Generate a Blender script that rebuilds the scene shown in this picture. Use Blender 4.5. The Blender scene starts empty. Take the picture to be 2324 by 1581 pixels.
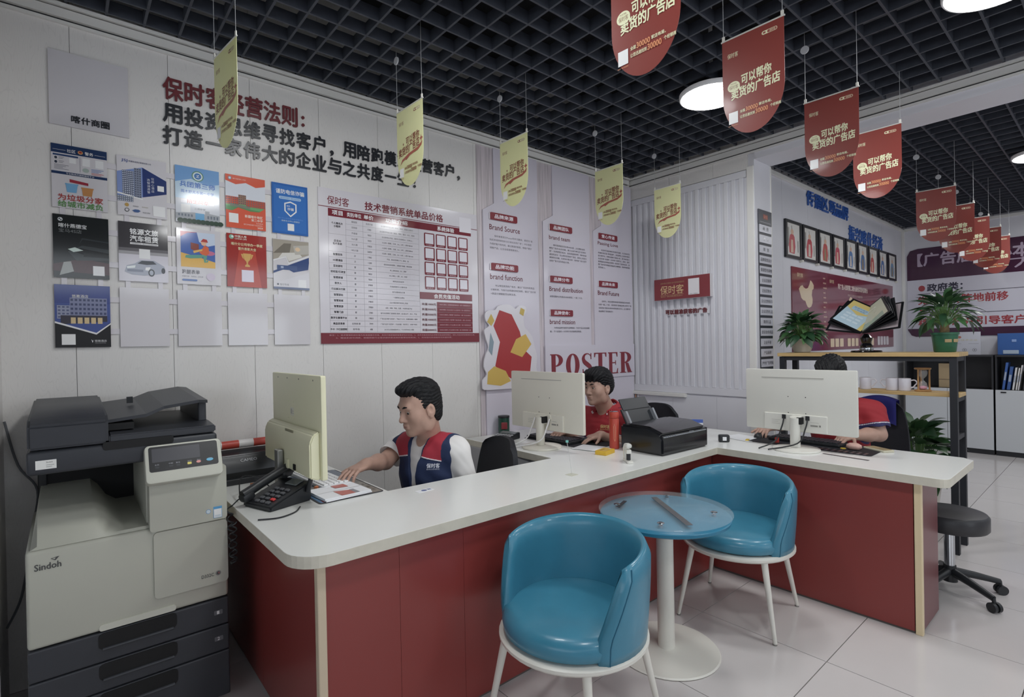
import bpy, bmesh, math, random
import numpy as np
from mathutils import Vector, Matrix
from mathutils.geometry import tessellate_polygon
random.seed(7); rng = np.random.default_rng(7)
SC = bpy.context.scene
COL = SC.collection
PI = math.pi
# ---------------------------------------------------------------- camera
CH = 1.45
_yaw, _pit, _rol = math.radians(49.6377), math.radians(-.2988), math.radians(-1.1087)
_f = Vector((math.cos(_yaw)*math.cos(_pit), math.sin(_yaw)*math.cos(_pit), math.sin(_pit)))
_r = Vector((math.sin(_yaw), -math.cos(_yaw), 0)); _u = _r.cross(_f)
_r2 = math.cos(_rol)*_r + math.sin(_rol)*_u; _u2 = -math.sin(_rol)*_r + math.cos(_rol)*_u
cam = bpy.data.cameras.new('camera'); cam.sensor_fit = 'HORIZONTAL'; cam.sensor_width = 36.0
cam.lens = 36.0*1195.1/2324; cam.clip_start = .02; cam.clip_end = 60
camo = bpy.data.objects.new('camera', cam); COL.objects.link(camo)
camo.matrix_world = Matrix(((_r2.x, _u2.x, -_f.x, 0), (_r2.y, _u2.y, -_f.y, 0), (_r2.z, _u2.z, -_f.z, CH), (0, 0, 0, 1)))
SC.camera = camo
# ---------------------------------------------------------------- world, exposure
W = bpy.data.worlds.new('daylight'); SC.world = W; W.use_nodes = True
_bg = W.node_tree.nodes['Background']; _bg.inputs[0].default_value = (.86, .93, 1.0, 1); _bg.inputs[1].default_value = 3.0
SC.view_settings.view_transform = 'Standard'; SC.view_settings.look = 'None'
SC.view_settings.gamma = 1.0; SC.view_settings.use_curve_mapping = False
SC.view_settings.exposure = -0.28
LAMP_W = 17.0          # watts of each round ceiling lamp
# ---------------------------------------------------------------- colour and materials
def lin(c):
    return c/12.92 if c <= .04045 else ((c+.055)/1.055)**2.4
def hexc(h, k=1.0):
    h = h.lstrip('#')
    return tuple(min(.9, lin(int(h[i:i+2], 16)/255)*k) for i in (0, 2, 4)) + (1,)
_M = {}
def mat(name, col, rough=.5, k=1.7, metal=0, spec=.5, noise=0, nscale=8, bump=0, bscale=60, coat=0, emit=None, es=1, trans=0, alpha=1, stretch=None, transl=0):
    """procedural principled material; col is the colour the photograph shows, lifted by k to an albedo"""
    if name in _M: return _M[name]
    m = bpy.data.materials.new(name); m.use_nodes = True; nt = m.node_tree; b = nt.nodes['Principled BSDF']
    c = hexc(col, k) if isinstance(col, str) else tuple(col)+(1,)
    b.inputs['Base Color'].default_value = c; b.inputs['Roughness'].default_value = rough; b.inputs['Metallic'].default_value = metal
    b.inputs['Specular IOR Level'].default_value = spec; b.inputs['Coat Weight'].default_value = coat; b.inputs['Coat Roughness'].default_value = .08
    m.diffuse_color = c
    if emit:
        b.inputs['Emission Color'].default_value = hexc(emit, 1); b.inputs['Emission Strength'].default_value = es
    if trans:
        b.inputs['Transmission Weight'].default_value = trans; b.inputs['IOR'].default_value = 1.45
    if alpha < 1: b.inputs['Alpha'].default_value = alpha
    if noise or bump:
        tc = nt.nodes.new('ShaderNodeTexCoord'); mp = nt.nodes.new('ShaderNodeMapping'); nt.links.new(tc.outputs['Object'], mp.inputs[0])
        if stretch: mp.inputs['Scale'].default_value = stretch
    if noise:
        n = nt.nodes.new('ShaderNodeTexNoise'); n.inputs['Scale'].default_value = nscale; n.inputs['Detail'].default_value = 5
        nt.links.new(mp.outputs[0], n.inputs['Vector'])
        r = nt.nodes.new('ShaderNodeValToRGB'); r.color_ramp.elements[0].position = .32; r.color_ramp.elements[1].position = .68
        r.color_ramp.elements[0].color = tuple(x*(1-noise) for x in c[:3])+(1,); r.color_ramp.elements[1].color = tuple(min(.95, x*(1+noise*.5)) for x in c[:3])+(1,)
        nt.links.new(n.outputs[0], r.inputs[0]); nt.links.new(r.outputs[0], b.inputs['Base Color'])
    if bump:
        n2 = nt.nodes.new('ShaderNodeTexNoise'); n2.inputs['Scale'].default_value = bscale; n2.inputs['Detail'].default_value = 3
        nt.links.new(mp.outputs[0], n2.inputs['Vector'])
        bp = nt.nodes.new('ShaderNodeBump'); bp.inputs['Strength'].default_value = bump; bp.inputs['Distance'].default_value = .01
        nt.links.new(n2.outputs[0], bp.inputs['Height']); nt.links.new(bp.outputs[0], b.inputs['Normal'])
    if transl:
        tb = nt.nodes.new('ShaderNodeBsdfTranslucent'); tb.inputs[0].default_value = c; mx = nt.nodes.new('ShaderNodeMixShader'); mx.inputs[0].default_value = transl
        nt.links.new(b.outputs[0], mx.inputs[1]); nt.links.new(tb.outputs[0], mx.inputs[2]); nt.links.new(mx.outputs[0], nt.nodes['Material Output'].inputs[0])
    _M[name] = m
    return m
def pm(col, rough=.28, k=1.75):
    """printed ink: flat colour under a glossy film"""
    c = hexc(col, k*.92); L = .2*c[0]+.7*c[1]+.1*c[2]      # inks greyed a little: offsets the k lift and puts haze into the colour
    return mat('ink_%s_%d' % (col.lstrip('#'), int(rough*100)), tuple(x*.87+L*.13 for x in c[:3]), rough, coat=.15)
# ---------------------------------------------------------------- objects
OFF = {}
def thing(name, label, cat, loc=(0, 0, 0), rotz=None, group=None, kind=None):
    o = bpy.data.objects.new(name, None); COL.objects.link(o); o.empty_display_size = .05; o.location = loc
    if rotz is None: OFF[o.name] = Vector(loc)
    else: o.rotation_euler = (0, 0, rotz); OFF[o.name] = Vector((0, 0, 0))
    tag(o, label, cat, group, kind); return o
def tag(o, label=None, cat=None, group=None, kind=None):
    if label: o['label'] = label
    if cat: o['category'] = cat
    if group: o['group'] = group
    if kind: o['kind'] = kind
    return o
def rootoff(p):
    while p.parent: p = p.parent
    return OFF.get(p.name, Vector((0, 0, 0)))
def obj(name, bm, m, parent=None, smooth=False, loc=None, label=None, cat=None, group=None, kind=None):
    """one mesh object; under a world-mode thing the coordinates given are world coordinates"""
    me = bpy.data.meshes.new(name)
    off = rootoff(parent) if parent else Vector(loc or (0, 0, 0))
    if off.length: bmesh.ops.translate(bm, verts=bm.verts, vec=-off)
    bm.to_mesh(me); bm.free()
    for x in (m if isinstance(m, (list, tuple)) else [m]): me.materials.append(x)
    if smooth:
        for p in me.polygons: p.use_smooth = True
        if smooth != 'all':
            try: me.set_sharp_from_angle(angle=math.radians(40))
            except Exception: pass
    o = bpy.data.objects.new(name, me); COL.objects.link(o)
    if parent: o.parent = parent
    elif loc: o.location = loc; OFF[o.name] = Vector(loc)
    return tag(o, label, cat, group, kind)
def copyobj(src, parent=None, loc=None):
    c = src.copy(); COL.objects.link(c); c.parent = parent if parent else src.parent
    if loc is not None: c.location = loc
    return c
def copy_tree(o, parent=None):
    c = o.copy(); COL.objects.link(c); c.parent = parent
    OFF[c.name] = OFF.get(o.name, Vector((0, 0, 0)))
    for ch in list(o.children): copy_tree(ch, c)
    return c
def struct(name, bm, m, parent=None, smooth=False):
    o = obj(name, bm, m, parent, smooth)
    if not parent: o['kind'] = 'structure'
    return o
# ---------------------------------------------------------------- bmesh shapes
def BM(): return bmesh.new()
def box(bm, lo, hi, bev=0, seg=2, mi=0, rot=None):
    v = [bm.verts.new((x, y, z)) for x in (lo[0], hi[0]) for y in (lo[1], hi[1]) for z in (lo[2], hi[2])]
    fs = [bm.faces.new([v[i] for i in q]) for q in ((0, 1, 3, 2), (4, 6, 7, 5), (0, 4, 5, 1), (2, 3, 7, 6), (0, 2, 6, 4), (1, 5, 7, 3))]
    for f in fs: f.material_index = mi
    if bev:
        es = list({e for f in fs for e in f.edges})
        r = bmesh.ops.bevel(bm, geom=es, offset=bev, segments=seg, affect='EDGES', profile=.5)
        for f in r['faces']: f.material_index = mi
    return bm
def rbox(bm, c, size, rz=0, bev=0, mi=0, rx=0, ry=0):
    t = BM(); h = [s/2 for s in size]; box(t, (-h[0], -h[1], -h[2]), h, bev)
    M = Matrix.Translation(c) @ Matrix.Rotation(rz, 4, 'Z') @ Matrix.Rotation(ry, 4, 'Y') @ Matrix.Rotation(rx, 4, 'X')
    join(bm, t, M, mi); return bm
def join(bm, t, M=None, mi=None):
    if M is not None: bmesh.ops.transform(t, matrix=M, verts=t.verts)
    vm = {v: bm.verts.new(v.co) for v in t.verts}
    for f in t.faces:
        try: g = bm.faces.new([vm[v] for v in f.verts]); g.material_index = f.material_index if mi is None else mi; g.smooth = f.smooth
        except ValueError: pass
    t.free(); return bm
def ring(bm, c, ax, up, r, n, ry=None):
    ax = Vector(ax).normalized(); a = Vector(up); a = (a - ax*a.dot(ax))
    if a.length < 1e-6: a = ax.orthogonal()
    a.normalize(); b = ax.cross(a); ry = r if ry is None else ry
    return [bm.verts.new(Vector(c) + a*r*math.cos(2*PI*i/n) + b*ry*math.sin(2*PI*i/n)) for i in range(n)]
def loft(bm, rings, cap=(True, True), mi=0, closed=True):
    n = len(rings[0])
    for p, q in zip(rings, rings[1:]):
        for i in range(n if closed else n-1):
            j = (i+1) % n
            f = bm.faces.new((p[i], p[j], q[j], q[i])); f.material_index = mi
    if cap[0]: bm.faces.new(list(reversed(rings[0]))).material_index = mi
    if cap[1]: bm.faces.new(rings[-1]).material_index = mi
    return bm
def cyl(bm, p0, p1, r0, r1=None, n=16, mi=0, cap=(True, True)):
    r1 = r0 if r1 is None else r1; d = Vector(p1)-Vector(p0); up = (0, 0, 1) if abs(d.normalized().z) < .9 else (1, 0, 0)
    return loft(bm, [ring(bm, p0, d, up, r0, n), ring(bm, p1, d, up, r1, n)], cap, mi)
def lathe(bm, prof, c=(0, 0, 0), n=32, mi=0, cap=(True, True), sy=1):
    c = Vector(c); rs = [[bm.verts.new((c.x+r*math.cos(2*PI*i/n), c.y+sy*r*math.sin(2*PI*i/n), c.z+z)) for i in range(n)] for r, z in prof]
    return loft(bm, rs, cap, mi)
def tube(bm, pts, r, n=8, mi=0, rad=None):
    pts = [Vector(p) for p in pts]; rs = []; up = Vector((0, 0, 1))
    for i, p in enumerate(pts):
        d = (pts[min(i+1, len(pts)-1)] - pts[max(i-1, 0)]).normalized()
        a = up - d*up.dot(d)
        if a.length < .05: a = Vector((1, 0, 0)) - d*d.x
        a.normalize(); up = a; b = d.cross(a); rr = rad[i] if rad else r
        rs.append([bm.verts.new(p + a*rr*math.cos(2*PI*k/n) + b*rr*math.sin(2*PI*k/n)) for k in range(n)])
    return loft(bm, rs, (True, True), mi)
def smoothpts(pts, k=6):
    P = [Vector(p) for p in pts]; out = []
    for i in range(len(P)-1):
        a, b, c, d = P[max(i-1, 0)], P[i], P[i+1], P[min(i+2, len(P)-1)]
        for s in range(k):
            t = s/k
            out.append(.5*((2*b) + (-a+c)*t + (2*a-5*b+4*c-d)*t*t + (-a+3*b-3*c+d)*t**3))
    return out + [P[-1]]
def prism(bm, poly, z0, z1, mi=0, bev=0):
    t = BM(); lo = [t.verts.new((x, y, z0)) for x, y in poly]; hi = [t.verts.new((x, y, z1)) for x, y in poly]
    t.faces.new(list(reversed(lo))); t.faces.new(hi); n = len(poly)
    for i in range(n): t.faces.new((lo[i], lo[(i+1) % n], hi[(i+1) % n], hi[i]))
    bmesh.ops.recalc_face_normals(t, faces=t.faces)
    if bev:
        es = [e for e in t.edges if abs(e.verts[0].co.z-e.verts[1].co.z) < 1e-6]
        bmesh.ops.bevel(t, geom=es, offset=bev, segments=2, affect='EDGES', profile=.5)
    join(bm, t, None, mi); return bm
def rrect(x0, y0, x1, y1, r, n=5):
    out = []
    for cx, cy, a in ((x1-r, y0+r, -PI/2), (x1-r, y1-r, 0), (x0+r, y1-r, PI/2), (x0+r, y0+r, PI)):
        out += [(cx+r*math.cos(a+PI/2*i/n), cy+r*math.sin(a+PI/2*i/n)) for i in range(n+1)]
    return out
def ell(cx, cy, rx, ry, n=24, a0=0, a1=2*PI):
    return [(cx+rx*math.cos(a0+(a1-a0)*i/n), cy+ry*math.sin(a0+(a1-a0)*i/n)) for i in range(n)]
# ---------------------------------------------------------------- lettering and flat print
_G = {}
def glyphs(s, res=2):
    """(verts 2d, faces) of a line of text set in Blender's own fonts"""
    if (s, res) in _G: return _G[(s, res)]
    cu = bpy.data.curves.new('t', 'FONT'); cu.body = s; cu.size = 1; cu.resolution_u = res
    o = bpy.data.objects.new('t', cu); me = bpy.data.meshes.new_from_object(o)
    v = np.array([(p.co.x, p.co.y) for p in me.vertices]).reshape(-1, 2); f = [tuple(p.vertices) for p in me.polygons]
    bpy.data.objects.remove(o); bpy.data.curves.remove(cu); bpy.data.meshes.remove(me)
    _G[(s, res)] = (v, f); return _G[(s, res)]
class Frame:
    """a flat face in the room: O its lower left corner, U to the viewer's right, V up, N towards the viewer"""
    def __init__(s, O, U, V=(0, 0, 1)):
        s.O = Vector(O); s.U = Vector(U).normalized(); s.V = Vector(V).normalized(); s.N = s.U.cross(s.V)
    def p(s, u, v, n=0): return s.O + s.U*u + s.V*v + s.N*n
def art(name, parent, fr, shapes, d0=.0008, dd=.00025, rough=.28, kind='stuff', thick=0, k=1.75):
    """flat print: shapes in metres on the frame, later ones above earlier ones.
    ('r',u0,v0,u1,v1,col) ('p',pts,col) ('e',cu,cv,ru,rv,col) ('t',text,u0,v0,u1,v1,col[,bold]) ('l',u0,v0,u1,v1,w,col)"""
    bm = BM(); mats = []; idx = {}
    def mi(c):
        if c not in idx: idx[c] = len(mats); mats.append(pm(c, rough, k))
        return idx[c]
    d = d0; dd = min(dd, .0018/max(1, len(shapes)))
    def face(pts, c, dep):
        vs = [bm.verts.new(fr.p(u, v, dep)) for u, v in pts]
        for g in ([range(len(pts))] if len(pts) < 5 else tessellate_polygon([[Vector((u, v, 0)) for u, v in pts]])):
            try: bm.faces.new([vs[i] for i in g]).material_index = mi(c)
            except ValueError: pass
    for sh in shapes:
        k_ = sh[0]; d += dd
        if k_ == 'r': face([(sh[1], sh[2]), (sh[3], sh[2]), (sh[3], sh[4]), (sh[1], sh[4])], sh[5], d)
        elif k_ == 'rr': face(rrect(sh[1], sh[2], sh[3], sh[4], sh[6]), sh[5], d)
        elif k_ == 'p': face(sh[1], sh[2], d)
        elif k_ == 'e': face(ell(sh[1], sh[2], sh[3], sh[4]), sh[5], d)
        elif k_ == 'l':
            a = Vector((sh[1], sh[2])); b = Vector((sh[3], sh[4])); n = (b-a).normalized(); n = Vector((-n.y, n.x))*sh[5]/2
            face([tuple(a-n), tuple(b-n), tuple(b+n), tuple(a+n)], sh[6], d)
        elif k_ == 't':
            v, f = glyphs(sh[1], 2)
            if not len(v): continue
            lo, hi = v.min(0), v.max(0); sx = (sh[4]-sh[2])/max(1e-6, hi[0]-lo[0]); sy = (sh[5]-sh[3])/max(1e-6, hi[1]-lo[1])
            sk = sh[8] if len(sh) > 8 else 0; bold = sh[7] if len(sh) > 7 else 0
            w = min(sx, sy); offs = [(0, 0)] if not bold else [(-bold*w, 0), (bold*w, 0), (0, bold*w), (0, -bold*w)]
            for q, (ox, oy) in enumerate(offs):
                vs = []
                for x, y in v:
                    uu = (x-lo[0])*sx; vv = (y-lo[1])*sy
                    vs.append(bm.verts.new(fr.p(sh[2]+uu+ox, sh[3]+vv+oy+sk*uu, d+q*.00003)))
                m_ = mi(sh[6])
                for g in f:
                    try: bm.faces.new([vs[i] for i in g]).material_index = m_
                    except ValueError: pass
    bm.normal_update()
    for f in bm.faces:
        if f.normal.dot(fr.N) < 0: f.normal_flip()
    return obj(name, bm, mats or [pm('#ffffff')], parent, kind=kind)
def letter(name, ch, parent, fr, u0, v0, u1, v1, m, depth=.012, bold=.035, stand=0.0, res=2, sideM=None):
    """one cut-out letter with real thickness standing on the face"""
    v, f = glyphs(ch, res); lo, hi = v.min(0), v.max(0); sx = (u1-u0)/(hi[0]-lo[0]); sy = (v1-v0)/(hi[1]-lo[1]); w = min(sx, sy); bm = BM()
    offs = [(-bold*w, 0), (bold*w, 0), (0, bold*w), (0, -bold*w)] if bold else [(0, 0)]
    for q, (ox, oy) in enumerate(offs):
        t = BM(); vs = [t.verts.new(fr.p(u0+(x-lo[0])*sx+ox, v0+(y-lo[1])*sy+oy, stand+depth+q*.0001)) for x, y in v]
        fs = []
        for g in f:
            try: fs.append(t.faces.new([vs[i] for i in g]))
            except ValueError: pass
        for e in [e for e in t.edges if len(e.link_faces) == 1]:
            a, b = e.verts; a2 = t.verts.new(a.co-fr.N*depth); b2 = t.verts.new(b.co-fr.N*depth)
            try: t.faces.new((a, b, b2, a2))
            except ValueError: pass
        join(bm, t)
    bmesh.ops.recalc_face_normals(bm, faces=bm.faces)
    return obj(name, bm, m, parent)
# ================================================================ the room
D, XS, XJ, YJ, YG, XB, ZC, ZB = 3.12, 4.184, 4.47, 1.92, 2.087, 9.0, 3.02, 2.965
X0, Y0 = -3.0, -3.2
def wallmat(name, col, k=1.7, rough=.42, line=.06):
    """white laminate board with thin wavy vertical veins"""
    m = mat(name, col, rough, k=k); nt = m.node_tree; b = nt.nodes['Principled BSDF']
    tc = nt.nodes.new('ShaderNodeTexCoord'); mp = nt.nodes.new('ShaderNodeMapping'); mp.inputs['Scale'].default_value = (1, 1, .16); nt.links.new(tc.outputs['Object'], mp.inputs[0])
    w = nt.nodes.new('ShaderNodeTexNoise'); w.inputs['Scale'].default_value = 9; w.inputs['Detail'].default_value = 3; nt.links.new(mp.outputs[0], w.inputs[0])
    mul = nt.nodes.new('ShaderNodeMath'); mul.operation = 'MULTIPLY'; mul.inputs[1].default_value = 34; nt.links.new(w.outputs[0], mul.inputs[0])
    fr = nt.nodes.new('ShaderNodeMath'); fr.operation = 'FRACT'; nt.links.new(mul.outputs[0], fr.inputs[0])
    r = nt.nodes.new('ShaderNodeValToRGB'); c = hexc(col, k); e = r.color_ramp.elements
    e[0].position = 0; e[0].color = tuple(x*(1-line) for x in c[:3])+(1,); e[1].position = .14; e[1].color = c
    e2 = r.color_ramp.elements.new(.9); e2.color = c; e3 = r.color_ramp.elements.new(1); e3.color = tuple(x*(1-line) for x in c[:3])+(1,)
    nt.links.new(fr.outputs[0], r.inputs[0]); nt.links.new(r.outputs[0], b.inputs['Base Color']); return m
M_wall = wallmat('wall_laminate', '#b4b2b0')
M_wall2 = mat('wall_white_smooth', '#b1b1b6', .4, noise=.03, nscale=3)
M_trim = mat('trim_white', '#b5b4b1', .4, noise=.03, nscale=3)
M_dark = mat('gap_black', '#14161a', .6)
M_slat = mat('ceiling_slat_black', '#3a3e47', .5, k=1.3, noise=.15, nscale=30)
M_plen = mat('plenum_black', '#0d0f13', .9, k=1)
M_tile = mat('floor_tile_polished', '#aba7a6', .13, noise=.05, nscale=1.5, spec=.5)
M_grout = mat('tile_joint_dark', '#4b4846', .9)
# floor: a bed with every tile laid on it
bm = BM(); box(bm, (X0, Y0, -.12), (XB+.2, 3.3, -.006)); floor = struct('floor', bm, M_grout)
gx = [X0]+[3.2+.61*k for k in range(-10, 10) if X0 < 3.2+.61*k < XB]+[XB]; gy = [Y0]+[.902+.605*k for k in range(-7, 5) if Y0 < .902+.605*k < D]+[D]
_tm = {}
for i in range(len(gx)-1):
    for j in range(len(gy)-1):
        w, h = gx[i+1]-gx[i], gy[j+1]-gy[j]
        if w < .02 or h < .02: continue
        if i*(i-len(gx)+2) and j*(j-len(gy)+2) and 'me' in _tm:
            o = bpy.data.objects.new('tile', _tm['me']); COL.objects.link(o); o.parent = floor; o.location = (gx[i], gy[j], 0)
        else:
            bm = BM(); box(bm, (.002, .002, -.008), (w-.002, h-.002, 0)); o = obj('tile', bm, M_tile, floor); o.location = (gx[i], gy[j], 0)
            if i*(i-len(gx)+2) and j*(j-len(gy)+2): _tm['me'] = o.data
# left wall with its upright laminate boards
bm = BM(); box(bm, (X0, D+.012, 0), (XJ, D+.14, 3.6)); wl = struct('wall_left', bm, mat('panel_gap_grey', '#5b5a58', .8))
px = [X0]+[.042+.378*k for k in range(-8, 7)]+[XS+.02]
for a, b in zip(px, px[1:]):
    if b-a < .01: continue
    bm = BM(); box(bm, (a+.0009, D, .001), (b-.0009, D+.0125, 3.6)); obj('wall_panel', bm, M_wall, wl)
# short return wall at the far left
bm = BM(); box(bm, (-.33, 2.75, 0), (-.205, D, 3.6)); struct('wall_side', bm, M_wall)
# slat wall (end wall of the office) with raised ribs
bm = BM(); box(bm, (XS+.012, YJ+.001, 0), (XJ, D+.012, 3.6)); ws = struct('wall_back', bm, M_wall2)
for a, b in ((1.972, 2.27), (2.27, 2.69), (2.69, D)):
    bm = BM(); box(bm, (XS, a+.001, 2.825), (XS+.013, b-.001, 3.6)); obj('wall_panel', bm, M_wall, ws)
    bm = BM(); box(bm, (XS, a+.001, .001), (XS+.013, b-.001, .985)); obj('wall_panel', bm, M_wall2, ws)
bm = BM(); box(bm, (XS-.006, 1.985, 2.765), (XS+.013, D-.001, 2.818)); obj('rail', bm, M_wall2, ws)
bm = BM(); box(bm, (XS-.006, 1.985, 1.0), (XS+.013, D-.001, 1.06)); obj('rail', bm, M_wall2, ws)
bm = BM(); box(bm, (XS-.03, 2.55, .965), (XS+.013, D-.001, .998), .004); obj('ledge', bm, M_trim, ws)
bm = BM(); box(bm, (XS-.012, 1.925, .001), (XS+.013, 1.98, 2.84), .004); obj('corner_trim', bm, M_trim, ws)
rib = None
for k in range(17):
    y = 2.01+.0655*k
    if rib is None:
        bm = BM(); box(bm, (XS-.006, 0, 1.06), (XS+.013, .036, 2.765), .003, 1); rib = obj('rib', bm, M_wall2, ws); rib.location = (0, y, 0)
    else: copyobj(rib, ws, (0, y, 0))
# jamb of the opening, beam over it
bm = BM(); box(bm, (XS-.004, YJ, 0), (XJ, YJ+.0135, 2.889)); wj = struct('wall_jamb', bm, M_wall2)
bm = BM(); box(bm, (XJ-.012, YJ-.006, 0), (XJ+.006, YJ+.0137, 2.885), .003); obj('corner_strip', bm, M_trim, wj)
bm = BM(); box(bm, (XS, Y0, 2.889), (XJ, YJ-.0005, 3.6)); struct('wall_beam', bm, M_wall2)
# gallery wall and far wall of the back room
bm = BM(); box(bm, (XJ, YG, 0), (XB+.15, YG+.12, 3.6)); wg = struct('wall_gallery', bm, M_dark)
gp = [XJ+.002+.6*k for k in range(8)]+[XB]
for a, b in zip(gp, gp[1:]):
    bm = BM(); box(bm, (a+.001, YG-.006, .001), (b-.001, YG+.001, 3.6)); obj('wall_panel', bm, M_wall2, wg)
bm = BM(); box(bm, (XB, Y0, 0), (XB+.12, YG-.002, 3.6)); wf = struct('wall_far', bm, M_wall2)
bm = BM(); box(bm, (XB-.03, YG-.04, 0), (XB+.01, YG-.0065, ZB), .004); obj('corner_strip', bm, M_trim, wf)
bm = BM(); box(bm, (XJ+.007, YG-.03, ZB-.03), (XB-.001, YG-.0065, ZB+.01), .004); tag(obj('trim_3', bm, M_trim), kind='structure')
bm = BM(); box(bm, (XB-.024, Y0, ZB-.03), (XB-.0005, YG-.041, ZB+.01), .004); tag(obj('trim_4', bm, M_trim), kind='structure')
# cornice of the office: two white mouldings with black shadow gaps
def cornice(name, run):
    e = bpy.data.objects.new(name, None); COL.objects.link(e); e['kind'] = 'structure'
    for z0, z1, dp, m in ((2.940, 2.954, .014, M_trim), (2.954, 2.963, .006, M_dark), (2.963, 3.002, .026, M_trim), (3.002, 3.008, .016, M_dark), (3.008, 3.024, .036, M_trim)):
        bm = BM()
        if run == 'x': box(bm, (-.204, D-dp, z0), (XS-.045, D-.0005, z1), 0)
        else: box(bm, (XS-dp, Y0, z0), (XS-.0005, D-.0005, z1), 0)
        obj('moulding' if m is M_trim else 'shadow_gap', bm, m, e)
cornice('trim_1', 'x'); cornice('trim_2', 'y')
# front of the shop behind the camera: wall with transom windows, unseen left side closed in to a sized daylight opening
M_win = mat('window_frame_dark', '#3b3f45', .4)
bm = BM(); box(bm, (X0, Y0-.12, 2.82), (XB, Y0, 3.6)); box(bm, (X0, Y0-.12, 0), (XB, Y0, .45)); wfr = struct('wall_front', bm, M_wall2)
bm = BM(); box(bm, (X0, Y0-.12, 2.05), (XB, Y0, 2.3)); obj('lintel', bm, M_wall2, wfr)
for k in range(11):
    bm = BM(); box(bm, (X0+1.2*k-.03, Y0-.1, .45), (X0+1.2*k+.03, Y0-.02, 2.82)); obj('mullion', bm, M_win, wfr)
for k in range(10):
    if k not in (4,): bm = BM(); box(bm, (X0+.031+1.2*k, Y0-.1, .45), (X0+1.169+1.2*k, Y0-.03, 2.05)); obj('daylight_blocker', bm, M_wall2, wfr)  # added out of view to close the lower windows and limit daylight
bm = BM(); box(bm, (X0-.12, Y0, 0), (X0, D+.14, 1.25)); ww = struct('wall_west', bm, M_wall2)  # unseen west side, partly closed to shape the incoming daylight
bm = BM(); box(bm, (X0-.12, Y0, 2.35), (X0, D+.14, 3.6)); obj('upper_wall', bm, M_wall2, ww)
bm = BM(); box(bm, (X0-.12, .92, 1.251), (X0, D+.14, 2.349)); obj('pier', bm, M_wall2, ww)
# ceiling: black slab high up, open black lattice below it
bm = BM(); box(bm, (X0-.1, Y0-.1, 3.6), (XB+.2, D+.2, 3.7)); ceil = struct('ceiling', bm, M_plen)
def lattice(x0, x1, y0, y1, z, ph, sp=.1445, h=.062, t=.011):
    m1 = m2 = None
    k0 = math.ceil((y0-ph[1])/sp); k = k0
    while ph[1]+k*sp < y1:
        if m1 is None: bm = BM(); box(bm, (x0, -t/2, z), (x1, t/2, z+h)); m1 = obj('slat', bm, M_slat, ceil); m1.location = (0, ph[1]+k*sp, 0)
        else: copyobj(m1, ceil, (0, ph[1]+k*sp, 0))
        k += 1
    k = math.ceil((x0-ph[0])/sp)
    while ph[0]+k*sp < x1:
        if m2 is None: bm = BM(); box(bm, (-t/2, y0, z+.0005), (t/2, y1, z+h-.0005)); m2 = obj('slat', bm, M_slat, ceil); m2.location = (ph[0]+k*sp, 0, 0)
        else: copyobj(m2, ceil, (ph[0]+k*sp, 0, 0))
        k += 1
lattice(-1.35, XS-.02, -1.2, D-.02, ZC+.006, (.755, 2.63))
lattice(XJ+.004, XB-.03, -1.2, YG-.035, ZB+.012, (4.40, .97), .15)
bm = BM(); box(bm, (X0, Y0, ZC+.03), (-1.36, D, ZC+.06)); box(bm, (-1.36, Y0, ZC+.03), (XS, -1.21, ZC+.06)); box(bm, (XJ, Y0, ZC+.03), (XB, -1.21, ZC+.06)); tag(obj('ceiling_board', bm, M_plen, ceil), kind='stuff')
# round surface lamps
M_lamp = mat('lamp_diffuser', '#ffffff', .5, k=1, emit='#f2f6ff', es=LAMP_W/(PI*PI*.18*.18))
M_rim = mat('lamp_rim_white', '#d8dadd', .35)
lampsrc = None
for lx, ly, lz, lab in ((3.06, 1.66, 2.95, 'round white ceiling lamp beside the second red banner from the camera'), (3.08, .36, 2.95, 'round white ceiling lamp at the top right corner'),
                        (6.05, .45, 2.90, 'round white ceiling lamp beyond the beam at the right edge'), (1.07, 1.72, 2.95, 'round white ceiling lamp over the front counter by the yellow banners'), (1.07, .28, 2.95, 'round white ceiling lamp above the camera'),
                        (6.05, -1.6, 2.90, 'round white ceiling lamp far back near the shop front'), (7.6, -1.55, 2.90, 'round white ceiling lamp far back by the end wall'), (7.6, .45, 2.90, 'round white ceiling lamp hidden behind the last banners'), (1.07, -1.5, 2.95, 'round white ceiling lamp behind the camera on the left'), (3.06, -1.5, 2.95, 'round white ceiling lamp behind the camera on the right')):
    if lampsrc is None:
        t = thing('ceiling_lamp', lab, 'lamp', (lx, ly, lz), 0, 'round ceiling lamps')
        bm = BM(); lathe(bm, [(.186, .004), (.19, .010), (.19, .030), (.17, .036)], n=48); obj('rim', bm, M_rim, t, True)
        bm = BM(); lathe(bm, [(.02, 0), (.12, .0), (.18, .004), (.182, .012)], n=48, cap=(True, False)); obj('diffuser', bm, M_lamp, t, True)
        bm = BM(); cyl(bm, (0, 0, .03), (0, 0, .6), .012, n=8); obj('stem', bm, M_rim, t); lampsrc = t
    else:
        t = copy_tree(lampsrc); t.location = (lx, ly, lz); t['label'] = lab
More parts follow.
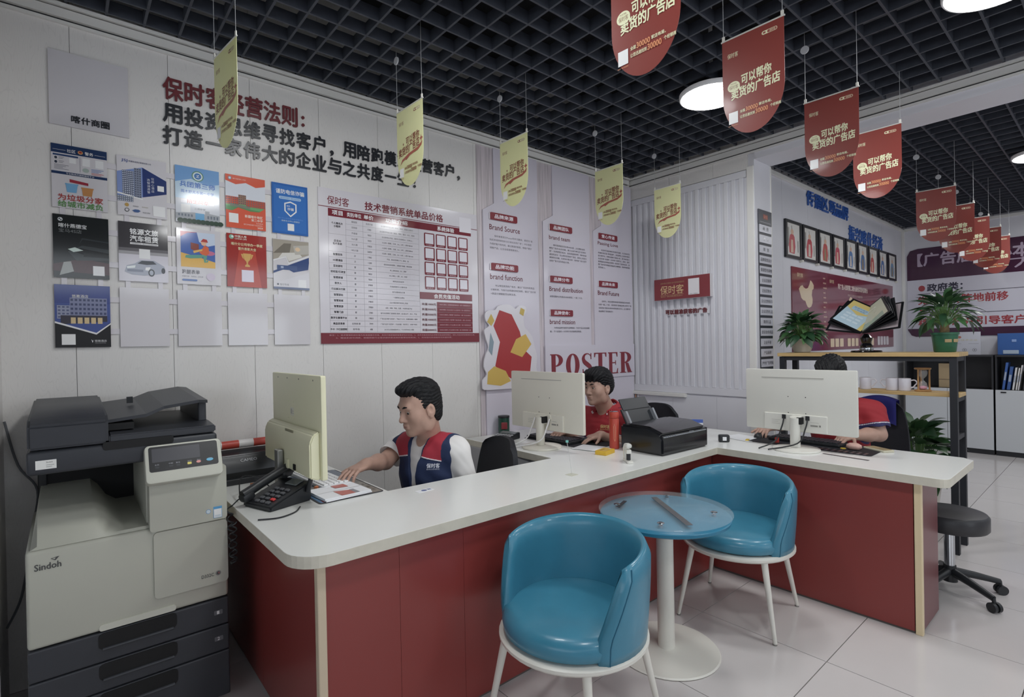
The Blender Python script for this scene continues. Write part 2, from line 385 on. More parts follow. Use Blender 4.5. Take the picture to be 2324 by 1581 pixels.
# ================================================================ reception counter
T = .79
M_top = mat('worktop_white', '#b9bab8', .22, noise=.02, nscale=2)
M_edge = mat('worktop_edge_cream', '#aca89c', .45, noise=.06, nscale=20)
M_red = mat('counter_red_laminate', '#75322f', .28, k=1.5, noise=.06, nscale=1.2)
M_strip = mat('edge_strip_beige', '#a79a86', .4)
M_dkred = mat('counter_inside_grey', '#8d8d90', .5)
poly = [(.535+.12*(1-math.cos(a)), 1.682+.12*(1-math.sin(a))) for a in np.linspace(0, PI/2, 9)] + [(3.095, 1.682)] + \
       [(3.095+.045*(1-math.cos(a)), .552+.045*(1-math.sin(a))) for a in np.linspace(0, PI/2, 6)] + [(3.69, .552), (3.74, .60), (3.74, 2.20), (2.82, 2.20), (2.82, 3.10), (2.185, 3.10), (2.155, 2.20), (1.13, 2.235), (1.13, 3.10), (.535, 3.10)]
bm = BM(); prism(bm, poly, T-.042, T, bev=.002)
for f in bm.faces: f.material_index = 0 if abs(f.normal.z) > .5 else 1
bmesh.ops.recalc_face_normals(bm, faces=bm.faces)
for f in bm.faces: f.material_index = 0 if abs(f.normal.z) > .8 else 1
obj('worktop', bm, [M_top, M_edge], None, loc=(1.8, 1.9, T-.042), label='white L-shaped reception worktop with rounded cream edges', cat='worktop')
zt = T-.0425
cb = thing('counter_base', 'long red front panel base of the reception counter behind the teal chairs', 'counter', (1.9, 1.8, 0))
for a, b in ((.640, .924), (.924, 1.21), (1.21, 2.10), (2.10, 3.15)):
    bm = BM(); box(bm, (a+.0006, 1.75, .012), (b-.0006, 1.77, zt)); obj('panel', bm, M_red, cb)
for a, b in ((1.76, 2.42), (2.42, 3.09)):
    bm = BM(); box(bm, (.625, a+.0006, .012), (.645, b-.0006, zt)); obj('side_panel', bm, M_red, cb)
bm = BM(); box(bm, (.620, 1.742, .0), (.650, 1.772, zt), .004); obj('corner_strip', bm, M_strip, cb)
bm = BM(); box(bm, (.65, 1.756, 0), (3.15, 1.766, .012)); obj('plinth', bm, M_grout, cb)
bm = BM(); box(bm, (.63, 1.78, 0), (.64, 3.08, .012)); obj('plinth', bm, M_grout, cb)
bm = BM(); box(bm, (2.17, 2.28, .0), (2.19, 3.08, zt)); obj('return_panel', bm, M_dkred, cb)
cb2 = thing('counter_base', 'red panel base of the right hand counter arm ending near the stool', 'counter', (3.3, 1.2, 0))
bm = BM(); box(bm, (3.153, .70, .012), (3.173, 1.749, zt)); obj('panel', bm, M_red, cb2)
bm = BM(); box(bm, (3.178, .672, .012), (3.50, .692, zt)); obj('end_panel', bm, mat('counter_end_dull', '#5e3537', .3, k=1.7), cb2)
bm = BM(); box(bm, (3.148, .666, 0), (3.178, .696, zt), .003); obj('corner_strip', bm, mat('edge_strip_cream', '#b9a98a', .4), cb2)
bm = BM(); box(bm, (3.158, .70, 0), (3.168, 1.749, .012)); obj('plinth', bm, M_grout, cb2)
bm = BM(); box(bm, (3.48, .70, 0), (3.50, 2.1, zt)); obj('back_panel', bm, M_dkred, cb2)
# ================================================================ teal tub chairs
M_teal = mat('leather_teal', '#336c82', .33, k=1.6, noise=.1, nscale=5, bump=.12, bscale=14, coat=.2)
M_wht = mat('metal_white_paint', '#b4b2ab', .35)
M_seam = mat('seam_dark_teal', '#124a60', .6)
def tub_chair(label, loc, rz):
    t = thing('tub_chair', label, 'chair', loc, rz, 'teal tub chairs at the bistro table')
    bm = BM(); lathe(bm, [(.05, .388), (.235, .388), (.262, .40), (.268, .43), (.258, .458), (.225, .472), (.12, .478), (.0, .48)][::1], n=48, cap=(True, False))
    bmesh.ops.remove_doubles(bm, verts=bm.verts, dist=.0005); obj('seat', bm, M_teal, t, 'all')
    # wrap-round back: outer and inner skins lofted round the arc
    bm = BM(); n = 40; nz = 10; rows = []
    def A(j): return math.radians(126 - 20*max(0, (j/nz-.25))/.75)      # half angle, narrower towards the top
    for i in range(n+1):
        s = -1+2*i/n; col_o, col_i = [], []
        for j in range(nz+1):
            a = PI/2 + s*A(j); z = .385 + (.340-.045*abs(s)**2.2)*j/nz
            ro = .272+.018*math.sin(PI*.5*j/nz); ri = ro-.048
            e = min(1, (1-abs(s))/.05+.25)
            mid = (ro+ri)/2; ro = mid+(ro-mid)*e**.5; ri = mid+(ri-mid)*e**.5
            if j == nz: ro -= .014; ri += .012
            col_o.append(bm.verts.new((ro*math.cos(a), ro*math.sin(a), z))); col_i.append(bm.verts.new((ri*math.cos(a), ri*math.sin(a), z)))
        tp = bm.verts.new(((col_o[-1].co+col_i[-1].co)/2)+Vector((0, 0, .013)))
        rows.append(col_o+[tp]+col_i[::-1])
    loft(bm, rows, (True, True), closed=True); bmesh.ops.recalc_face_normals(bm, faces=bm.faces)
    back = obj('backrest', bm, M_teal, t, 'all')
    for s in (-1, 1):
        pts = []
        for j in range(nz+1):
            a = PI/2 + s*(A(j)-.13); z = .387 + (.340-.045*.9)*j/nz; r = .2722+.018*math.sin(PI*.5*j/nz)-(.012 if j == nz else 0)
            pts.append((r*math.cos(a), r*math.sin(a), z))
        bm = BM(); tube(bm, pts, .0022, 6); obj('seam', bm, M_seam, back)
    bm = BM(); lathe(bm, [(.245, .362), (.270, .362), (.280, .372), (.280, .382), (.270, .388), (.245, .388)], n=48); 
    obj('seat_ring', bm, M_wht, t, True)
    for k in range(4):
        a = PI/4+PI/2*k; c, s = math.cos(a), math.sin(a)
        bm = BM(); cyl(bm, (.252*c, .252*s, .372), (.335*c, .335*s, .006), .0165, .0095, 14); obj('leg', bm, M_wht, t, True)
        bm = BM(); cyl(bm, (.333*c, .333*s, 0), (.3335*c, .3335*s, .007), .0105, .0105, 10); obj('foot', bm, mat('rubber_grey', '#6d6a66', .8), t)
    return t
tub_chair('teal leather tub chair with white legs nearest the camera', (1.445, 1.375, 0), math.radians(-82))
tub_chair('teal leather tub chair with white legs between bistro table and red counter', (2.745, 1.385, 0), math.radians(-80))
# ================================================================ bistro table
M_glass = mat('glass_clear', (.85, .93, .95), .02, alpha=.10, spec=.8)
M_chrome = mat('chrome', '#c9ccd0', .15, k=1, metal=1)
TX, TY = 2.145, 1.437
t = thing('bistro_table', 'round bistro table with teal top and white pedestal between the teal chairs', 'table', (TX, TY, 0))
bm = BM(); lathe(bm, [(.0, .625), (.285, .625), (.296, .632), (.298, .645), (.290, .651), (.0, .652)], (TX, TY, 0), 56, cap=(False, False)); bmesh.ops.remove_doubles(bm, verts=bm.verts, dist=.0005); obj('tabletop', bm, mat('tabletop_teal', '#226a86', .35, k=1.45, noise=.08, nscale=5), t, True)
bm = BM(); lathe(bm, [(.0, .6605), (.300, .6605), (.305, .663), (.305, .666), (.300, .6685), (.0, .6685)], (TX, TY, 0), 64, cap=(False, False)); bmesh.ops.remove_doubles(bm, verts=bm.verts, dist=.0005); gl = obj('glass_top', bm, M_glass, t, True); tag(gl, 'clear glass disc on chrome studs')
for a in (30, 120, 210, 300):
    c, s = math.cos(math.radians(a))*.22, math.sin(math.radians(a))*.22
    bm = BM(); cyl(bm, (TX+c, TY+s, .651), (TX+c, TY+s, .6604), .010, n=14); obj('stud', bm, M_chrome, t, True)
    bm = BM(); lathe(bm, [(.016, .6686), (.016, .671), (.010, .6735)], (TX+c, TY+s, 0), 16); obj('stud_cap', bm, M_chrome, t, True)
bm = BM(); cyl(bm, (TX, TY, .012), (TX, TY, .625), .039, n=28); obj('pedestal', bm, M_wht, t, True)
bm = BM(); lathe(bm, [(.236, 0), (.242, .005), (.236, .011), (.12, .016), (.05, .02), (.0, .021)], (TX, TY, 0), 56, cap=(True, False)); bmesh.ops.remove_doubles(bm, verts=bm.verts, dist=.0005); obj('foot_plate', bm, M_wht, t, True)
M_steel = mat('steel_ruler', '#6f7073', .35, k=1.5, metal=.7, noise=.1, nscale=40)
bm = BM(); rbox(bm, (2.14, 1.40, .6698), (.42, .030, .0014), math.radians(55)); solo = obj('steel_ruler', bm, M_steel, None, loc=(2.14, 1.40, .669), label='long steel ruler lying on the glass bistro table', cat='ruler')
bm = BM(); rbox(bm, (2.055, 1.615, .6698), (.11, .018, .0022), math.radians(20)); obj('cutter_blade_case', bm, mat('dark_plastic', '#2b2c2f', .4), None, loc=(2.055, 1.615, .669), label='short dark blade case on the glass by the counter side', cat='blade case')
# ================================================================ stool
M_blk = mat('plastic_black', '#1d1f22', .42, k=1.5, noise=.06, nscale=20)
M_blkl = mat('leather_black', '#2a2a2d', .38, k=1.4, bump=.05, bscale=60)
sx, sy = 3.84, .685
t = thing('rolling_stool', 'black padded rolling stool with chrome column behind the counter end', 'stool', (sx, sy, 0))
bm = BM(); lathe(bm, [(.02, .368), (.17, .368), (.178, .378), (.178, .445), (.168, .458), (.12, .464), (0, .466)], (sx, sy, 0), 40, cap=(True, False)); bmesh.ops.remove_doubles(bm, verts=bm.verts, dist=.0005); obj('seat', bm, M_blkl, t, True)
bm = BM(); cyl(bm, (sx, sy, .14), (sx, sy, .368), .025, n=20); obj('column', bm, M_chrome, t, True)
bm = BM(); cyl(bm, (sx, sy, .06), (sx, sy, .15), .036, .030, 20); obj('hub', bm, M_blk, t, True)
for k in range(5):
    a = math.radians(-52+72*k); c, s = math.cos(a), math.sin(a)
    bm = BM(); tube(bm, [(sx+.02*c, sy+.02*s, .115), (sx+.12*c, sy+.12*s, .098), (sx+.245*c, sy+.245*s, .07)], .018, 10, rad=[.024, .020, .015]); arm = obj('leg', bm, M_blk, t, True)
    bm = BM()
    for q in (-.014, .014):
        o_ = Vector((sx+.25*c, sy+.25*s, .026)); ax = Vector((-s, c, 0)); cyl(bm, o_+ax*(q-.008), o_+ax*(q+.008), .026, n=18)
    cyl(bm, (sx+.25*c, sy+.25*s, .03), (sx+.245*c, sy+.245*s, .075), .009, n=8); obj('caster', bm, M_blk, arm, True)
# ================================================================ office chairs
M_mesh = mat('chair_mesh_black', '#17191f', .7, k=1.3, bump=.2, bscale=300)
def office_chair(label, x, y, rz, back=(.44, .52), ztop=.98, seat=.46, thin=.03):
    """local front is -y"""
    t = thing('office_chair', label, 'chair', (x, y, 0), rz, 'office chairs at the counter')
    bm = BM(); prism(bm, rrect(-.24, -.24, .24, .22, .08), seat-.06, seat, bev=.015); obj('seat', bm, M_mesh, t, True)
    w, h = back; bm = BM(); rows = []; n = 14
    for i in range(n+1):
        z = ztop-h + h*i/n; f = 1-.25*(i/n)**3 if i < n else .66
        row = []
        for k in range(17):
            s = -1+2*k/16; row.append((s*w/2*f*(1-.0*i), .27+.05*(1-s*s)+.05*(i/n), z-.035*abs(s)**3*(i/n)))
        rows.append(row)
    fr = [[bm.verts.new(p) for p in r] for r in rows]; bk = [[bm.verts.new((p[0], p[1]+thin, p[2])) for p in r] for r in rows]
    rings = [a+b[::-1] for a, b in zip(fr, bk)]; loft(bm, rings, (True, True)); bmesh.ops.recalc_face_normals(bm, faces=bm.faces); obj('backrest', bm, M_mesh, t, True)
    bm = BM(); tube(bm, smoothpts([(0, .05, seat-.07), (0, .30, seat-.08), (0, .38, seat+.05), (0, .375, seat+.2)], 4), .018, 8); obj('back_bracket', bm, M_blk, t, True)
    bm = BM(); cyl(bm, (0, 0, .1), (0, 0, seat-.06), .025, n=14); obj('column', bm, M_blk, t, True)
    for k in range(5):
        a = math.radians(90+72*k); c, s = math.cos(a), math.sin(a)
        bm = BM(); tube(bm, [(0, 0, .11), (.15*c, .15*s, .09), (.27*c, .27*s, .065)], .016, 8); arm = obj('leg', bm, M_blk, t, True)
        bm = BM(); cyl(bm, (.27*c-.02*s, .27*s+.02*c, .028), (.27*c+.02*s, .27*s-.02*c, .028), .027, n=14); obj('caster', bm, M_blk, arm, True)
    return t
# ================================================================ photocopier
M_cw = mat('copier_ivory', '#96968c', .42, noise=.02, nscale=4)
M_cd = mat('copier_charcoal', '#2c2e33', .42, k=1.5, noise=.05, nscale=20, bump=.04, bscale=200)
M_cd2 = mat('copier_dark', '#1d1f22', .4, k=1.4)
M_cav = mat('copier_black_cavity', '#0b0c0e', .6, k=1)
CX0, CX1, CY, CYB = -.115, .502, 2.44, 3.08
co = thing('photocopier', 'large ivory and charcoal photocopier standing by the left wall', 'photocopier', ((CX0+CX1)/2, 2.75, 0))
F = Frame((0, CY, 0), (1, 0, 0))
bm = BM(); box(bm, (CX0+.01, CY+.02, .03), (CX1-.01, CYB-.02, .2), .006); obj('cabinet', bm, M_cd, co)
for x in (CX0+.05, CX1-.05):
    for y in (CY+.08, CYB-.08):
        bm = BM(); cyl(bm, (x-.015, y, .016), (x+.015, y, .016), .016, n=14); obj('caster', bm, M_cd2, co, True)
def drawer(z0, z1, num):
    bm = BM(); box(bm, (CX0, CY, z0), (CX1, CYB-.02, z1), .006)
    d = obj('drawer', bm, M_cd, co)
    hx0, hx1 = .075, .318
    bm = BM(); prism(bm, rrect(hx0, z1-.062, hx1, z1-.004, .016), 0, .004)
    bmesh.ops.transform(bm, matrix=Matrix(((1, 0, 0, 0), (0, 0, -1, CY+.0015), (0, 1, 0, 0), (0, 0, 0, 1))), verts=bm.verts); obj('handle_recess', bm, M_cav, d)
    bm = BM(); tube(bm, [(hx0+.012, CY-.003, z1-.062), (hx1-.012, CY-.003, z1-.062)], .006, 8); obj('handle_lip', bm, M_cd, d, True)
    if num:
        art('number_tag', d, F, [('rr', .447, z0+.045, .478, z0+.063, '#55565b', .003), ('t', num, .457, z0+.0475, .466, z0+.0605, '#d0d0d2')], d0=.0012)
drawer(.325, .434, '1'); drawer(.218, .322, '2'); drawer(.03, .215, None)
# ivory body
bm = BM(); box(bm, (CX0, CY, .438), (CX1, CYB, .775), .012, 3)
body = obj('body', bm, M_cw, co, True)
bm = BM(); prism(bm, rrect(.078, .440, .316, .462, .009), 0, .006); bmesh.ops.transform(bm, matrix=Matrix(((1, 0, 0, 0), (0, 0, -1, CY+.0005), (0, 1, 0, 0), (0, 0, 0, 1))), verts=bm.verts); obj('grip', bm, mat('copier_ivory_pale', '#a3a399', .4), body)
# output tray: raised sloping block with a scooped right half
bm = BM(); rows = []
for i, y in enumerate((CY+.012, CY+.02, CY+.10, CY+.125, CYB-.06)):
    zt_ = (.776, .786, .862, .872, .905)[i]; row = []
    for x, dz in ((CX0+.012, -1), (CX0+.03, 0), (.02, 0), (.075, 0), (.10, .25), (.13, .75), (.165, 1), (.236, 1)):
        lowz = .776+.02*(i/4); z = .776 if dz == -1 else zt_-(zt_-lowz)*max(0, dz)*(1 if i > 1 else 0)
        row.append(bm.verts.new((x, y, z)))
    rows.append(row)
loft(bm, rows, (False, False), closed=False); bmesh.ops.recalc_face_normals(bm, faces=bm.faces)
for f in bm.faces:
    if f.normal.z < 0: f.normal_flip()
obj('output_tray', bm, M_cw, body, True)
# dark inside, rear column
bm = BM(); box(bm, (CX0+.045, CYB-.10, .776), (CX1-.02, CYB, 1.06)); obj('rear_column', bm, M_cav, co)
bm = BM(); box(bm, (CX0+.02, CYB-.115, .80), (CX0+.05, CYB-.06, 1.05), .004); obj('side_post', bm, M_cd2, co)
bm = BM(); box(bm, (.232, CY+.06, .776), (CX1-.004, CYB-.05, 1.03), .004); obj('tower_core', bm, M_cw, co)
bm = BM(); prism(bm, rrect(.236, .764, CX1-.002, .985, .012), 0, .085); bmesh.ops.transform(bm, matrix=Matrix(((1, 0, 0, 0), (0, 0, -1, CY+.07), (0, 1, 0, 0), (0, 0, 0, 1))), verts=bm.verts); ud = obj('upper_door', bm, M_cw, co)
bm = BM(); prism(bm, rrect(.247, .503, CX1-.001, .758, .016), 0, .012); bmesh.ops.transform(bm, matrix=Matrix(((1, 0, 0, 0), (0, 0, -1, CY+.004), (0, 1, 0, 0), (0, 0, 0, 1))), verts=bm.verts); ld = obj('front_door', bm, M_cw, co)
# tilted control panel
fp = Frame((.222, CY-.078, .962), (1, 0, 0), (0, .36, .93)); cp = BM(); t_ = BM(); prism(t_, rrect(0, 0, .256, .145, .016), -.05, 0, bev=.004)
join(cp, t_, Matrix((tuple(fp.U)+(0,), tuple(fp.V)+(0,), tuple(fp.N)+(0,), (0, 0, 0, 1))).transposed().to_4x4() if False else Matrix(((fp.U.x, fp.V.x, fp.N.x, fp.O.x), (fp.U.y, fp.V.y, fp.N.y, fp.O.y), (fp.U.z, fp.V.z, fp.N.z, fp.O.z), (0, 0, 0, 1))))
cpo = obj('control_panel', cp, mat('copier_ivory_pale', '#a3a399', .4), co, True)
art('screen', cpo, fp, [('rr', .012, .042, .242, .138, '#17181b', .008), ('rr', .022, .078, .18, .130, '#3a3a40', .003)] +
    [('rr', x, .055, x+.013, .062, '#2b2c31', .002) for x in (.03, .075, .098)] + [('rr', .135, .055, .149, .064, '#d9b84a', .002), ('e', .173, .061, .008, .005, '#c9817a'), ('e', .212, .064, .012, .006, '#4aa3d6')] +
    [('t', s, x, .0655, x+.014, .0705, '#8f9097') for s, x in (('主页', .029), ('中断', .074), ('复位', .097), ('访问', .135), ('停止', .167), ('启动', .206))], d0=.0006)
# scanner and document feeder
bm = BM(); box(bm, (CX0+.008, CY-.005, 1.035), (CX1-.03, CYB, 1.118), .012, 3); sc = obj('scanner', bm, M_cd, co, True)
bm = BM(); prof = [(CY-.008, 1.122), (CY-.008, 1.205), (CY+.03, 1.228), (CYB-.03, 1.262), (CYB-.005, 1.25), (CYB-.005, 1.122)]
def yz(bm, prof, x0, x1):
    a = [bm.verts.new((x0, y, z)) for y, z in prof]; b = [bm.verts.new((x1, y, z)) for y, z in prof]; n = len(prof)
    bm.faces.new(a); bm.faces.new(b[::-1])
    for i in range(n): bm.faces.new((a[i], b[i], b[(i+1) % n], a[(i+1) % n]))
    bmesh.ops.recalc_face_normals(bm, faces=bm.faces)
yz(bm, prof, CX0+.012, .118); bmesh.ops.bevel(bm, geom=list(bm.edges), offset=.008, segments=2, affect='EDGES'); fd = obj('document_feeder', bm, M_cd, co, True)
bm = BM(); yz(bm, [(CY-.006, 1.122), (CY-.006, 1.15), (CY+.10, 1.158), (CYB-.02, 1.165), (CYB-.02, 1.122)], .119, CX1-.035); bmesh.ops.bevel(bm, geom=list(bm.edges), offset=.005, segments=2, affect='EDGES'); obj('lid', bm, M_cd, co, True)
bm = BM(); yz(bm, [(CY+.055, 1.16), (CY+.055, 1.185), (CYB-.04, 1.196), (CYB-.04, 1.16)], .119, .20); obj('feed_roller', bm, M_cav, fd)
# input tray: sloping up to the right above the lid
bm = BM(); rows = []
for x, z, w_ in ((.115, 1.200, 0), (.24, 1.212, .0), (.30, 1.236, .01), (.42, 1.252, .0), (.455, 1.247, .02)):
    rows.append([bm.verts.new((x, CY+.06+w_, z)), bm.verts.new((x, CYB-.05, z+.03)), bm.verts.new((x, CYB-.05, z+.018)), bm.verts.new((x, CY+.06+w_, z-.012))])
loft(bm, rows, (True, True)); bmesh.ops.recalc_face_normals(bm, faces=bm.faces); ft = obj('feed_tray', bm, M_cd, co)
bm = BM(); box(bm, (.2, CYB-.28, 1.235), (.222, CYB-.27, 1.262)); obj('paper_guide', bm, M_cd2, ft)
bm = BM(); box(bm, (CX1-.075, CY+.12, 1.155), (CX1-.045, CYB-.05, 1.245), .006); obj('tray_support', bm, M_cd, co)
bm = BM(); prism(bm, rrect(.10, 1.096, .32, 1.126, .01), 0, .006); bmesh.ops.transform(bm, matrix=Matrix(((1, 0, 0, 0), (0, 0, -1, CY-.0015), (0, 1, 0, 0), (0, 0, 0, 1))), verts=bm.verts); obj('lid_grip', bm, M_cav, sc)
art('maker_mark', body, F, [('t', 'Sindoh', -.092, .708, -.022, .730, '#3b3c3c', .02), ('p', [(-.050, .742), (-.026, .746), (-.037, .733)], '#3b3c3c'), ('p', [(-.046, .7415), (-.036, .7425), (-.039, .737)], '#96968c')], d0=.0012)
art('model_mark', ld, F, [('t', 'D332C', .404, .536, .448, .549, '#3b3c3c', .01), ('e', .464, .544, .010, .010, '#6d6c6a'), ('e', .464, .544, .006, .006, '#3e3b3c'), ('e', .466, .5445, .003, .003, '#8d4c50')], d0=.0094)
art('sticker', ud, F, [('e', .432, .803, .009, .009, '#3b78a8'), ('e', .432, .803, .0075, .0075, '#a9b6bd'), ('r', .450, .772, .481, .818, '#3f86b3'), ('r', .4515, .7735, .4795, .808, '#c4c6c5'), ('r', .455, .777, .476, .784, '#a9b3ba')], d0=.0156)
art('serial_sticker', sc, Frame((0, CY-.005, 0), (1, 0, 0)), [('r', -.083, 1.055, -.028, 1.086, '#c6c6c2'), ('t', 'Sindoh', -.055, 1.076, -.038, 1.081, '#333333'), ('r', -.055, 1.068, -.034, 1.0695, '#777777'), ('r', -.055, 1.062, -.040, 1.0635, '#777777')], d0=.0008)
# grey cords behind the copier
M_cord = mat('cord_grey', '#54565a', .6)
for pts, lab in (([(-.20, 3.10, 1.17), (-.16, 3.09, .98), (-.10, 3.095, .86), (-.12, 3.10, .68), (-.125, 3.10, .5)], 'dark grey cable hanging down the wall left of the photocopier'),
                 ([(-.20, 3.0, .33), (-.155, 3.02, .44), (-.128, 3.06, .62)], 'thin grey wire curving past the left side of the photocopier')):
    bm = BM(); tube(bm, smoothpts(pts, 6), .005, 6); obj('cable', bm, M_cord, None, loc=pts[-1], label=lab, cat='cable')
# ================================================================ vinyl cutter with striped tube
M_ct = mat('cutter_dark', '#26282c', .3, k=1.5)
vc = thing('vinyl_cutter', 'long dark vinyl cutter on the worktop behind the photocopier', 'cutter', (.72, 3.0, T))
bm = BM(); yz(bm, [(2.89, T+.012), (2.89, T+.07), (2.93, T+.135), (3.01, T+.155), (3.085, T+.12), (3.085, T+.012)], .54, .93); bmesh.ops.bevel(bm, geom=list(bm.edges), offset=.006, segments=2, affect='EDGES'); obj('body', bm, M_ct, vc, True)
bm = BM(); box(bm, (.56, 2.86, T), (.91, 2.90, T+.03), .004); obj('base', bm, M_blk, vc)
bm = BM(); box(bm, (.57, 2.887, T+.03), (.90, 2.892, T+.055)); obj('feed_slot', bm, M_cav, vc)
fc = Frame((0, 2.892, T+.075), (1, 0, 0), (0, .52, .85)); art('maker_mark', vc, fc, [('t', 'CAMEO', .665, .03, .742, .045, '#8d9096', .0)], d0=.004)
t = thing('striped_tube', 'red and white striped tube lying on top of the vinyl cutter', 'tube', (.70, 3.01, T+.17))
xs_ = [.50, .565, .60, .68, .75, .84]
for i, (a, b) in enumerate(zip(xs_, xs_[1:])):
    bm = BM(); cyl(bm, (a, 3.01, T+.178), (b, 3.01, T+.178), .021, n=18); obj('band', bm, mat('tube_red', '#9b3a31', .4) if i % 2 == 0 else mat('tube_white', '#b0aeae', .4), t, True)
# ================================================================ monitors (local: back faces -y, foot at origin)
def monitor(label, loc, rz, w, h, z0, mcol, bulge=True, cable='#c8c8c4', old=False):
    M = mat('monitor_'+mcol.lstrip('#'), mcol, .42, noise=.03, nscale=3); t = thing('monitor', label, 'monitor', loc, rz, 'desktop monitors seen from behind')
    bm = BM(); prism(bm, rrect(-w/2, z0, w/2, z0+h, .008), -.011, .011, bev=.003)
    bmesh.ops.transform(bm, matrix=Matrix(((1, 0, 0, 0), (0, 0, -1, 0), (0, 1, 0, 0), (0, 0, 0, 1))), verts=bm.verts); bmesh.ops.recalc_face_normals(bm, faces=bm.faces); hs = obj('housing', bm, M, t, True)
    bm = BM(); box(bm, (-w/2+.008, .0105, z0+.014), (w/2-.008, .0125, z0+h-.008)); obj('screen', bm, mat('screen_dark', '#1a1f2a', .2, k=1), t)
    fb = Frame((0, -.011, 0), (1, 0, 0))
    if old:
        bm = BM(); t2 = BM(); prism(t2, [(-.011, z0-.002), (-.055, z0+.012), (-.055, z0+h*.36), (-.04, z0+h*.44), (-.011, z0+h*.47)], -w/2+.004, w/2-.02)
        join(bm, t2, Matrix(((0, 0, 1, 0), (1, 0, 0, 0), (0, 1, 0, 0), (0, 0, 0, 1)))); bmesh.ops.recalc_face_normals(bm, faces=bm.faces); bmesh.ops.bevel(bm, geom=list(bm.edges), offset=.006, segments=2, affect='EDGES'); cv = obj('back_cover', bm, M, t, True)
        bm = BM()
        for k in range(9): box(bm, (-.02+.012*k, -.050, z0+h*.405), (-.014+.012*k, -.046, z0+h*.43))
        tag(obj('vents', bm, mat('vent_shadow', '#6e6c5a', .7), cv), kind='stuff')
        art('back_label', hs, fb, [('r', -.06, z0+h*.55, -.01, z0+h*.64, '#bab9a4'), ('r', -.055, z0+h*.57, -.035, z0+h*.625, '#8e8d80'), ('r', -.03, z0+h*.575, -.014, z0+h*.58, '#77766b'), ('r', -.03, z0+h*.60, -.014, z0+h*.605, '#77766b')], d0=.0006)
        for x in (-.24, -.1, .06, .24):
            bm = BM(); cyl(bm, (x, -.0112, z0+h*.95), (x, -.0105, z0+h*.95), .004, n=8); obj('screw', bm, M_cav, hs)
        for x, z in ((-.09, .7), (-.02, .7), (-.09, .52), (-.02, .52)):
            bm = BM(); cyl(bm, (x, -.0125, z0+h*z), (x, -.0105, z0+h*z), .004, n=8); obj('screw', bm, M, hs)
        bm = BM(); box(bm, (-.07, -.085, .004), (-.02, -.06, z0+.09), .004); obj('stand_neck', bm, M_steel2, t)
        bm = BM(); prism(bm, rrect(-.15, -.13, -.005, .03, .02), 0, .008, bev=.002); obj('stand_base', bm, M_steel2, t)
        bm = BM(); box(bm, (.02, -.062, z0+.015), (.045, -.054, z0+.055)); obj('socket_cover', bm, M, cv)
        bm = BM(); box(bm, (.11, -.060, z0+.02), (.135, -.054, z0+.045)); obj('socket_cover', bm, M_cav, cv)
        return t
    # slim monitor: stepped cover below, groove above, round foot
    bm = BM(); box(bm, (-w*.31, -.024, z0+.004), (w*.26, -.0105, z0+h*.28), .003); cv = obj('port_cover', bm, M, t)
    bm = BM(); box(bm, (-w*.34, -.0125, z0+h*.86), (w*.23, -.0112, z0+h*.872)); obj('groove', bm, mat('groove_grey', '#8f8d88', .6), hs)
    for x in (-.055, .045):
        for z in (.56, .30):
            bm = BM(); cyl(bm, (x, -.012, z0+h*z), (x, -.0108, z0+h*z), .003, n=8); obj('screw', bm, M_cav, hs)
    bm = BM(); tube(bm, [(0, -.055, .02), (0, -.055, z0+h*.24)], .028, 20); obj('stand_neck', bm, M, t, True)
    bm = BM(); box(bm, (-.03, -.06, z0+h*.12), (.03, -.024, z0+h*.26), .004); obj('stand_joint', bm, M, t)
    bm = BM(); box(bm, (.012, -.067, z0+h*.14), (.040, -.028, z0+h*.25), .003); obj('joint_gap', bm, M_cav, t)
    bm = BM(); lathe(bm, [(.128, 0), (.131, .004), (.128, .011), (.10, .015), (.03, .019), (.0, .02)], (0, -.045, 0), 48, cap=(True, False)); bmesh.ops.remove_doubles(bm, verts=bm.verts, dist=.0004); obj('stand_base', bm, M, t, True)
    art('back_label', cv, Frame((0, -.024, 0), (1, 0, 0)), [('r', -.15, z0+h*.17, -.10, z0+h*.175, '#8c8b86'), ('r', -.15, z0+h*.14, -.11, z0+h*.145, '#8c8b86'), ('r', -.15, z0+h*.11, -.10, z0+h*.115, '#8c8b86'), ('r', .075, z0+h*.17, .12, z0+h*.175, '#8c8b86'), ('r', .075, z0+h*.11, .115, z0+h*.135, '#77756f'), ('r', .122, z0+h*.11, .132, z0+h*.14, '#77756f')], d0=.0006)
    M_cb = mat('cable_'+cable.lstrip('#'), cable, .5)
    for x, sgn in ((-.075, -1), (.06, 1)):
        bm = BM(); box(bm, (x-.011, -.032, z0+h*.20), (x+.011, -.024, z0+h*.27), .002); pl = obj('plug', bm, M_cb if cable != '#c8c8c4' else M, t)
        bm = BM(); tube(bm, smoothpts([(x, -.03, z0+h*.21), (x-.004, -.05, z0+h*.08), (x-.03*(1 if sgn < 0 else 1.2), -.085, z0*.45), (x-.09 if sgn < 0 else x-.17, -.175, .006)], 6), .0042, 8); obj('cable', bm, M_cb, t, True)
    return t
M_steel2 = mat('stand_steel', '#8b8c8a', .3, k=1.4, metal=.6)
monitor('old yellowed cream monitor seen from behind beside the desk phone', (.815, 2.50, T), math.radians(-90), .66, .435, .115, '#bcbaa0', old=True)
monitor('white monitor seen from behind in front of the man in the red polo', (2.385, 2.475, T), math.radians(-90), .665, .378, .108, '#b3b0a6')
monitor('white monitor with black cables on the right hand counter arm', (3.395, 1.315, T), math.radians(-90), .632, .378, .104, '#b0afa9', cable='#1a1b1d')
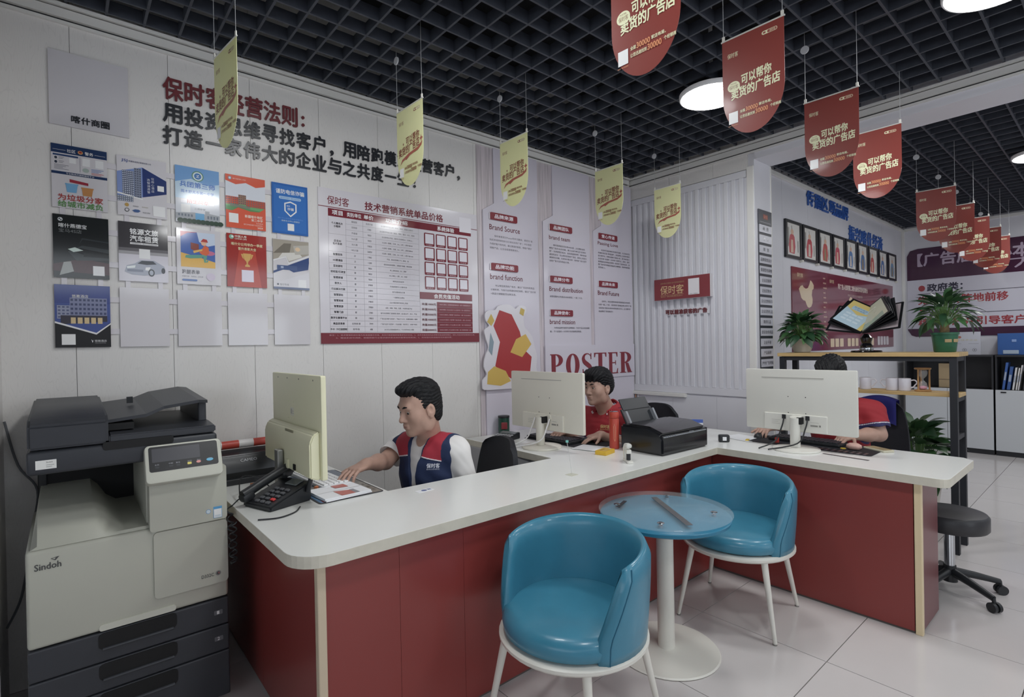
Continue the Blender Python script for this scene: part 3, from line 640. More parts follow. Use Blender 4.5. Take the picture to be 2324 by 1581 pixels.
# ================================================================ desk phone
ph = thing('desk_phone', 'black desk telephone with red key beside the cream monitor', 'telephone', (.690, 2.400, T), math.radians(-72))
bm = BM(); yzp = [(-.10, 0), (-.10, .020), (.10, .085), (.10, 0)]
def yzl(bm, prof, x0, x1, bev=.006):
    yz(bm, prof, x0, x1); bmesh.ops.bevel(bm, geom=list(bm.edges), offset=bev, segments=2, affect='EDGES'); return bm
yzl(bm, yzp, -.09, .10); pb = obj('body', bm, M_blk, ph, True)
bm = BM(); tube(bm, smoothpts([(-.068, -.115, .052), (-.068, -.085, .062), (-.068, 0, .094), (-.068, .09, .124), (-.068, .125, .126)], 4), .02, 12, rad=None); hsd = obj('handset', bm, M_blk, ph, True)
bm = BM(); rbox(bm, (-.068, -.095, .044), (.048, .055, .036), 0, .012, rx=math.radians(18)); obj('earpiece', bm, M_blk, hsd, True)
bm = BM(); rbox(bm, (-.068, .09, .104), (.048, .055, .036), 0, .012, rx=math.radians(18)); obj('mouthpiece', bm, M_blk, hsd, True)
fk = Frame((-.03, -.095, .0225), (1, 0, 0), (0, .2, .065)); key = None
for r_ in range(5):
    for c_ in range(3):
        red = (r_, c_) == (1, 2) ; bm = BM(); p_ = fk.p(.014+.036*c_, .016+.024*r_, .003); rbox(bm, p_, (.024, .014, .007), 0, .002, rx=math.atan2(.065, .2)); obj('key', bm, mat('key_red', '#b53a3a', .5) if red else mat('key_grey', '#4a4b4e', .5), pb)
bm = BM(); p_ = fk.p(.055, .172, .003); rbox(bm, p_, (.075, .045, .006), 0, .003, rx=math.atan2(.065, .2)); obj('display', bm, mat('lcd_grey', '#5a5f60', .2), pb)
bm = BM(); tube(bm, [(.106, .075, .045), (.150, .085, .19)], .011, 10, rad=[.011, .009]); obj('antenna', bm, M_blk, ph, True)
crd = [(.575, 2.46, T+.045), (.545, 2.45, T+.03)] + [(.512+.011*math.cos(a), 2.44-.0012*a+.011*math.sin(a), T+.015-.0055*a) for a in np.linspace(0, 40, 120)] + [(.512+.011*math.cos(a), 2.375+.011*math.sin(a), T-.205+.0048*(a-40)) for a in np.linspace(40, 75, 110)]
bm = BM(); tube(bm, crd, .003, 6); obj('coiled_cord', bm, M_blk, None, True, loc=(.512, 2.42, T-.2), label='black coiled phone cord hanging over the worktop edge', cat='cord')
for pts, lab in (([(.56, 2.20, T+.004), (.63, 2.17, T+.004), (.70, 2.20, T+.004), (.74, 2.26, T+.004)], 'thin black phone lead lying on the worktop edge'), ([(.57, 2.52, T+.02), (.60, 2.62, T+.085), (.68, 2.66, T+.07), (.72, 2.60, T+.02)], 'black cable looping beside the phone handset')):
    bm = BM(); tube(bm, smoothpts(pts, 6), .003, 6); obj('phone_lead', bm, M_blk, None, loc=pts[0], label=lab, cat='cable')
# ================================================================ things on the left arm of the worktop
def flat(name, label, cat, cx, cy, w, d, h, rz, m, bev=.002, z=T, shapes=None, group=None):
    t = thing(name, label, cat, (cx, cy, z), rz, group); bm = BM(); prism(bm, rrect(-w/2, -d/2, w/2, d/2, min(w, d)*.06), 0, h, bev=min(bev, h*.3)); o = obj('body', bm, m, t)
    if shapes: art('print', t, Frame((-w/2, -d/2, h), (1, 0, 0), (0, 1, 0)), shapes, d0=.0003)
    return t
M_pap = mat('paper_white', '#bdbec2', .6)
flat('desk_mat', 'dark grey printed desk mat under the booklets and keyboard', 'desk mat', .965, 2.535, .30, .59, .003, 0, mat('mat_dark', '#2c2d30', .6), shapes=[('r', .008, .008, .292, .582, '#6f6a62'), ('r', .008, .30, .292, .582, '#4d5868'), ('r', .008, .01, .10, .26, '#46688a'), ('r', .02, .015, .09, .045, '#9c3b34'), ('r', .10, .31, .2, .36, '#4b7560')] + [('r', .11+.02*(k % 9), .05+.06*(k//9), .122+.02*(k % 9), .07+.06*(k//9), '#59554e') for k in range(27)])
bk = [(0, '#b04a3a'), (1, '#b04a3a'), (2, '#9aa0a8')]
t = thing('booklet_stack', 'stack of white booklets with red and grey bands under the reaching hand', 'booklets', (.945, 2.345, T+.004), math.radians(3))
for k in range(2):
    bm = BM(); rbox(bm, (random.uniform(-.004, .004), random.uniform(-.004, .004), .0045+.007*k), (.215, .20, .0064), random.uniform(-.03, .03)); obj('booklet', bm, M_pap, t)
art('cover_print', t, Frame((-.105, -.1, .0148), (1, 0, 0), (0, 1, 0)), [('p', [(.07, .0), (.135, .0), (.135, .065), (.07, .09)], '#a2483c'), ('r', .135, 0, .155, .07, '#6b7078'), ('r', .0, .095, .21, .102, '#c9cacc'), ('p', [(.10, .135), (.16, .125), (.16, .19), (.10, .198)], '#a2483c'), ('t', '封面', .05, .15, .075, .165, '#8d8d90')][:4], d0=.0006)
kb = thing('keyboard', 'white keyboard with grey keys half hidden behind the cream monitor', 'keyboard', (.965, 2.64, T+.004), math.radians(-88))
bm = BM(); prism(bm, rrect(-.21, -.07, .21, .07, .015), 0, .018, bev=.004); obj('body', bm, mat('keyboard_white', '#b3b4b6', .4), kb, True); kk = None
for r_ in range(5):
    for c_ in range(15):
        if kk is None: bm = BM(); rbox(bm, (0, 0, 0), (.022, .02, .007), 0, .002); kk = obj('key', bm, mat('key_white', '#c0c1c4', .45), kb); kk.location = (-.185+.0262*c_, -.05+.025*r_, .021)
        else: copyobj(kk, kb, (-.185+.0262*c_, -.05+.025*r_, .021))
flat('tablet', 'small black tablet lying behind the white keyboard', 'tablet', 1.035, 2.96, .15, .10, .010, math.radians(-10), M_blk)
flat('eraser', 'orange rubber eraser beside the booklets', 'eraser', .905, 2.50, .045, .018, .012, .6, mat('orange_plastic', '#b06a45', .5), z=T+.004)
flat('glue_stick', 'small orange and white stick in front of the vinyl cutter', 'stick', .71, 2.79, .06, .016, .014, .1, mat('amber_plastic', '#8a5230', .4))
flat('printed_label', 'small blue and white printed label stuck on the worktop edge', 'label', 1.255, 2.12, .085, .04, .001, math.radians(4), M_pap, bev=0, shapes=[('e', .04, .02, .013, .013, '#5a6a94'), ('r', .06, .012, .066, .03, '#5a6a94'), ('r', .07, .012, .076, .03, '#5a6a94')])
# ================================================================ things on the middle desk
kb2 = thing('calculator', 'black desk calculator behind the middle white monitor', 'calculator', (2.345, 2.87, T), math.radians(-75))
bm = BM(); yzl(bm, [(-.10, 0), (-.10, .012), (.10, .045), (.10, 0)], -.075, .075, .004); cbod = obj('body', bm, M_blk, kb2, True)
fk = Frame((-.075, -.1, .0125), (1, 0, 0), (0, .2, .033)); bm = BM(); rbox(bm, fk.p(.075, .165, .002), (.13, .045, .004), rx=.165); obj('display', bm, mat('lcd_grey', '#5a5f60', .2), cbod)
for r_ in range(5):
    for c_ in range(6):
        bm = BM(); rbox(bm, fk.p(.015+.024*c_, .02+.024*r_, .002), (.018, .017, .006), 0, .002, rx=.165); obj('key', bm, mat('key_grey2', '#8c8d90', .5), cbod)
t = thing('tea_tin', 'dark green tea tin half hidden behind the middle monitor', 'tin', (2.49, 3.04, T)); bm = BM(); cyl(bm, (2.49, 3.04, T), (2.49, 3.04, T+.125), .042, n=28); obj('body', bm, mat('tin_green', '#1c3a30', .3), t, True)
bm = BM(); cyl(bm, (2.49, 3.04, T+.126), (2.49, 3.04, T+.14), .043, n=28); obj('lid', bm, M_blk, t, True)
bm = BM(); rbox(bm, (2.465, 3.005, T+.07), (.045, .012, .05), math.radians(-40), .004); obj('label_patch', bm, mat('tin_red', '#6e2a2e', .4), t)
flat('desk_mat', 'black desk mat under the keyboard of the man in the red polo', 'desk mat', 2.63, 2.50, .30, .62, .003, 0, mat('mat_black', '#15171c', .6))
kb3 = thing('keyboard', 'black keyboard behind the foot of the middle monitor', 'keyboard', (2.57, 2.60, T+.003), math.radians(-90))
bm = BM(); prism(bm, rrect(-.21, -.065, .21, .065, .012), 0, .018, bev=.004); obj('body', bm, M_blk, kb3, True); kk = None
for r_ in range(5):
    for c_ in range(15):
        if kk is None: bm = BM(); rbox(bm, (0, 0, 0), (.022, .02, .007), 0, .002); kk = obj('key', bm, mat('key_black', '#24262b', .45), kb3); kk.location = (-.185+.0262*c_, -.047+.0235*r_, .021)
        else: copyobj(kk, kb3, (-.185+.0262*c_, -.047+.0235*r_, .021))
def mouse(label, x, y, rz, z):
    bm = BM(); n = 12; rows = []
    for i in range(n+1):
        a = PI*i/n; yy = -math.cos(a)*.055; w_ = max(.004, .031*math.sin(a)**.6); h_ = max(.002, .036*math.sin(a*.9+.12)**.8)
        rows.append([bm.verts.new((w_*math.cos(b), yy, h_*math.sin(b))) for b in np.linspace(0, PI, 9)])
    loft(bm, rows, (True, True), closed=True); bmesh.ops.recalc_face_normals(bm, faces=bm.faces)
    bmesh.ops.transform(bm, matrix=Matrix.Translation((x, y, z)) @ Matrix.Rotation(rz, 4, 'Z'), verts=bm.verts); return obj('computer_mouse', bm, M_blk, None, True, loc=(x, y, z), label=label, cat='mouse')
mouse('black mouse under the hand of the man in the red polo', 2.665, 2.375, math.radians(90), T+.0035)
for k, (x, y, w_, d_, rz, lab) in enumerate(((2.53, 2.215, .21, .16, .25, 'white paper sheet lying in front of the red flask'), (3.52, 1.72, .25, .18, -.3, 'white paper sheet beside the tape measure'))):
    bm = BM(); rbox(bm, (x, y, T+.002+.002*(k == 0)), (d_, w_, .0012), rz); obj('paper_sheet', bm, M_pap, None, loc=(x, y, T), label=lab, cat='paper')
# red flask
t = thing('thermos_flask', 'red thermos flask standing in front of the black printer', 'flask', (2.635, 2.12, T))
M_fl = mat('flask_red', '#94382c', .38, noise=.03, nscale=10)
bm = BM(); lathe(bm, [(.028, 0), (.031, .003), (.031, .185), (.028, .192)], (2.635, 2.12, T), 32); fb_ = obj('body', bm, M_fl, t, True)
bm = BM(); lathe(bm, [(.0305, .194), (.0315, .197), (.0315, .226), (.028, .231)], (2.635, 2.12, T), 32); obj('cap', bm, M_fl, t, True)
bm = BM(); lathe(bm, [(.0, .2315), (.026, .2315), (.027, .2335), (.0, .234)], (2.635, 2.12, T), 32, cap=(False, False)); bmesh.ops.remove_doubles(bm, verts=bm.verts, dist=.0003); obj('cap_disc', bm, M_chrome, t, True)
pts = [(2.635+.0318*math.cos(a), 2.12+.0318*math.sin(a), T+.05+h) for h, a in ((0, -2.35), (.015, -2.52), (.09, -2.55), (.11, -2.4), (.09, -2.22), (.015, -2.2), (0, -2.35))]
bm = BM(); tube(bm, pts, .0012, 6); obj('emblem', bm, mat('flask_gold', '#b98a6d', .4), fb_)
flat('small_box', 'small yellow cardboard box in front of the middle monitor', 'box', 2.47, 2.06, .115, .075, .024, math.radians(12), mat('box_yellow', '#b3912f', .45), shapes=[('r', .01, .01, .105, .065, '#b89a3a'), ('r', .02, .045, .075, .055, '#8f6d22'), ('r', .085, .015, .10, .03, '#c5bfa6')])
# tape dispenser / stapler
t = thing('stapler', 'white upright stapler with dark spring beside the black printer', 'stapler', (2.385, 1.825, T), math.radians(-38))
bm = BM(); prism(bm, rrect(-.017, -.055, .017, .055, .01), 0, .012, bev=.003); obj('base', bm, mat('stapler_white', '#b5b4ae', .35), t)
bm = BM(); yzl(bm, [(.02, .012), (.052, .012), (.055, .075), (.03, .10), (-.03, .104), (-.032, .082), (.012, .076), (.028, .05)], -.015, .015, .004); obj('arm', bm, mat('stapler_white', '#b5b4ae', .35), t, True)
bm = BM(); cyl(bm, (0, -.01, .014), (0, -.01, .05), .012, n=14); obj('spring', bm, M_blk, t, True)
bm = BM(); rbox(bm, (0, -.01, .06), (.028, .03, .022), 0, .003); obj('head', bm, mat('stapler_white', '#b5b4ae', .35), t)
# ================================================================ inkjet printer on the corner
pr = thing('inkjet_printer', 'black inkjet printer standing on the counter corner', 'printer', (2.87, 1.92, T), math.radians(-2))
# local: front -y; width x; body about .50 x .30 x .19
bm = BM(); yzl(bm, [(-.165, .0), (-.165, .095), (-.15, .128), (-.06, .158), (.15, .158), (.15, 0)], -.235, .235, .012); pbod = obj('body', bm, mat('printer_black', '#15171b', .22, k=1.4, coat=.3), pr, True)
bm = BM(); yzl(bm, [(-.152, .132), (-.062, .1625), (.10, .165), (.10, .16), (-.06, .158), (-.152, .128)], -.215, .215, .002); obj('lid', bm, mat('printer_grey_lid', '#2b2b2e', .25, k=1.4, coat=.3), pr, True)
bm = BM(); rbox(bm, (0, -.160, .108), (.44, .012, .006), 0, .002); obj('silver_line', bm, mat('silver', '#6f7277', .3), pr)
bm = BM(); box(bm, (.237, -.14, 0), (.275, .10, .115), .006); obj('ink_tank', bm, mat('printer_black2', '#181b22', .35, k=1.4), pr, True)
bm = BM(); rbox(bm, (-.03, .165, .19), (.30, .012, .11), 0, .004, rx=math.radians(-28)); rt = obj('rear_tray', bm, mat('printer_smoke', '#25272b', .3, k=1.4), pr)
bm = BM(); rbox(bm, (-.03, .20, .265), (.27, .010, .08), 0, .004, rx=math.radians(-28)); obj('tray_extension', bm, mat('printer_smoke', '#25272b', .3, k=1.4), rt)
for x in (-.165, .105):
    bm = BM(); rbox(bm, (x, .145, .185), (.018, .03, .09), 0, .003, rx=math.radians(-28)); obj('paper_guide', bm, mat('silver', '#6f7277', .3), rt)
art('maker_mark', pr, Frame((0, -.167, 0), (1, 0, 0)), [('t', 'EPSON', .03, .112, .075, .121, '#8d9096')], d0=.001)
for k in range(5):
    bm = BM(); cyl(bm, (-.20+.022*k, -.1665, .112), (-.20+.022*k, -.164, .112), .004, n=8); obj('button', bm, mat('button_grey', '#55585e', .4), pr)
t = thing('standing_card', 'small white card with a blue top edge behind the printer', 'card', (3.42, 2.03, T), math.radians(-55))
bm = BM(); rbox(bm, (0, 0, .055), (.12, .003, .11), 0); obj('card', bm, M_pap, t); art('print', t, Frame((-.06, -.0015, 0), (1, 0, 0)), [('r', 0, .085, .12, .11, '#3c549b')], d0=.0004)
bm = BM(); rbox(bm, (0, .03, .004), (.10, .06, .006)); obj('foot', bm, M_pap, t)
# tape measure
t = thing('tape_measure', 'black and white tape measure at the counter corner', 'tape measure', (3.30, 1.745, T), math.radians(-50))
bm = BM(); prism(bm, rrect(-.034, -.022, .034, .022, .012), 0, .048, bev=.008); obj('case', bm, M_blk, t, True)
bm = BM(); rbox(bm, (0, -.023, .024), (.024, .004, .024), 0, .001); obj('label_patch', bm, M_pap, t)
# ================================================================ right counter arm
flat('desk_mat', 'dark printed desk mat on the right counter arm', 'desk mat', 3.575, 1.30, .29, .70, .003, 0, mat('mat_black', '#15171c', .6), shapes=[('r', .01+.025*(k % 3), .03+.033*(k//3), .028+.025*(k % 3), .045+.033*(k//3), ('#3f4e63', '#6b4a40', '#4a4c52')[k % 3]) for k in range(36)])
kb4 = thing('keyboard', 'black keyboard under the hands on the right counter arm', 'keyboard', (3.63, 1.36, T+.003), math.radians(-90))
bm = BM(); prism(bm, rrect(-.215, -.07, .215, .07, .012), 0, .02, bev=.004); obj('body', bm, M_blk, kb4, True); kk = None
for r_ in range(5):
    for c_ in range(15):
        if kk is None: bm = BM(); rbox(bm, (0, 0, 0), (.022, .02, .008), 0, .002); kk = obj('key', bm, mat('key_black', '#24262b', .45), kb4); kk.location = (-.185+.0262*c_, -.05+.025*r_, .0235)
        else: copyobj(kk, kb4, (-.185+.0262*c_, -.05+.025*r_, .0235))
mouse('black mouse under the left hand on the right counter arm', 3.62, 1.655, math.radians(90), T)
t = thing('smartphone', 'phone in a beige case lying at the end of the right counter arm', 'phone', (3.66, .975, T), math.radians(60))
bm = BM(); prism(bm, rrect(-.075, -.038, .075, .038, .012), 0, .012, bev=.003); obj('case', bm, mat('case_beige', '#a39f8d', .45), t, True); bm = BM(); prism(bm, rrect(-.066, -.03, .066, .03, .008), .0122, .0135); obj('back_print', bm, mat('case_picture', '#7f7156', .5, noise=.3, nscale=40), t)
t = thing('earbud_case', 'pink earbud case with a small yellow ring beside the phone', 'earbud case', (3.57, 1.075, T+.0035))
bm = BM(); lathe(bm, [(.0, 0), (.022, .002), (.032, .014), (.030, .028), (.018, .037), (0, .039)], (3.57, 1.075, T+.0035), 24, sy=1.3, cap=(False, False)); bmesh.ops.remove_doubles(bm, verts=bm.verts, dist=.0004); obj('case', bm, mat('pink_case', '#b08f84', .45, noise=.15, nscale=60), t, 'all')
bm = BM(); tube(bm, [(3.545+.013*math.cos(a), 1.125+.013*math.sin(a), T+.007) for a in np.linspace(0, 2*PI, 17)], .0025, 6); obj('ring', bm, mat('ring_yellow', '#b59a3c', .4), t)
bm = BM(); rbox(bm, (3.325, 1.045, T+.0012), (.018, .235, .0016), math.radians(-6)); obj('steel_ruler', bm, M_steel, None, loc=(3.325, 1.045, T), label='thin steel ruler along the edge of the right counter arm', cat='ruler')
flat('plug', 'small red plug standing near the foot of the right monitor', 'plug', 3.50, 1.49, .02, .02, .035, 0, mat('red_plastic', '#a53a33', .4), bev=.004)
flat('clip', 'small yellow clip on the worktop by the black mouse', 'clip', 3.45, 1.66, .05, .02, .008, .3, mat('clip_yellow', '#b59a2c', .4))

t = thing('label_stand', 'thin clear label wand with a teal tag standing on the worktop', 'label stand', (1.95, 1.845, T))
bm = BM(); tube(bm, [(1.95, 1.845, T), (1.962, 1.87, T+.085), (1.972, 1.895, T+.155)], .0015, 6); obj('wand', bm, mat('wand_clear', '#a9aaa8', .2, alpha=.6), t)
bm = BM(); rbox(bm, (1.972, 1.895, T+.16), (.006, .014, .012), .5, .001); obj('tag', bm, mat('tag_teal', '#6aa39c', .4), t)
bm = BM(); prism(bm, rrect(1.925, 1.82, 1.975, 1.87, .004), T, T+.0012); obj('foot', bm, mat('tape_patch', '#a6a69a', .2), t)
t = thing('loose_wires', 'small bundle of loose wires with an orange connector at the wall corner', 'wires', (4.16, 3.06, .86))
for k, (dy, m) in enumerate(((0, M_blk), (.012, mat('wire_orange', '#b5713f', .5)), (-.012, M_pap))):
    bm = BM(); tube(bm, smoothpts([(4.175, 3.075+dy, .965), (4.158, 3.065+dy, .94), (4.166, 3.055-dy, .90), (4.172, 3.062+dy, .86)], 4), .003, 6); obj('wire', bm, m, t)
# ================================================================ lettering, posters and boards on the walls
FL = Frame((0, D, 0), (1, 0, 0)); FS = Frame((XS, 0, 0), (0, -1, 0)); FJ = Frame((0, YJ, 0), (1, 0, 0)); FG = Frame((0, YG-.006, 0), (1, 0, 0)); FB = Frame((XB, 0, 0), (0, -1, 0))
def slab(bm, fr, poly, n0, n1, mi=0):
    a = [bm.verts.new(fr.p(u, v, n0)) for u, v in poly]; b = [bm.verts.new(fr.p(u, v, n1)) for u, v in poly]; k = len(poly)
    fs = [bm.faces.new(a[::-1]), bm.faces.new(b)] + [bm.faces.new((a[i], a[(i+1) % k], b[(i+1) % k], b[i])) for i in range(k)]
    for f in fs: f.material_index = mi
    bmesh.ops.recalc_face_normals(bm, faces=bm.faces); return bm
def rect(u0, v0, u1, v1): return [(u0, v0), (u1, v0), (u1, v1), (u0, v1)]
def up(fr, n): return Frame(fr.p(0, 0, n), fr.U, fr.V)
M_board = mat('board_white_gloss', '#b3b0b5', .12, noise=.01, nscale=3)
M_acr = mat('acrylic_white_gloss', '#afacb0', .08)
M_let = mat('letter_black', '#23252a', .3, k=1.4); M_letr = mat('letter_maroon', '#5c2a2e', .3, k=1.6)
# --- square white notice board (its code square is left blank)
t = thing('notice_board', 'square white notice board high on the left wall with four black characters', 'sign', FL.p(.11, 2.48))
bm = BM(); slab(bm, FL, rect(-.033, 2.482, .256, 2.815), .0005, .012); obj('board', bm, mat('board_grey_white', '#a5a3a7', .3), t)
for k, ch in enumerate('喀什商圈'): letter('character', ch, t, up(FL, .012), .043+.0355*k, 2.503, .043+.0355*k+.031, 2.534, M_let, .002, .03)
# --- three rows of cut-out letters
def row(text, u0, pitch, v0, h, m, label, slope=.022, w=.088):
    t = thing('wall_lettering', label, 'lettering', FL.p(u0, v0))
    for k, ch in enumerate(text):
        a = u0+pitch*k; b = v0+slope*(a-.4)
        if ch in '，：！':
            q = {'，': ',', '：': ':', '！': '!'}[ch]; s = {'，': (.012, -.012, .030, .018), '：': (.016, .012, .030, .07), '！': (.026, 0, .040, h)}[ch]
            letter('character', q, t, up(FL, .003), a+s[0], b+s[1], a+s[2], b+s[3], m, .007, .02)
        elif ch == '一': letter('character', ch, t, up(FL, .003), a+.004, b+h*.43, a+w, b+h*.53, m, .007, .02)
        else: letter('character', ch, t, up(FL, .003), a, b, a+w*(.9 if ch == '户' else 1), b+h, m, .007, .026)
    return t
row('保时客经营法则：', .398, .0945, 2.718, .110, M_letr, 'top row of maroon cut-out characters on the left wall', .03, .085)
row('用投资思维寻找客户，用陪跑模式经营客户，', .397, .0925, 2.604, .090, M_let, 'long middle row of black cut-out characters on the left wall', .028, .08)
row('打造一家伟大的企业与之共度一生！', .394, .0925, 2.493, .090, M_let, 'lowest row of black cut-out characters on the left wall', .024, .08)
# --- display of A4 posters: white lattice behind, a sheet in every field
PX = [-.03, .2045, .4395, .667, .900]; PZ = [2.111, 1.796, 1.481]; PW, PH = .198, .284
t = thing('poster_lattice', 'white acrylic lattice joining the posters on the left wall', 'display rack', FL.p(.53, 1.48))
for i in range(5):
    for j in range(3):
        if i < 4:
            for dz in (.06, .21):
                bm = BM(); slab(bm, FL, rect(PX[i]+PW-.004, PZ[j]+dz, PX[i+1]+.004, PZ[j]+dz+.026), .0005, .0055); obj('bridge', bm, M_acr, t)
        if j < 2:
            for dx in (.025, .155):
                bm = BM(); slab(bm, FL, rect(PX[i]+dx, PZ[j+1]+PH-.004, PX[i]+dx+.02, PZ[j]+.004), .0005, .0055); obj('bridge', bm, M_acr, t)
def poster(i, j, label, shapes, base='#b3b0b4', extra=0):
    x, z = PX[i], PZ[j]; t = thing('poster' if shapes else 'poster_holder', label, 'poster' if shapes else 'poster holder', FL.p(x+PW/2, z), group='posters on the lattice' if shapes else 'empty white poster holders')
    bm = BM(); slab(bm, FL, rect(x, z-extra, x+PW, z+PH), .006, .010); obj('sheet', bm, pm(base, .08), t)
    if shapes: art('print', t, Frame(FL.p(x, z, .010), FL.U, FL.V), shapes, d0=.0003, rough=.1)
w, h = PW, PH
def bld(u0, v0, u1, v1, wall, win, nx, ny, sk=0):
    out = [('p', [(u0, v0), (u1, v0-sk), (u1, v1+sk), (u0, v1)], wall)]; du = (u1-u0)/nx
    for a in range(nx):
        for b in range(ny):
            f = (a+.2)/nx; y0 = v0-sk*f; y1 = v1+sk*f; dv = (y1-y0)/ny
            out.append(('r', u0+du*(a+.2), y0+dv*(b+.25), u0+du*(a+.8), y0+dv*(b+.75), win))
    return out
tiny = lambda u, v, n, c='#6f6f78', L=.03: [('r', u, v-.006*k, u+L*(1-.2*(k % 3)), v-.006*k+.0022, c) for k in range(n)]
poster(0, 0, 'poster with two navy bands and coloured waste bin slogan below', [('r', 0, .245, w, h, '#223456'), ('t', '社区', .055, .252, .085, .267, '#c9cbd2', .01), ('t', '警务', .118, .252, .148, .267, '#c9cbd2', .01), ('e', .102, .26, .009, .008, '#b98a4a'), ('e', .102, .261, .006, .005, '#8c2f2c'), ('r', .006, .2585, .05, .2595, '#c9cbd2'), ('r', .153, .2585, .192, .2595, '#c9cbd2'),
    ('r', .006, .232, .094, .240, '#2c4166'), ('e', .016, .222, .005, .006, '#333a48'), ('e', .016, .203, .005, .006, '#333a48')] + tiny(.026, .225, 2, L=.018) + tiny(.026, .207, 2, L=.018) + tiny(.01, .19, 4, L=.05) + [('r', .062, .205, .086, .228, '#c4c4c8'), ('r', .108, .200, .136, .236, '#c4c4c8'), ('r', .155, .200, .185, .236, '#c4c4c8'), ('l', .1, .17, .1, .24, .001, '#55596a'), ('e', .12, .182, .012, .010, '#8d9a94')] + tiny(.14, .19, 3, '#46669a', .045) + tiny(.14, .172, 2, '#a44a46', .045) +
    [('r', 0, .150, w, .162, '#223456'), ('t', '专业精准的居民服务平台', .05, .1525, .15, .1595, '#c9cbd2'), ('p', [(.062, .132), (.128, .124), (.128, .112), (.062, .118)], '#8b2b38'), ('p', [(.052, .072), (.085, .072), (.09, .108), (.048, .108)], '#5f93b8'), ('r', .046, .106, .092, .112, '#5f93b8'), ('p', [(.108, .064), (.14, .064), (.145, .098), (.104, .098)], '#a9743f'), ('r', .102, .096, .147, .102, '#a9743f'),
     ('t', '为垃圾分家', .02, .034, .18, .062, '#93332f', .02), ('t', '给城市减负', .02, .004, .18, .032, '#4a7a3f', .02)], extra=0.0)
poster(1, 0, 'poster of a tall hotel tower on a navy wedge beside the bin poster', [('t', 'JSJ', .018, .253, .042, .268, '#3b4a7a', .03), ('t', '新疆智涵酒店管理有限公司', .046, .257, .135, .265, '#2f3450', .01), ('p', [(0, .085), (.1, .095), (w, .125), (w, .19), (.1, .24), (0, .205)], '#2a3764'), ('p', [(0, .085), (.1, .095), (.1, .24), (0, .205)], '#6c7fae')] + bld(.02, .095, .066, .215, '#4e5568', '#aeb4c2', 6, 13, -.0) + bld(.067, .09, .095, .232, '#6f7688', '#474d5e', 3, 13, .0) + [('p', [(0, .10), (.1, .082), (.1, .0865), (0, .108)], '#c8c8cc')] + bld(.0, .066, .062, .092, '#5a6170', '#a9afba', 8, 3) +
    [('t', '住', .135, .185, .147, .197, '#b6b9c6'), ('t', '称', .135, .170, .147, .182, '#b6b9c6'), ('t', '心', .135, .155, .147, .167, '#b6b9c6'), ('t', '酒', .135, .140, .147, .152, '#b6b9c6'), ('t', '店', .135, .125, .147, .137, '#b6b9c6'), ('t', '选', .118, .178, .13, .19, '#b6b9c6'), ('t', '智', .118, .163, .13, .175, '#b6b9c6'), ('t', '涵', .118, .148, .13, .16, '#b6b9c6'), ('t', '酒', .118, .133, .13, .145, '#b6b9c6'), ('t', '管', .118, .118, .13, .13, '#b6b9c6'),
     ('r', .16, .135, .187, .162, '#c9c9cc'), ('e', .036, .050, .008, .009, '#a1813f'), ('e', .036, .026, .009, .009, '#2f3338'), ('e', .036, .026, .0065, .0065, '#b3b0b4'), ('p', [(.056, .026), (.068, .032), (.082, .032), (.09, .026), (.08, .018), (.066, .018)], '#3d5580'), ('t', '智涵酒店', .06, .044, .082, .050, '#55565e'), ('t', '悦来酒店', .095, .044, .12, .050, '#8d8570'), ('t', '智涵大酒店', .098, .018, .128, .024, '#44464e'), ('r', .140, .010, .190, .060, '#c9c9cc')])
poster(2, 0, 'pale blue sky poster with round school crest and handwritten title', [('r', 0, .11, w, h, '#5f8ab8'), ('p', [(0, .11), (w, .11), (w, .215), (.14, .2), (.07, .225), (0, .20)], '#9db4cd'), ('r', 0, 0, w, .12, '#b2b5bc'), ('e', .1, .242, .027, .027, '#4f7a6a'), ('e', .1, .242, .022, .022, '#b9c4c8'), ('e', .1, .242, .016, .016, '#3a6aa0'), ('t', 'Z', .093, .236, .107, .248, '#d3d9de', .02),
     ('t', '兵团第三师', .02, .180, .178, .208, '#2c5fa8', .02), ('t', '图木舒克市第一中学', .025, .150, .172, .166, '#2c5fa8', .015), ('r', .02, .096, .175, .120, '#a9a9ae'), ('r', .022, .098, .173, .118, '#bdbcc2'), ('t', '招生简章', .05, .099, .148, .118, '#a4423f', .015), ('r', .024, .05, .064, .09, '#c9c9cc'), ('t', '三师中学', .082, .068, .132, .079, '#5b6068'), ('p', [(0, .016), (w, .0), (w, .05), (.15, .056), (.15, .068), (.13, .068), (.13, .05), (.08, .054), (0, .044)], '#8c9096'), ('r', .086, .018, .126, .052, '#4f8fb8')] + [('r', .01+.014*k, .03, .018+.014*k, .042, '#5f6873') for k in range(5)] + [('r', .14+.014*k, .028, .148+.014*k, .044, '#5f6873') for k in range(4)] + [('e', .02+.02*k, .008, .014, .012, '#33443a') for k in range(10)], base='#aeb4bd')
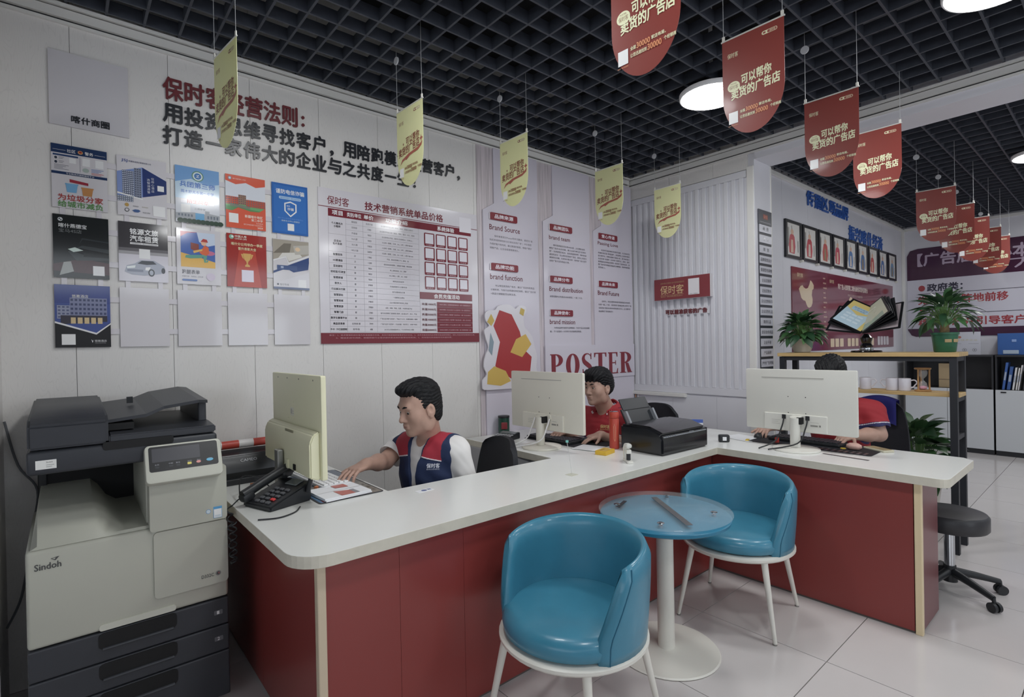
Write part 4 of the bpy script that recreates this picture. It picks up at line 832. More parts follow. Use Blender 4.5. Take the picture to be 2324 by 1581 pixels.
poster(3, 0, 'orange school poster with red brick building and green lawn', [('p', [(0, .25), (.05, .235), (.10, .25), (.15, .232), (w, .245), (w, h), (0, h)], '#bf4f36'), ('e', .022, .265, .008, .009, '#5c86a0'), ('e', .022, .265, .005, .0055, '#b9c2c6'), ('t', '喀什地区第二中学', .036, .261, .10, .268, '#d9b9ae'), ('r', 0, .09, w, .130, '#4f8050'), ('p', [(0, .116), (w, .104), (w, .13), (0, .134)], '#5d9260')] + bld(.0, .125, .065, .168, '#b1492f', '#4d5a62', 6, 4) + bld(.062, .13, .10, .182, '#8d6a55', '#4b4f58', 4, 5) + bld(.10, .122, w, .160, '#b1492f', '#56646c', 9, 4) + [('p', [(.02, .115), (.12, .110), (.12, .122), (.02, .130)], '#6c7466'), ('p', [(0, 0), (w, 0), (w, .125), (.165, .10), (.12, .098), (.06, .112), (.03, .092), (0, .095)], '#bf4f36'), ('r', .014, .028, .060, .078, '#c9c9cc'), ('t', '新疆喀什地区', .092, .062, .182, .078, '#e0c6b8', .01), ('t', '第二中学', .124, .045, .182, .059, '#e0c6b8', .01), ('t', 'KASHI', .150, .034, .182, .040, '#d9b9ae'), ('t', 'SECONDARY SCHOOL', .085, .022, .182, .029, '#d9b9ae'), ('t', '2024', .155, .008, .182, .017, '#e0c6b8', .01)], base='#b9bdc6')
poster(4, 0, 'royal blue fraud warning poster with white shield', [('r', 0, 0, w, h, '#275a9e'), ('r', .01, .012, w-.01, h-.012, '#2d63a8'), ('t', '谨防电信诈骗', .022, .226, .178, .252, '#c3d0e2', .02), ('rr', .038, .196, .16, .212, '#8fabd0', .007), ('t', '提升反诈意识，谨防电信诈骗', .046, .200, .152, .208, '#2d63a8'), ('p', [(.066, .175), (.10, .188), (.134, .175), (.134, .13), (.10, .098), (.066, .13)], '#c3d0e2'), ('p', [(.073, .170), (.10, .18), (.127, .17), (.127, .133), (.10, .107), (.073, .133)], '#2d63a8'), ('t', '谨防', .078, .156, .098, .164, '#c3d0e2'), ('t', '诈骗', .083, .135, .117, .151, '#c3d0e2', .015), ('t', '喀什市公安局反电信诈骗中心', .03, .084, .17, .092, '#5f88c0'), ('t', '国家反诈中心提醒您', .05, .070, .15, .078, '#b3c4dc'), ('r', .082, .020, .118, .060, '#c9c9cc')], base='#275a9e')
poster(0, 1, 'black car dealer poster with a dark car front and red floor', [('r', 0, 0, w, h, '#1c1f20'), ('p', [(0, .03), (w, .02), (w, .075), (.1, .09), (0, .06)], '#43282b'), ('p', [(.05, .12), (.10, .15), (w, .14), (w, .09), (.08, .08)], '#33383a'), ('p', [(.055, .125), (.095, .138), (w, .122), (w, .105), (.1, .11)], '#0f1112'), ('p', [(.05, .13), (.075, .14), (.105, .128), (.07, .118)], '#b5c4bd'), ('p', [(.09, .155), (.10, .185), (w, .175), (w, .17), (.103, .178)], '#2e3436'), ('r', .105, .10, w, .118, '#1a1c1d'), ('e', .026, .262, .0085, .0085, '#b9bdbf'), ('e', .026, .262, .006, .006, '#2c3236'), ('p', [(.026, .262), (.032, .262), (.030, .2665), (.026, .268)], '#b9bdbf'), ('p', [(.026, .262), (.020, .262), (.022, .2575), (.026, .256)], '#b9bdbf'),
     ('t', '喀什燕德宝', .020, .226, .118, .245, '#c3c5c5', .015), ('t', '宝马4S店', .020, .204, .100, .221, '#6d7172', .0), ('p', [(.02, .01), (.07, .03), (.06, .075), (.035, .07)], '#8f9290'), ('r', .138, .016, .180, .060, '#c4c4c6')], base='#1c1f20')
poster(1, 1, 'grey car rental poster with a silver saloon car', [('r', 0, .16, w, h, '#3a383b'), ('r', 0, .145, w, .16, '#5c5a5d'), ('r', 0, .13, w, .145, '#8b898c'), ('t', '铭源文旅', .045, .226, .158, .254, '#c6c5c6', .03), ('t', '汽车租赁', .045, .192, .158, .221, '#c6c5c6', .03), ('r', .045, .178, .158, .187, '#bdbcbd'), ('t', '一站式服务平台，租行千万里 最美伴旅游', .048, .180, .155, .1855, '#3a383b'), ('r', .08, .112, .124, .158, '#c9c9cc'), ('p', [(.022, .045), (.03, .075), (.06, .085), (.085, .103), (.14, .105), (.165, .090), (.182, .078), (.185, .052), (.165, .042), (.1, .03), (.05, .032)], '#8b8f9c'), ('p', [(.072, .086), (.09, .101), (.135, .102), (.15, .088), (.11, .082)], '#33363d'), ('p', [(.03, .07), (.065, .078), (.062, .065), (.032, .06)], '#c0c6d2'), ('p', [(.105, .07), (.125, .072), (.118, .055), (.103, .056)], '#d0d6e2'), ('r', .032, .046, .095, .058, '#6b7080'), ('e', .128, .045, .013, .018, '#2c2e33'), ('e', .128, .045, .008, .012, '#9096a2'), ('e', .177, .058, .008, .014, '#2c2e33')], base='#b3b0b8')
poster(2, 1, 'poster of a running courier in a red cap carrying a parcel', [('r', .018, .088, .172, .268, '#3f5c9c'), ('p', [(.018, .088), (.172, .088), (.172, .12), (.10, .14), (.018, .16)], '#c99a3f'), ('p', [(.018, .24), (.05, .262), (.10, .268), (.018, .268)], '#a9485a'), ('p', [(.09, .268), (.10, .22), (.14, .2), (.172, .21), (.172, .268)], '#a9b4cf'), ('e', .145, .165, .026, .012, '#b0607f'), ('p', [(.062, .18), (.098, .168), (.098, .208), (.062, .214)], '#7d4038'), ('p', [(.10, .165), (.125, .205), (.142, .195), (.145, .165), (.125, .145)], '#c05a34'), ('p', [(.072, .172), (.115, .185), (.113, .175), (.075, .16)], '#c99a4a'), ('e', .121, .216, .013, .014, '#c99a7f'), ('p', [(.106, .222), (.118, .238), (.135, .235), (.14, .22)], '#a43a34'), ('p', [(.036, .135), (.04, .148), (.12, .155), (.112, .138), (.06, .132)], '#4f8a7a'), ('p', [(.115, .155), (.136, .15), (.128, .12), (.142, .135), (.138, .118), (.122, .115)], '#4f8a7a'),
     ('t', '跑腿表单', .022, .052, .10, .074, '#4a4a52'), ('t', '优惠下单，免费送，好多惠', .022, .036, .115, .044, '#8b8b92'), ('rr', .022, .016, .088, .026, '#4f6a9c', .004), ('e', .150, .042, .020, .020, '#b3a8b8')])
poster(3, 1, 'red insurance award poster with a gold trophy cup', [('r', 0, 0, w, h, '#8d2a25'), ('p', [(.03, 0), (.17, 0), (.14, .2), (.06, .2)], '#a33a2c'), ('e', .024, .266, .012, .012, '#6f9a84'), ('e', .028, .268, .006, .006, '#b9c4bf'), ('t', '中国人寿', .040, .265, .098, .277, '#c6c4b8', .015), ('t', 'CHINA LIFE', .040, .254, .098, .262, '#c6c4b8', .01), ('t', '喀什分公司举办一季度', .022, .222, .178, .238, '#d3bf96', .015), ('t', '晋升表彰大会', .055, .198, .145, .214, '#d3bf96', .015), ('p', [(.078, .182), (.12, .182), (.114, .15), (.104, .138), (.102, .125), (.112, .118), (.112, .110), (.088, .110), (.088, .118), (.096, .125), (.094, .138), (.084, .15)], '#b98f4a'), ('p', [(.068, .178), (.078, .178), (.082, .150), (.075, .158)], '#b98f4a'), ('p', [(.12, .178), (.130, .178), (.123, .158), (.116, .150)], '#b98f4a'), ('r', .070, .028, .130, .092, '#bcb6c4')], base='#8d2a25')
poster(4, 1, 'poster of a bedroom interior above a blue hotel front', [('p', [(0, .165), (.07, .19), (.085, .155), (w, .205), (w, h-.004), (0, h-.004)], '#8f887c'), ('p', [(0, .20), (.06, .26), (.1, .262), (.09, .21)], '#6a645a'), ('p', [(.02, .165), (.07, .19), (.085, .16), (.16, .19), (.14, .215), (.05, .205)], '#b9b6b0'), ('p', [(.12, .2), (w, .21), (w, .262), (.11, .25)], '#a09c94'), ('e', .135, .232, .014, .012, '#c2a98a'), ('p', [(0, .10), (w, .19), (w, .12), (.11, .098), (.07, .118), (0, .088)], '#2f4270'), ('r', .02, .11, .13, .135, '#3d4f78'), ('r', .04, .118, .055, .13, '#8f9ab0'), ('p', [(0, .03), (.19, .10), (w, .16), (w, 0), (0, 0)], '#b6b4b9'), ('p', [(0, .163), (.07, .186), (.085, .15), (w, .2), (w, .192), (.083, .142), (.068, .18), (0, .156)], '#c9c8ca'), ('t', '智印专线', .034, .020, .082, .032, '#55565e'), ('r', .018, .022, .028, .032, '#55565e'), ('r', .135, .010, .180, .058, '#c4c4c8'), ('r', 0, 0, w, .012, '#55607c')])
poster(0, 2, 'poster of a hotel at dusk above a black band', [('r', 0, 0, w, h, '#1d1e20'), ('p', [(0, .10), (.145, .065), (w, .115), (w, h), (0, h)], '#3a4a84'), ('p', [(0, .2), (w, .2), (w, h), (0, h)], '#33407a')] + bld(.052, .145, .186, .226, '#6d7290', '#3b4260', 9, 4, .0) + bld(.008, .13, .052, .19, '#7d8298', '#4c5270', 3, 4) + [('t', '悠雅酒店', .06, .226, .118, .240, '#c9c4bc'), ('p', [(.02, .105), (.186, .118), (.186, .145), (.02, .145)], '#34323c')] + [('r', .055+.024*k, .108, .072+.024*k, .136, '#b59f76') for k in range(5)] + [('p', [(0, .118), (.145, .066), (w, .112), (w, .105), (.145, .058), (0, .11)], '#c3c2c4'), ('p', [(0, 0), (w, 0), (w, .105), (.145, .058), (0, .11)], '#1d1e20'), ('r', .022, .012, .070, .060, '#c6c6c8'), ('t', '悠雅酒店', .138, .024, .182, .034, '#b9b8ba'), ('t', 'YOUYAHOTEL', .138, .017, .18, .021, '#8d8c8e'), ('p', [(.126, .036), (.130, .020), (.136, .038), (.132, .028)], '#b9b8ba')], base='#1d1e20')
for i in range(1, 5): poster(i, 2, ('blank white poster holder under the silver car poster', 'blank white poster holder under the running courier poster', 'blank white poster holder under the red trophy poster', 'blank white poster holder under the bedroom poster')[i-1], None)
# --- price list board
bx, bz = 1.160, 1.483; FP = Frame((bx, D, bz), (1, 0, 0)); BW, BH = 1.168, .932
t = thing('price_board', 'large glossy white price list board with maroon table headers', 'sign board', FP.p(BW/2, 0))
bm = BM(); slab(bm, FP, rect(0, 0, BW, BH), .0005, .008); obj('board', bm, M_board, t)
R = '#6b2630'; K = '#3c3a42'; sh = [('r', 0, .820, BW, .8245, R), ('t', '保时客', .055, .838, .190, .890, R, .01), ('t', '技术营销系统单品价格', .294, .838, .873, .890, R, .028), ('r', .058, .768, 1.112, .815, R), ('t', '项目', .083, .779, .148, .806, '#c9c3c8', .03), ('t', '类别/单位', .176, .779, .268, .806, '#c9c3c8', .02), ('t', '单价', .286, .779, .350, .806, '#c9c3c8', .03), ('t', '功能介绍', .435, .779, .592, .806, '#c9c3c8', .03), ('t', '系统体验', .826, .776, .965, .806, '#c9c3c8', .03), ('r', 1.012, .790, 1.114, .896, '#c2bfc6')]
rowsT = [('基础版', '免费开通', '企业数字平台0.5份（电话、导航、渠道0.业图文）'), ('定制版', '1980', '企业数字平台0.5份（电话、导航、图文、0.头、视频）'), ('升级版', '9800', '企业数字0.平台，图文0.乐视频0.0，订单0.0.，'), ('10人版', '9800', '0.业统一管理、订单、0.0，0.传，0.费开通100'), ('50人版', '19800', '0.业统一管理、订单、0.0，0.传，0.费开通500'), ('100人版', '36800', '0.业统一管理、订单、0.0，0.传，0.费开通1000'), ('次', '1980', '开业、路会现场聚人气、获客、0.0'), ('次', '1280', '各类活动现场预热、收集客户数据、精准获客'), ('套', '9800', '线上游戏活动，0.0，获客'), ('套', '9800', '线上预约，0.费，0.0，获客'), ('套', '9800', '商家在线活动宣传'), ('套', '39800', '打造虚拟数字人主播IP形象'), ('套', '16800', '各行业整体解决方案'), ('套', '19800', '一站智慧企业驿站'), ('套', '19800', '企业专属定制开发的线上商城'), ('套', '39800', '全景、线路、导航、位置、卡包等功能齐全'), ('套', '5980', '各行业适用的门店管理小程序，从0.级0.0户、员工、产品'), ('套', '19800', '广告企业流程“记账本”，节省2个人力，方便快捷统一管理'), ('全系统/套', '7999', '广告行业的“点菜单”，行业利器、培训员工、谈客户首选'), ('账号/张', '488', '20小时让您变成营销牛人，牛云老师的线上课程')]
rh = .0349
for k, (a, b, c) in enumerate(rowsT):
    z = .768-rh*(k+1); lo = .166 if k < 5 and k not in (2,) else .058
    sh.append(('r', lo, z-.0005, .676, z+.0005, '#77727a'))
    for s, cx, hh, mx in ((a, .222, .012, .075), (b, .321, .011, .06), (c, .518, .010, .285)):
        L = min(mx, hh*1.02*sum(.55 if ord(q) < 200 else 1 for q in s)); L = max(L, hh*.6); sh.append(('t', s, cx-L/2, z+.0115, cx+L/2, z+.0115+hh, K))
for u in (.058, .166, .278, .363, .676): sh.append(('r', u-.0005, .07, u+.0005, .768, '#77727a'))
for s, z in (('个人微名片', .722), ('小程序', .704), ('企业AI', .617), ('名片系统', .599)) + tuple((s, .768-rh*(7+k)+.0105) for k, s in enumerate(('智慧现场', 'H5邀请函', '互动游戏', '活动宝/引流宝', '智慧商铺', '数字人', '行业解决方案', '智慧驿站', '智慧商城', '智慧旅游', '智慧门店', '数字化管理平台', '商品目录册', '牛卡（今日首营销）'))):
    L = min(.104, .0142*sum(.55 if ord(q) < 200 else 1 for q in s)); sh.append(('t', s, .112-L/2, z, .112+L/2, z+.0135, '#2c2a30', .02))
caps = ('个人微名片', '企业智慧名片', '智慧现场', 'H5邀请函', '互动游戏', '活动宝', '智慧商铺', '引流宝', '智慧解决方案', '智慧驿站', '智慧商城', '智慧旅游', '数字人', '小程序商城', '智慧门店', '管理平台')
for a in range(4):
    for b in range(4):
        u = .718+.0935*a; v = .659-.0985*b; sh += [('rr', u, v, u+.082, v+.090, R, .008), ('r', u+.009, v+.017, u+.073, v+.083, '#bdbac2'), ('t', caps[b*4+a], u+.016, v+.004, u+.066, v+.012, '#bda9b0')]
sh += [('r', .676, .296, 1.111, .343, R), ('t', '会员充值活动', .788, .304, 1.000, .334, '#c9c3c8', .025)]
for k, (s, c) in enumerate((('1000', '1000元赠礼+全套微营销系统一套+1套智慧名片'), ('3000', '3000元赠礼+企业AI名片10人版系统一套+1套智慧名片'), ('5000', '5000元赠礼+智慧门店系统一套+互动游戏'), ('10000', '10000元赠礼+智慧门店系统一套+活动宝'), ('30000', '30000元赠礼+行业解决方案一套+智慧旅游'), ('50000', '50000元赠礼+行业解决方案一套+智慧商城一套'))):
    z = .246-.0352*k; sh += [('r', .81, z, 1.111, z+.0335, R), ('t', '充值%s元' % s, .690, z+.008, .803, z+.024, '#5a2a30', .02), ('t', c, .83, z+.012, 1.095, z+.021, '#b99aa2')]
sh += [('r', 0, 0, BW, .065, R), ('t', '备注：1、技术营销系统价格为标准版展示价格，具体价格根据顾客需求双方协议。2、会员充值活动内必须等充值金额现赠后，赠礼才能享受现赠赠款优惠。', .05, .047, 1.13, .056, '#a58088'), ('t', '4、赠送系统可调换，根据顾客行业需求提供更适用的智慧云码系统。5、所有签约系统每年均年服务费。', .09, .030, .93, .039, '#a58088')]
art('print', t, Frame(FP.p(0, 0, .008), FP.U, FP.V), sh, d0=.0003, rough=.12)
# --- brand wall: wood-grain backing, three white boards, tags, POSTER board
M_grain = mat('brand_wood_grain', '#a79fa3', .35, noise=.30, nscale=9, stretch=(14, 14, .35))
M_lil = mat('brand_board_lilac', '#aca8b1', .14, noise=.01, nscale=3)
t = thing('brand_wall', 'lilac white brand story wall with maroon tags left of the slat wall', 'display wall', FL.p(3.25, 0))
bm = BM(); slab(bm, FL, rect(2.336, .005, 4.170, 2.944), .0005, .006); obj('backing', bm, M_grain, t)
for k, (a, b, c) in enumerate(((2.380, 2.487, 2.935), (2.992, 3.108, 3.563), (3.613, 3.722, 4.168))):
    zc = (2.464, 2.462, 2.460)[k]
    bm = BM(); slab(bm, FL, [(a, .01), (c, .01), (c, 2.943), (b, 2.943), (b, zc+.062), (a, zc)], .0062, .018); obj('board', bm, M_lil, t)
FW = up(FL, .018); M_tag = mat('tag_maroon', '#6a2830', .25)
heads = [(2.44, 2.399, '品牌来源', 'Brand Source', (2.437, 2.325, 2.740, 2.365), ['        保时客是英文Poster的中文翻译，意思为“张', '贴起来或用其他办法分发出去的广告”；中文意思', '为保护客户的时间，通过渠道的裂变，帮客户更好', '销售产品，让企业经营得更持久。'], 2.289, .448),
         (2.44, 2.020, '品牌功能', 'brand function', (2.436, 1.953, 2.758, 1.994), ['        可以帮您卖货的广告店，通过广告发布和商品', '分销系统，为各行业快速找到经销商，通过广告分发', '+商品分销赋能百业新生态。'], 1.915, .460),
         (3.062, 2.396, '品牌团队', 'brand team', (3.060, 2.325, 3.308, 2.358), ['        保时客渠道店将布局30000家，占全国标准规', '模型广告店10%的份额，建立以省为单位的“区域总', '部”，负责管理及拓店。由总部直接领导，保时客渠', '道店的定位：可以帮你卖货的广告店，其核心功能为', '渠道转化功能，负责快印客总部；保时客广告分发平', '台的广告分发及商品分销。'], 2.288, .455),
         (3.056, 1.968, '品牌分布', 'Brand distribution', (3.052, 1.896, 3.458, 1.933), ['全国范围内分布高达30000家店，一县二十店。'], 1.862, .40),
         (3.054, 1.689, '品牌使命：', 'brand mission', (3.050, 1.623, 3.354, 1.662), ['        为传统品牌升级数字品牌赋能，为农产品出村进城赋', '能，为“全国统一大市场”的流通渠道赋能。'], 1.602, .50),
         (3.674, 2.397, '爱心传递', 'Passing Love', (3.672, 2.338, 3.958, 2.376), ['        优选并打造县域经济的数字品牌，与当地政府及', '传媒机构打造“县域品牌”，该品牌将上线保时客商', '品分销平台，利用全国数万渠道小店，成为快印客大', '生态系统“全国统一大市场”分销节点，同时，保时', '客渠道店还承担由总部统一承揽的广告发布任务，按', '照广告的发布数量及商品的分销数量，获得传媒和固', '定的收入。'], 2.309, .478),
         (3.668, 1.966, '品牌未来', 'Brand Future', (3.661, 1.893, 3.962, 1.931), ['        五年内，将在全国布局保时客渠道店30000家，', '实现一县二十店，深刻落实“县域品牌3.0时代”“融', '合经济体”概念的具体体现和展示形式，全力提升传', '统品牌线下渠道推进力'], 1.846, .48)]
sh = []
for u, v, cn, en, eb, body, bz_, bw in heads:
    bm = BM(); slab(bm, FW, rrect(u, v, u+.268, v+.054, .012), .0005, .010); tg = obj('tag', bm, M_tag, t)
    bm = BM(); slab(bm, FW, [(u-.008, v+.004), (u, v+.0), (u, v+.054), (u-.008, v+.046)], .0005, .008); obj('tag_edge', bm, M_board, tg)
    art('tag_text', tg, up(FW, .010), [('t', cn, u+.042, v+.012, u+.226, v+.043, '#c4bcc4', .025)], d0=.0003)
    sh.append(('t', en, eb[0], eb[1], eb[2], eb[3], '#5c2430', .009)); n = len(body)
    for k, s in enumerate(body):
        st = s.strip(); ind = .045 if s.startswith(' ') else 0
        full = max(sum(.55 if ord(q) < 200 else 1 for q in x.strip())+(3 if x.startswith(' ') else 0) for x in body); L = bw*sum(.55 if ord(q) < 200 else 1 for q in st)/full
        z = bz_-.030*k*(.87 if n > 5 else 1)-.018; sh.append(('t', st, u-.002+ind, z, u-.002+ind+L, z+.016, '#34313c'))
art('story_text', t, FW, sh, d0=.0003, rough=.2)
bm = BM(); slab(bm, FL, rect(2.985, 1.145, 4.169, 1.445), .0182, .028); pb_ = obj('poster_board', bm, M_lil, t)
def half(cx, cy, rx, ry, a0, a1, n=14): return [(cx+rx*math.cos(a0+(a1-a0)*i/n), cy+ry*math.sin(a0+(a1-a0)*i/n)) for i in range(n+1)]
def band(out, inn): return [[out[i], out[i+1], inn[i+1], inn[i]] for i in range(len(out)-1)]
def srect(x0, y0, x1, y1): return [(x0, y0), (x1, y0), (x1, y1), (x0, y1)]
stem = [srect(.10, .0, .40, 1), srect(.0, .0, .52, .035), srect(.0, .965, .42, 1)]
bowl = band(half(.40, .735, .58, .265, -PI/2, PI/2), half(.40, .735, .27, .222, -PI/2, PI/2)); A_, B_ = PI*.06, PI*1.5
SER = {'P': stem+bowl, 'O': band(half(.5, .5, .5, .5, 0, 2*PI, 30), half(.5, .5, .19, .45, 0, 2*PI, 30)), 'T': [srect(.35, 0, .65, 1), srect(.2, 0, .8, .035), srect(0, .955, 1, 1), [(0, .80), (.05, .80), (.10, .955), (0, .955)], [(1, .80), (1, .955), (.90, .955), (.95, .80)]],
       'E': stem[:1]+[srect(0, 0, 1, .045), srect(0, .955, .95, 1), srect(.38, .485, .78, .53), [(.95, .045), (1, .23), (.95, .23), (.86, .045)], [(.95, .955), (.95, .78), (.91, .78), (.82, .955)], srect(.74, .40, .78, .61)],
       'R': stem+bowl+[[(.46, .50), (.72, .46), (1.0, 0), (.68, 0)], srect(.66, 0, 1.04, .035)],
       'S': [srect(.84, .72, .90, .99), srect(.08, .01, .14, .29)]}
_c = [Vector((x, y*1.42, 0)) for x, y in ((.89, .76), (.80, .90), (.56, .975), (.28, .925), (.15, .77), (.24, .62), (.50, .50), (.76, .38), (.85, .23), (.72, .075), (.45, .025), (.20, .10), (.09, .26))]; _w = (.03, .04, .05, .12, .25, .29, .30, .29, .25, .12, .05, .04, .03)
_p = smoothpts(_c, 4); _q = np.interp(np.linspace(0, 12, len(_p)), range(13), _w); _o, _i = [], []
for k in range(len(_p)):
    d_ = (_p[min(k+1, len(_p)-1)]-_p[max(k-1, 0)]).normalized(); n_ = Vector((-d_.y, d_.x, 0))*_q[k]/2; _o.append(((_p[k]+n_).x, (_p[k]+n_).y/1.42)); _i.append(((_p[k]-n_).x, (_p[k]-n_).y/1.42))
SER['S'] += band(_o, _i)
for k, ch in enumerate('POSTER'):
    u0 = (3.036, 3.222, 3.418, 3.582, 3.775, 3.945)[k]; wd = (.150, .165, .138, .165, .138, .170)[k]; bm = BM()
    for q, pl in enumerate(SER[ch]):
        t2 = BM(); slab(t2, up(FL, .0282), [(u0+x*wd, 1.178+y*.195) for x, y in pl], .0, .004+.00002*q); join(bm, t2)
    bmesh.ops.recalc_face_normals(bm, faces=bm.faces); obj('letter', bm, M_tag, pb_)
# --- cut-out board in front of the brand wall (its cartoon figure is left out; only plain colour fields in its colours)
cut = [(2.33, 1.14), (2.40, 1.125), (2.88, 1.13), (2.90, 1.20), (2.87, 1.27), (2.88, 1.36), (2.855, 1.44), (2.83, 1.52), (2.79, 1.56), (2.75, 1.60), (2.745, 1.68), (2.77, 1.71), (2.765, 1.755), (2.70, 1.76), (2.66, 1.735), (2.60, 1.765), (2.50, 1.755), (2.46, 1.72), (2.40, 1.715), (2.365, 1.69), (2.37, 1.64), (2.40, 1.60), (2.355, 1.57), (2.37, 1.50), (2.39, 1.44), (2.36, 1.38), (2.345, 1.30), (2.37, 1.24), (2.33, 1.20)]
M2 = smoothpts([(u, v, 0) for u, v in cut+cut[:1]], 3)[:-1]
t = thing('cutout_board', 'wavy white cut-out board with plain red and gold colour fields', 'cutout board', FL.p(2.6, 1.125)); bm = BM(); slab(bm, FL, [(p.x, p.y) for p in M2], .030, .040); obj('board', bm, M_board, t)
bm = BM(); slab(bm, FL, rect(2.5, 1.3, 2.75, 1.6), .0182, .030); obj('spacer', bm, M_board, t)
art('colour_fields', t, up(FL, .040), [('p', [(2.45, 1.30), (2.60, 1.20), (2.80, 1.24), (2.82, 1.36), (2.74, 1.42), (2.70, 1.56), (2.62, 1.69), (2.50, 1.72), (2.44, 1.60), (2.50, 1.48)], '#93292c'), ('p', [(2.60, 1.40), (2.72, 1.36), (2.82, 1.46), (2.76, 1.54), (2.66, 1.50)], '#b3923a'), ('p', [(2.37, 1.17), (2.50, 1.15), (2.60, 1.18), (2.55, 1.26), (2.44, 1.30), (2.38, 1.26)], '#b0923e'), ('p', [(2.38, 1.63), (2.42, 1.60), (2.45, 1.64), (2.42, 1.69)], '#a88f3a'), ('p', [(2.70, 1.70), (2.74, 1.68), (2.755, 1.73), (2.715, 1.745)], '#a88f3a'), ('p', [(2.78, 1.19), (2.85, 1.17), (2.87, 1.22), (2.82, 1.24)], '#a88f3a'), ('p', [(2.39, 1.42), (2.42, 1.38), (2.44, 1.48), (2.41, 1.55)], '#6f7f8a')], d0=.0004, rough=.3)
# --- light box sign and letters on the slat wall
t = thing('lightbox_sign', 'maroon box sign with gold characters mounted on the slat wall', 'sign', FS.p(-2.55, 1.83, .0))
bm = BM(); slab(bm, FS, rect(-2.831, 1.833, -2.283, 2.026), .0065, .050); obj('box', bm, mat('sign_side_white', '#a9a6a8', .4), t)
bm = BM(); slab(bm, FS, rect(-2.829, 1.835, -2.285, 2.024), .0502, .053); fo = obj('face', bm, mat('sign_maroon', '#6a2c30', .3), t)
art('print', fo, up(FS, .053), [('t', '保时客', -2.765, 1.882, -2.530, 1.962, '#b59a6b', .005), ('t', '【保时客®互联网+技术营销数据服务】', -2.76, 1.976, -2.525, 1.990, '#8f7650'), ('r', -2.765, 1.8755, -2.53, 1.877, '#b59a6b'), ('t', '快印|广告|印刷|策划|设计', -2.762, 1.856, -2.54, 1.870, '#a88a5e'), ('r', -2.484, 1.862, -2.380, 2.000, '#c0bdc0'), ('t', '扫码了解我们', -2.472, 1.864, -2.392, 1.873, '#44414a')], d0=.0004)
t = thing('wall_lettering', 'small maroon cut-out characters below the box sign on the slat wall', 'lettering', FS.p(-2.54, 1.70))
for k, ch in enumerate('可以精准获客的广告'): letter('character', ch, t, up(FS, .0065), -2.742+.0456*k, 1.704, -2.742+.0456*k+.039, 1.744, M_letr, .006, .04)
bm = BM(); slab(bm, FS, rect(-2.76, 1.695, -2.315, 1.755), .0063, .0067); obj('backing', bm, M_wall2, t)
# --- directory strip on the jamb
t = thing('directory_strip', 'tall directory strip of grey name plates on the door jamb', 'sign', FJ.p(4.36, 1.05))
bm = BM(); slab(bm, FJ, rect(4.225, 1.06, 4.455, 2.50), .0005, .004); obj('backing', bm, mat('strip_black', '#2b2d33', .4), t)
bm = BM(); slab(bm, FJ, rect(4.222, 2.388, 4.456, 2.502), .0042, .009); hp = obj('header_plate', bm, mat('plate_dark', '#3b3c42', .3), t)
art('print', hp, up(FJ, .009), [('r', 4.30, 2.43, 4.385, 2.47, '#7a4238'), ('t', '保时客', 4.31, 2.437, 4.376, 2.463, '#b5705c', .01), ('r', 4.245, 2.403, 4.435, 2.407, '#8d8d94')], d0=.0004)
for k, s in enumerate(('画册', '设计', '策划', '品牌视觉设计', '智源型包装物', '企业定制茶', '企业定制水', '企业定制纸巾', '企业定制礼品', '商务礼品', '会议会务用品', '企业手册', '产品画册', '户内广告喷绘', '户外广告', '门头')):
    z = 2.322-.0832*k; bm = BM(); slab(bm, FJ, rect(4.238, z, 4.452, z+.062), .0042, .009); pl = obj('name_plate', bm, mat('plate_grey', '#a2a2a9', .3), t)
    n = len(s); L = (.10 if n == 2 else .033*n); art('print', pl, up(FJ, .009), [('t', s if n > 2 else s[0]+'  '+s[1], 4.345-L/2, z+.017, 4.345+L/2, z+.045, '#44444c', .01)], d0=.0004)
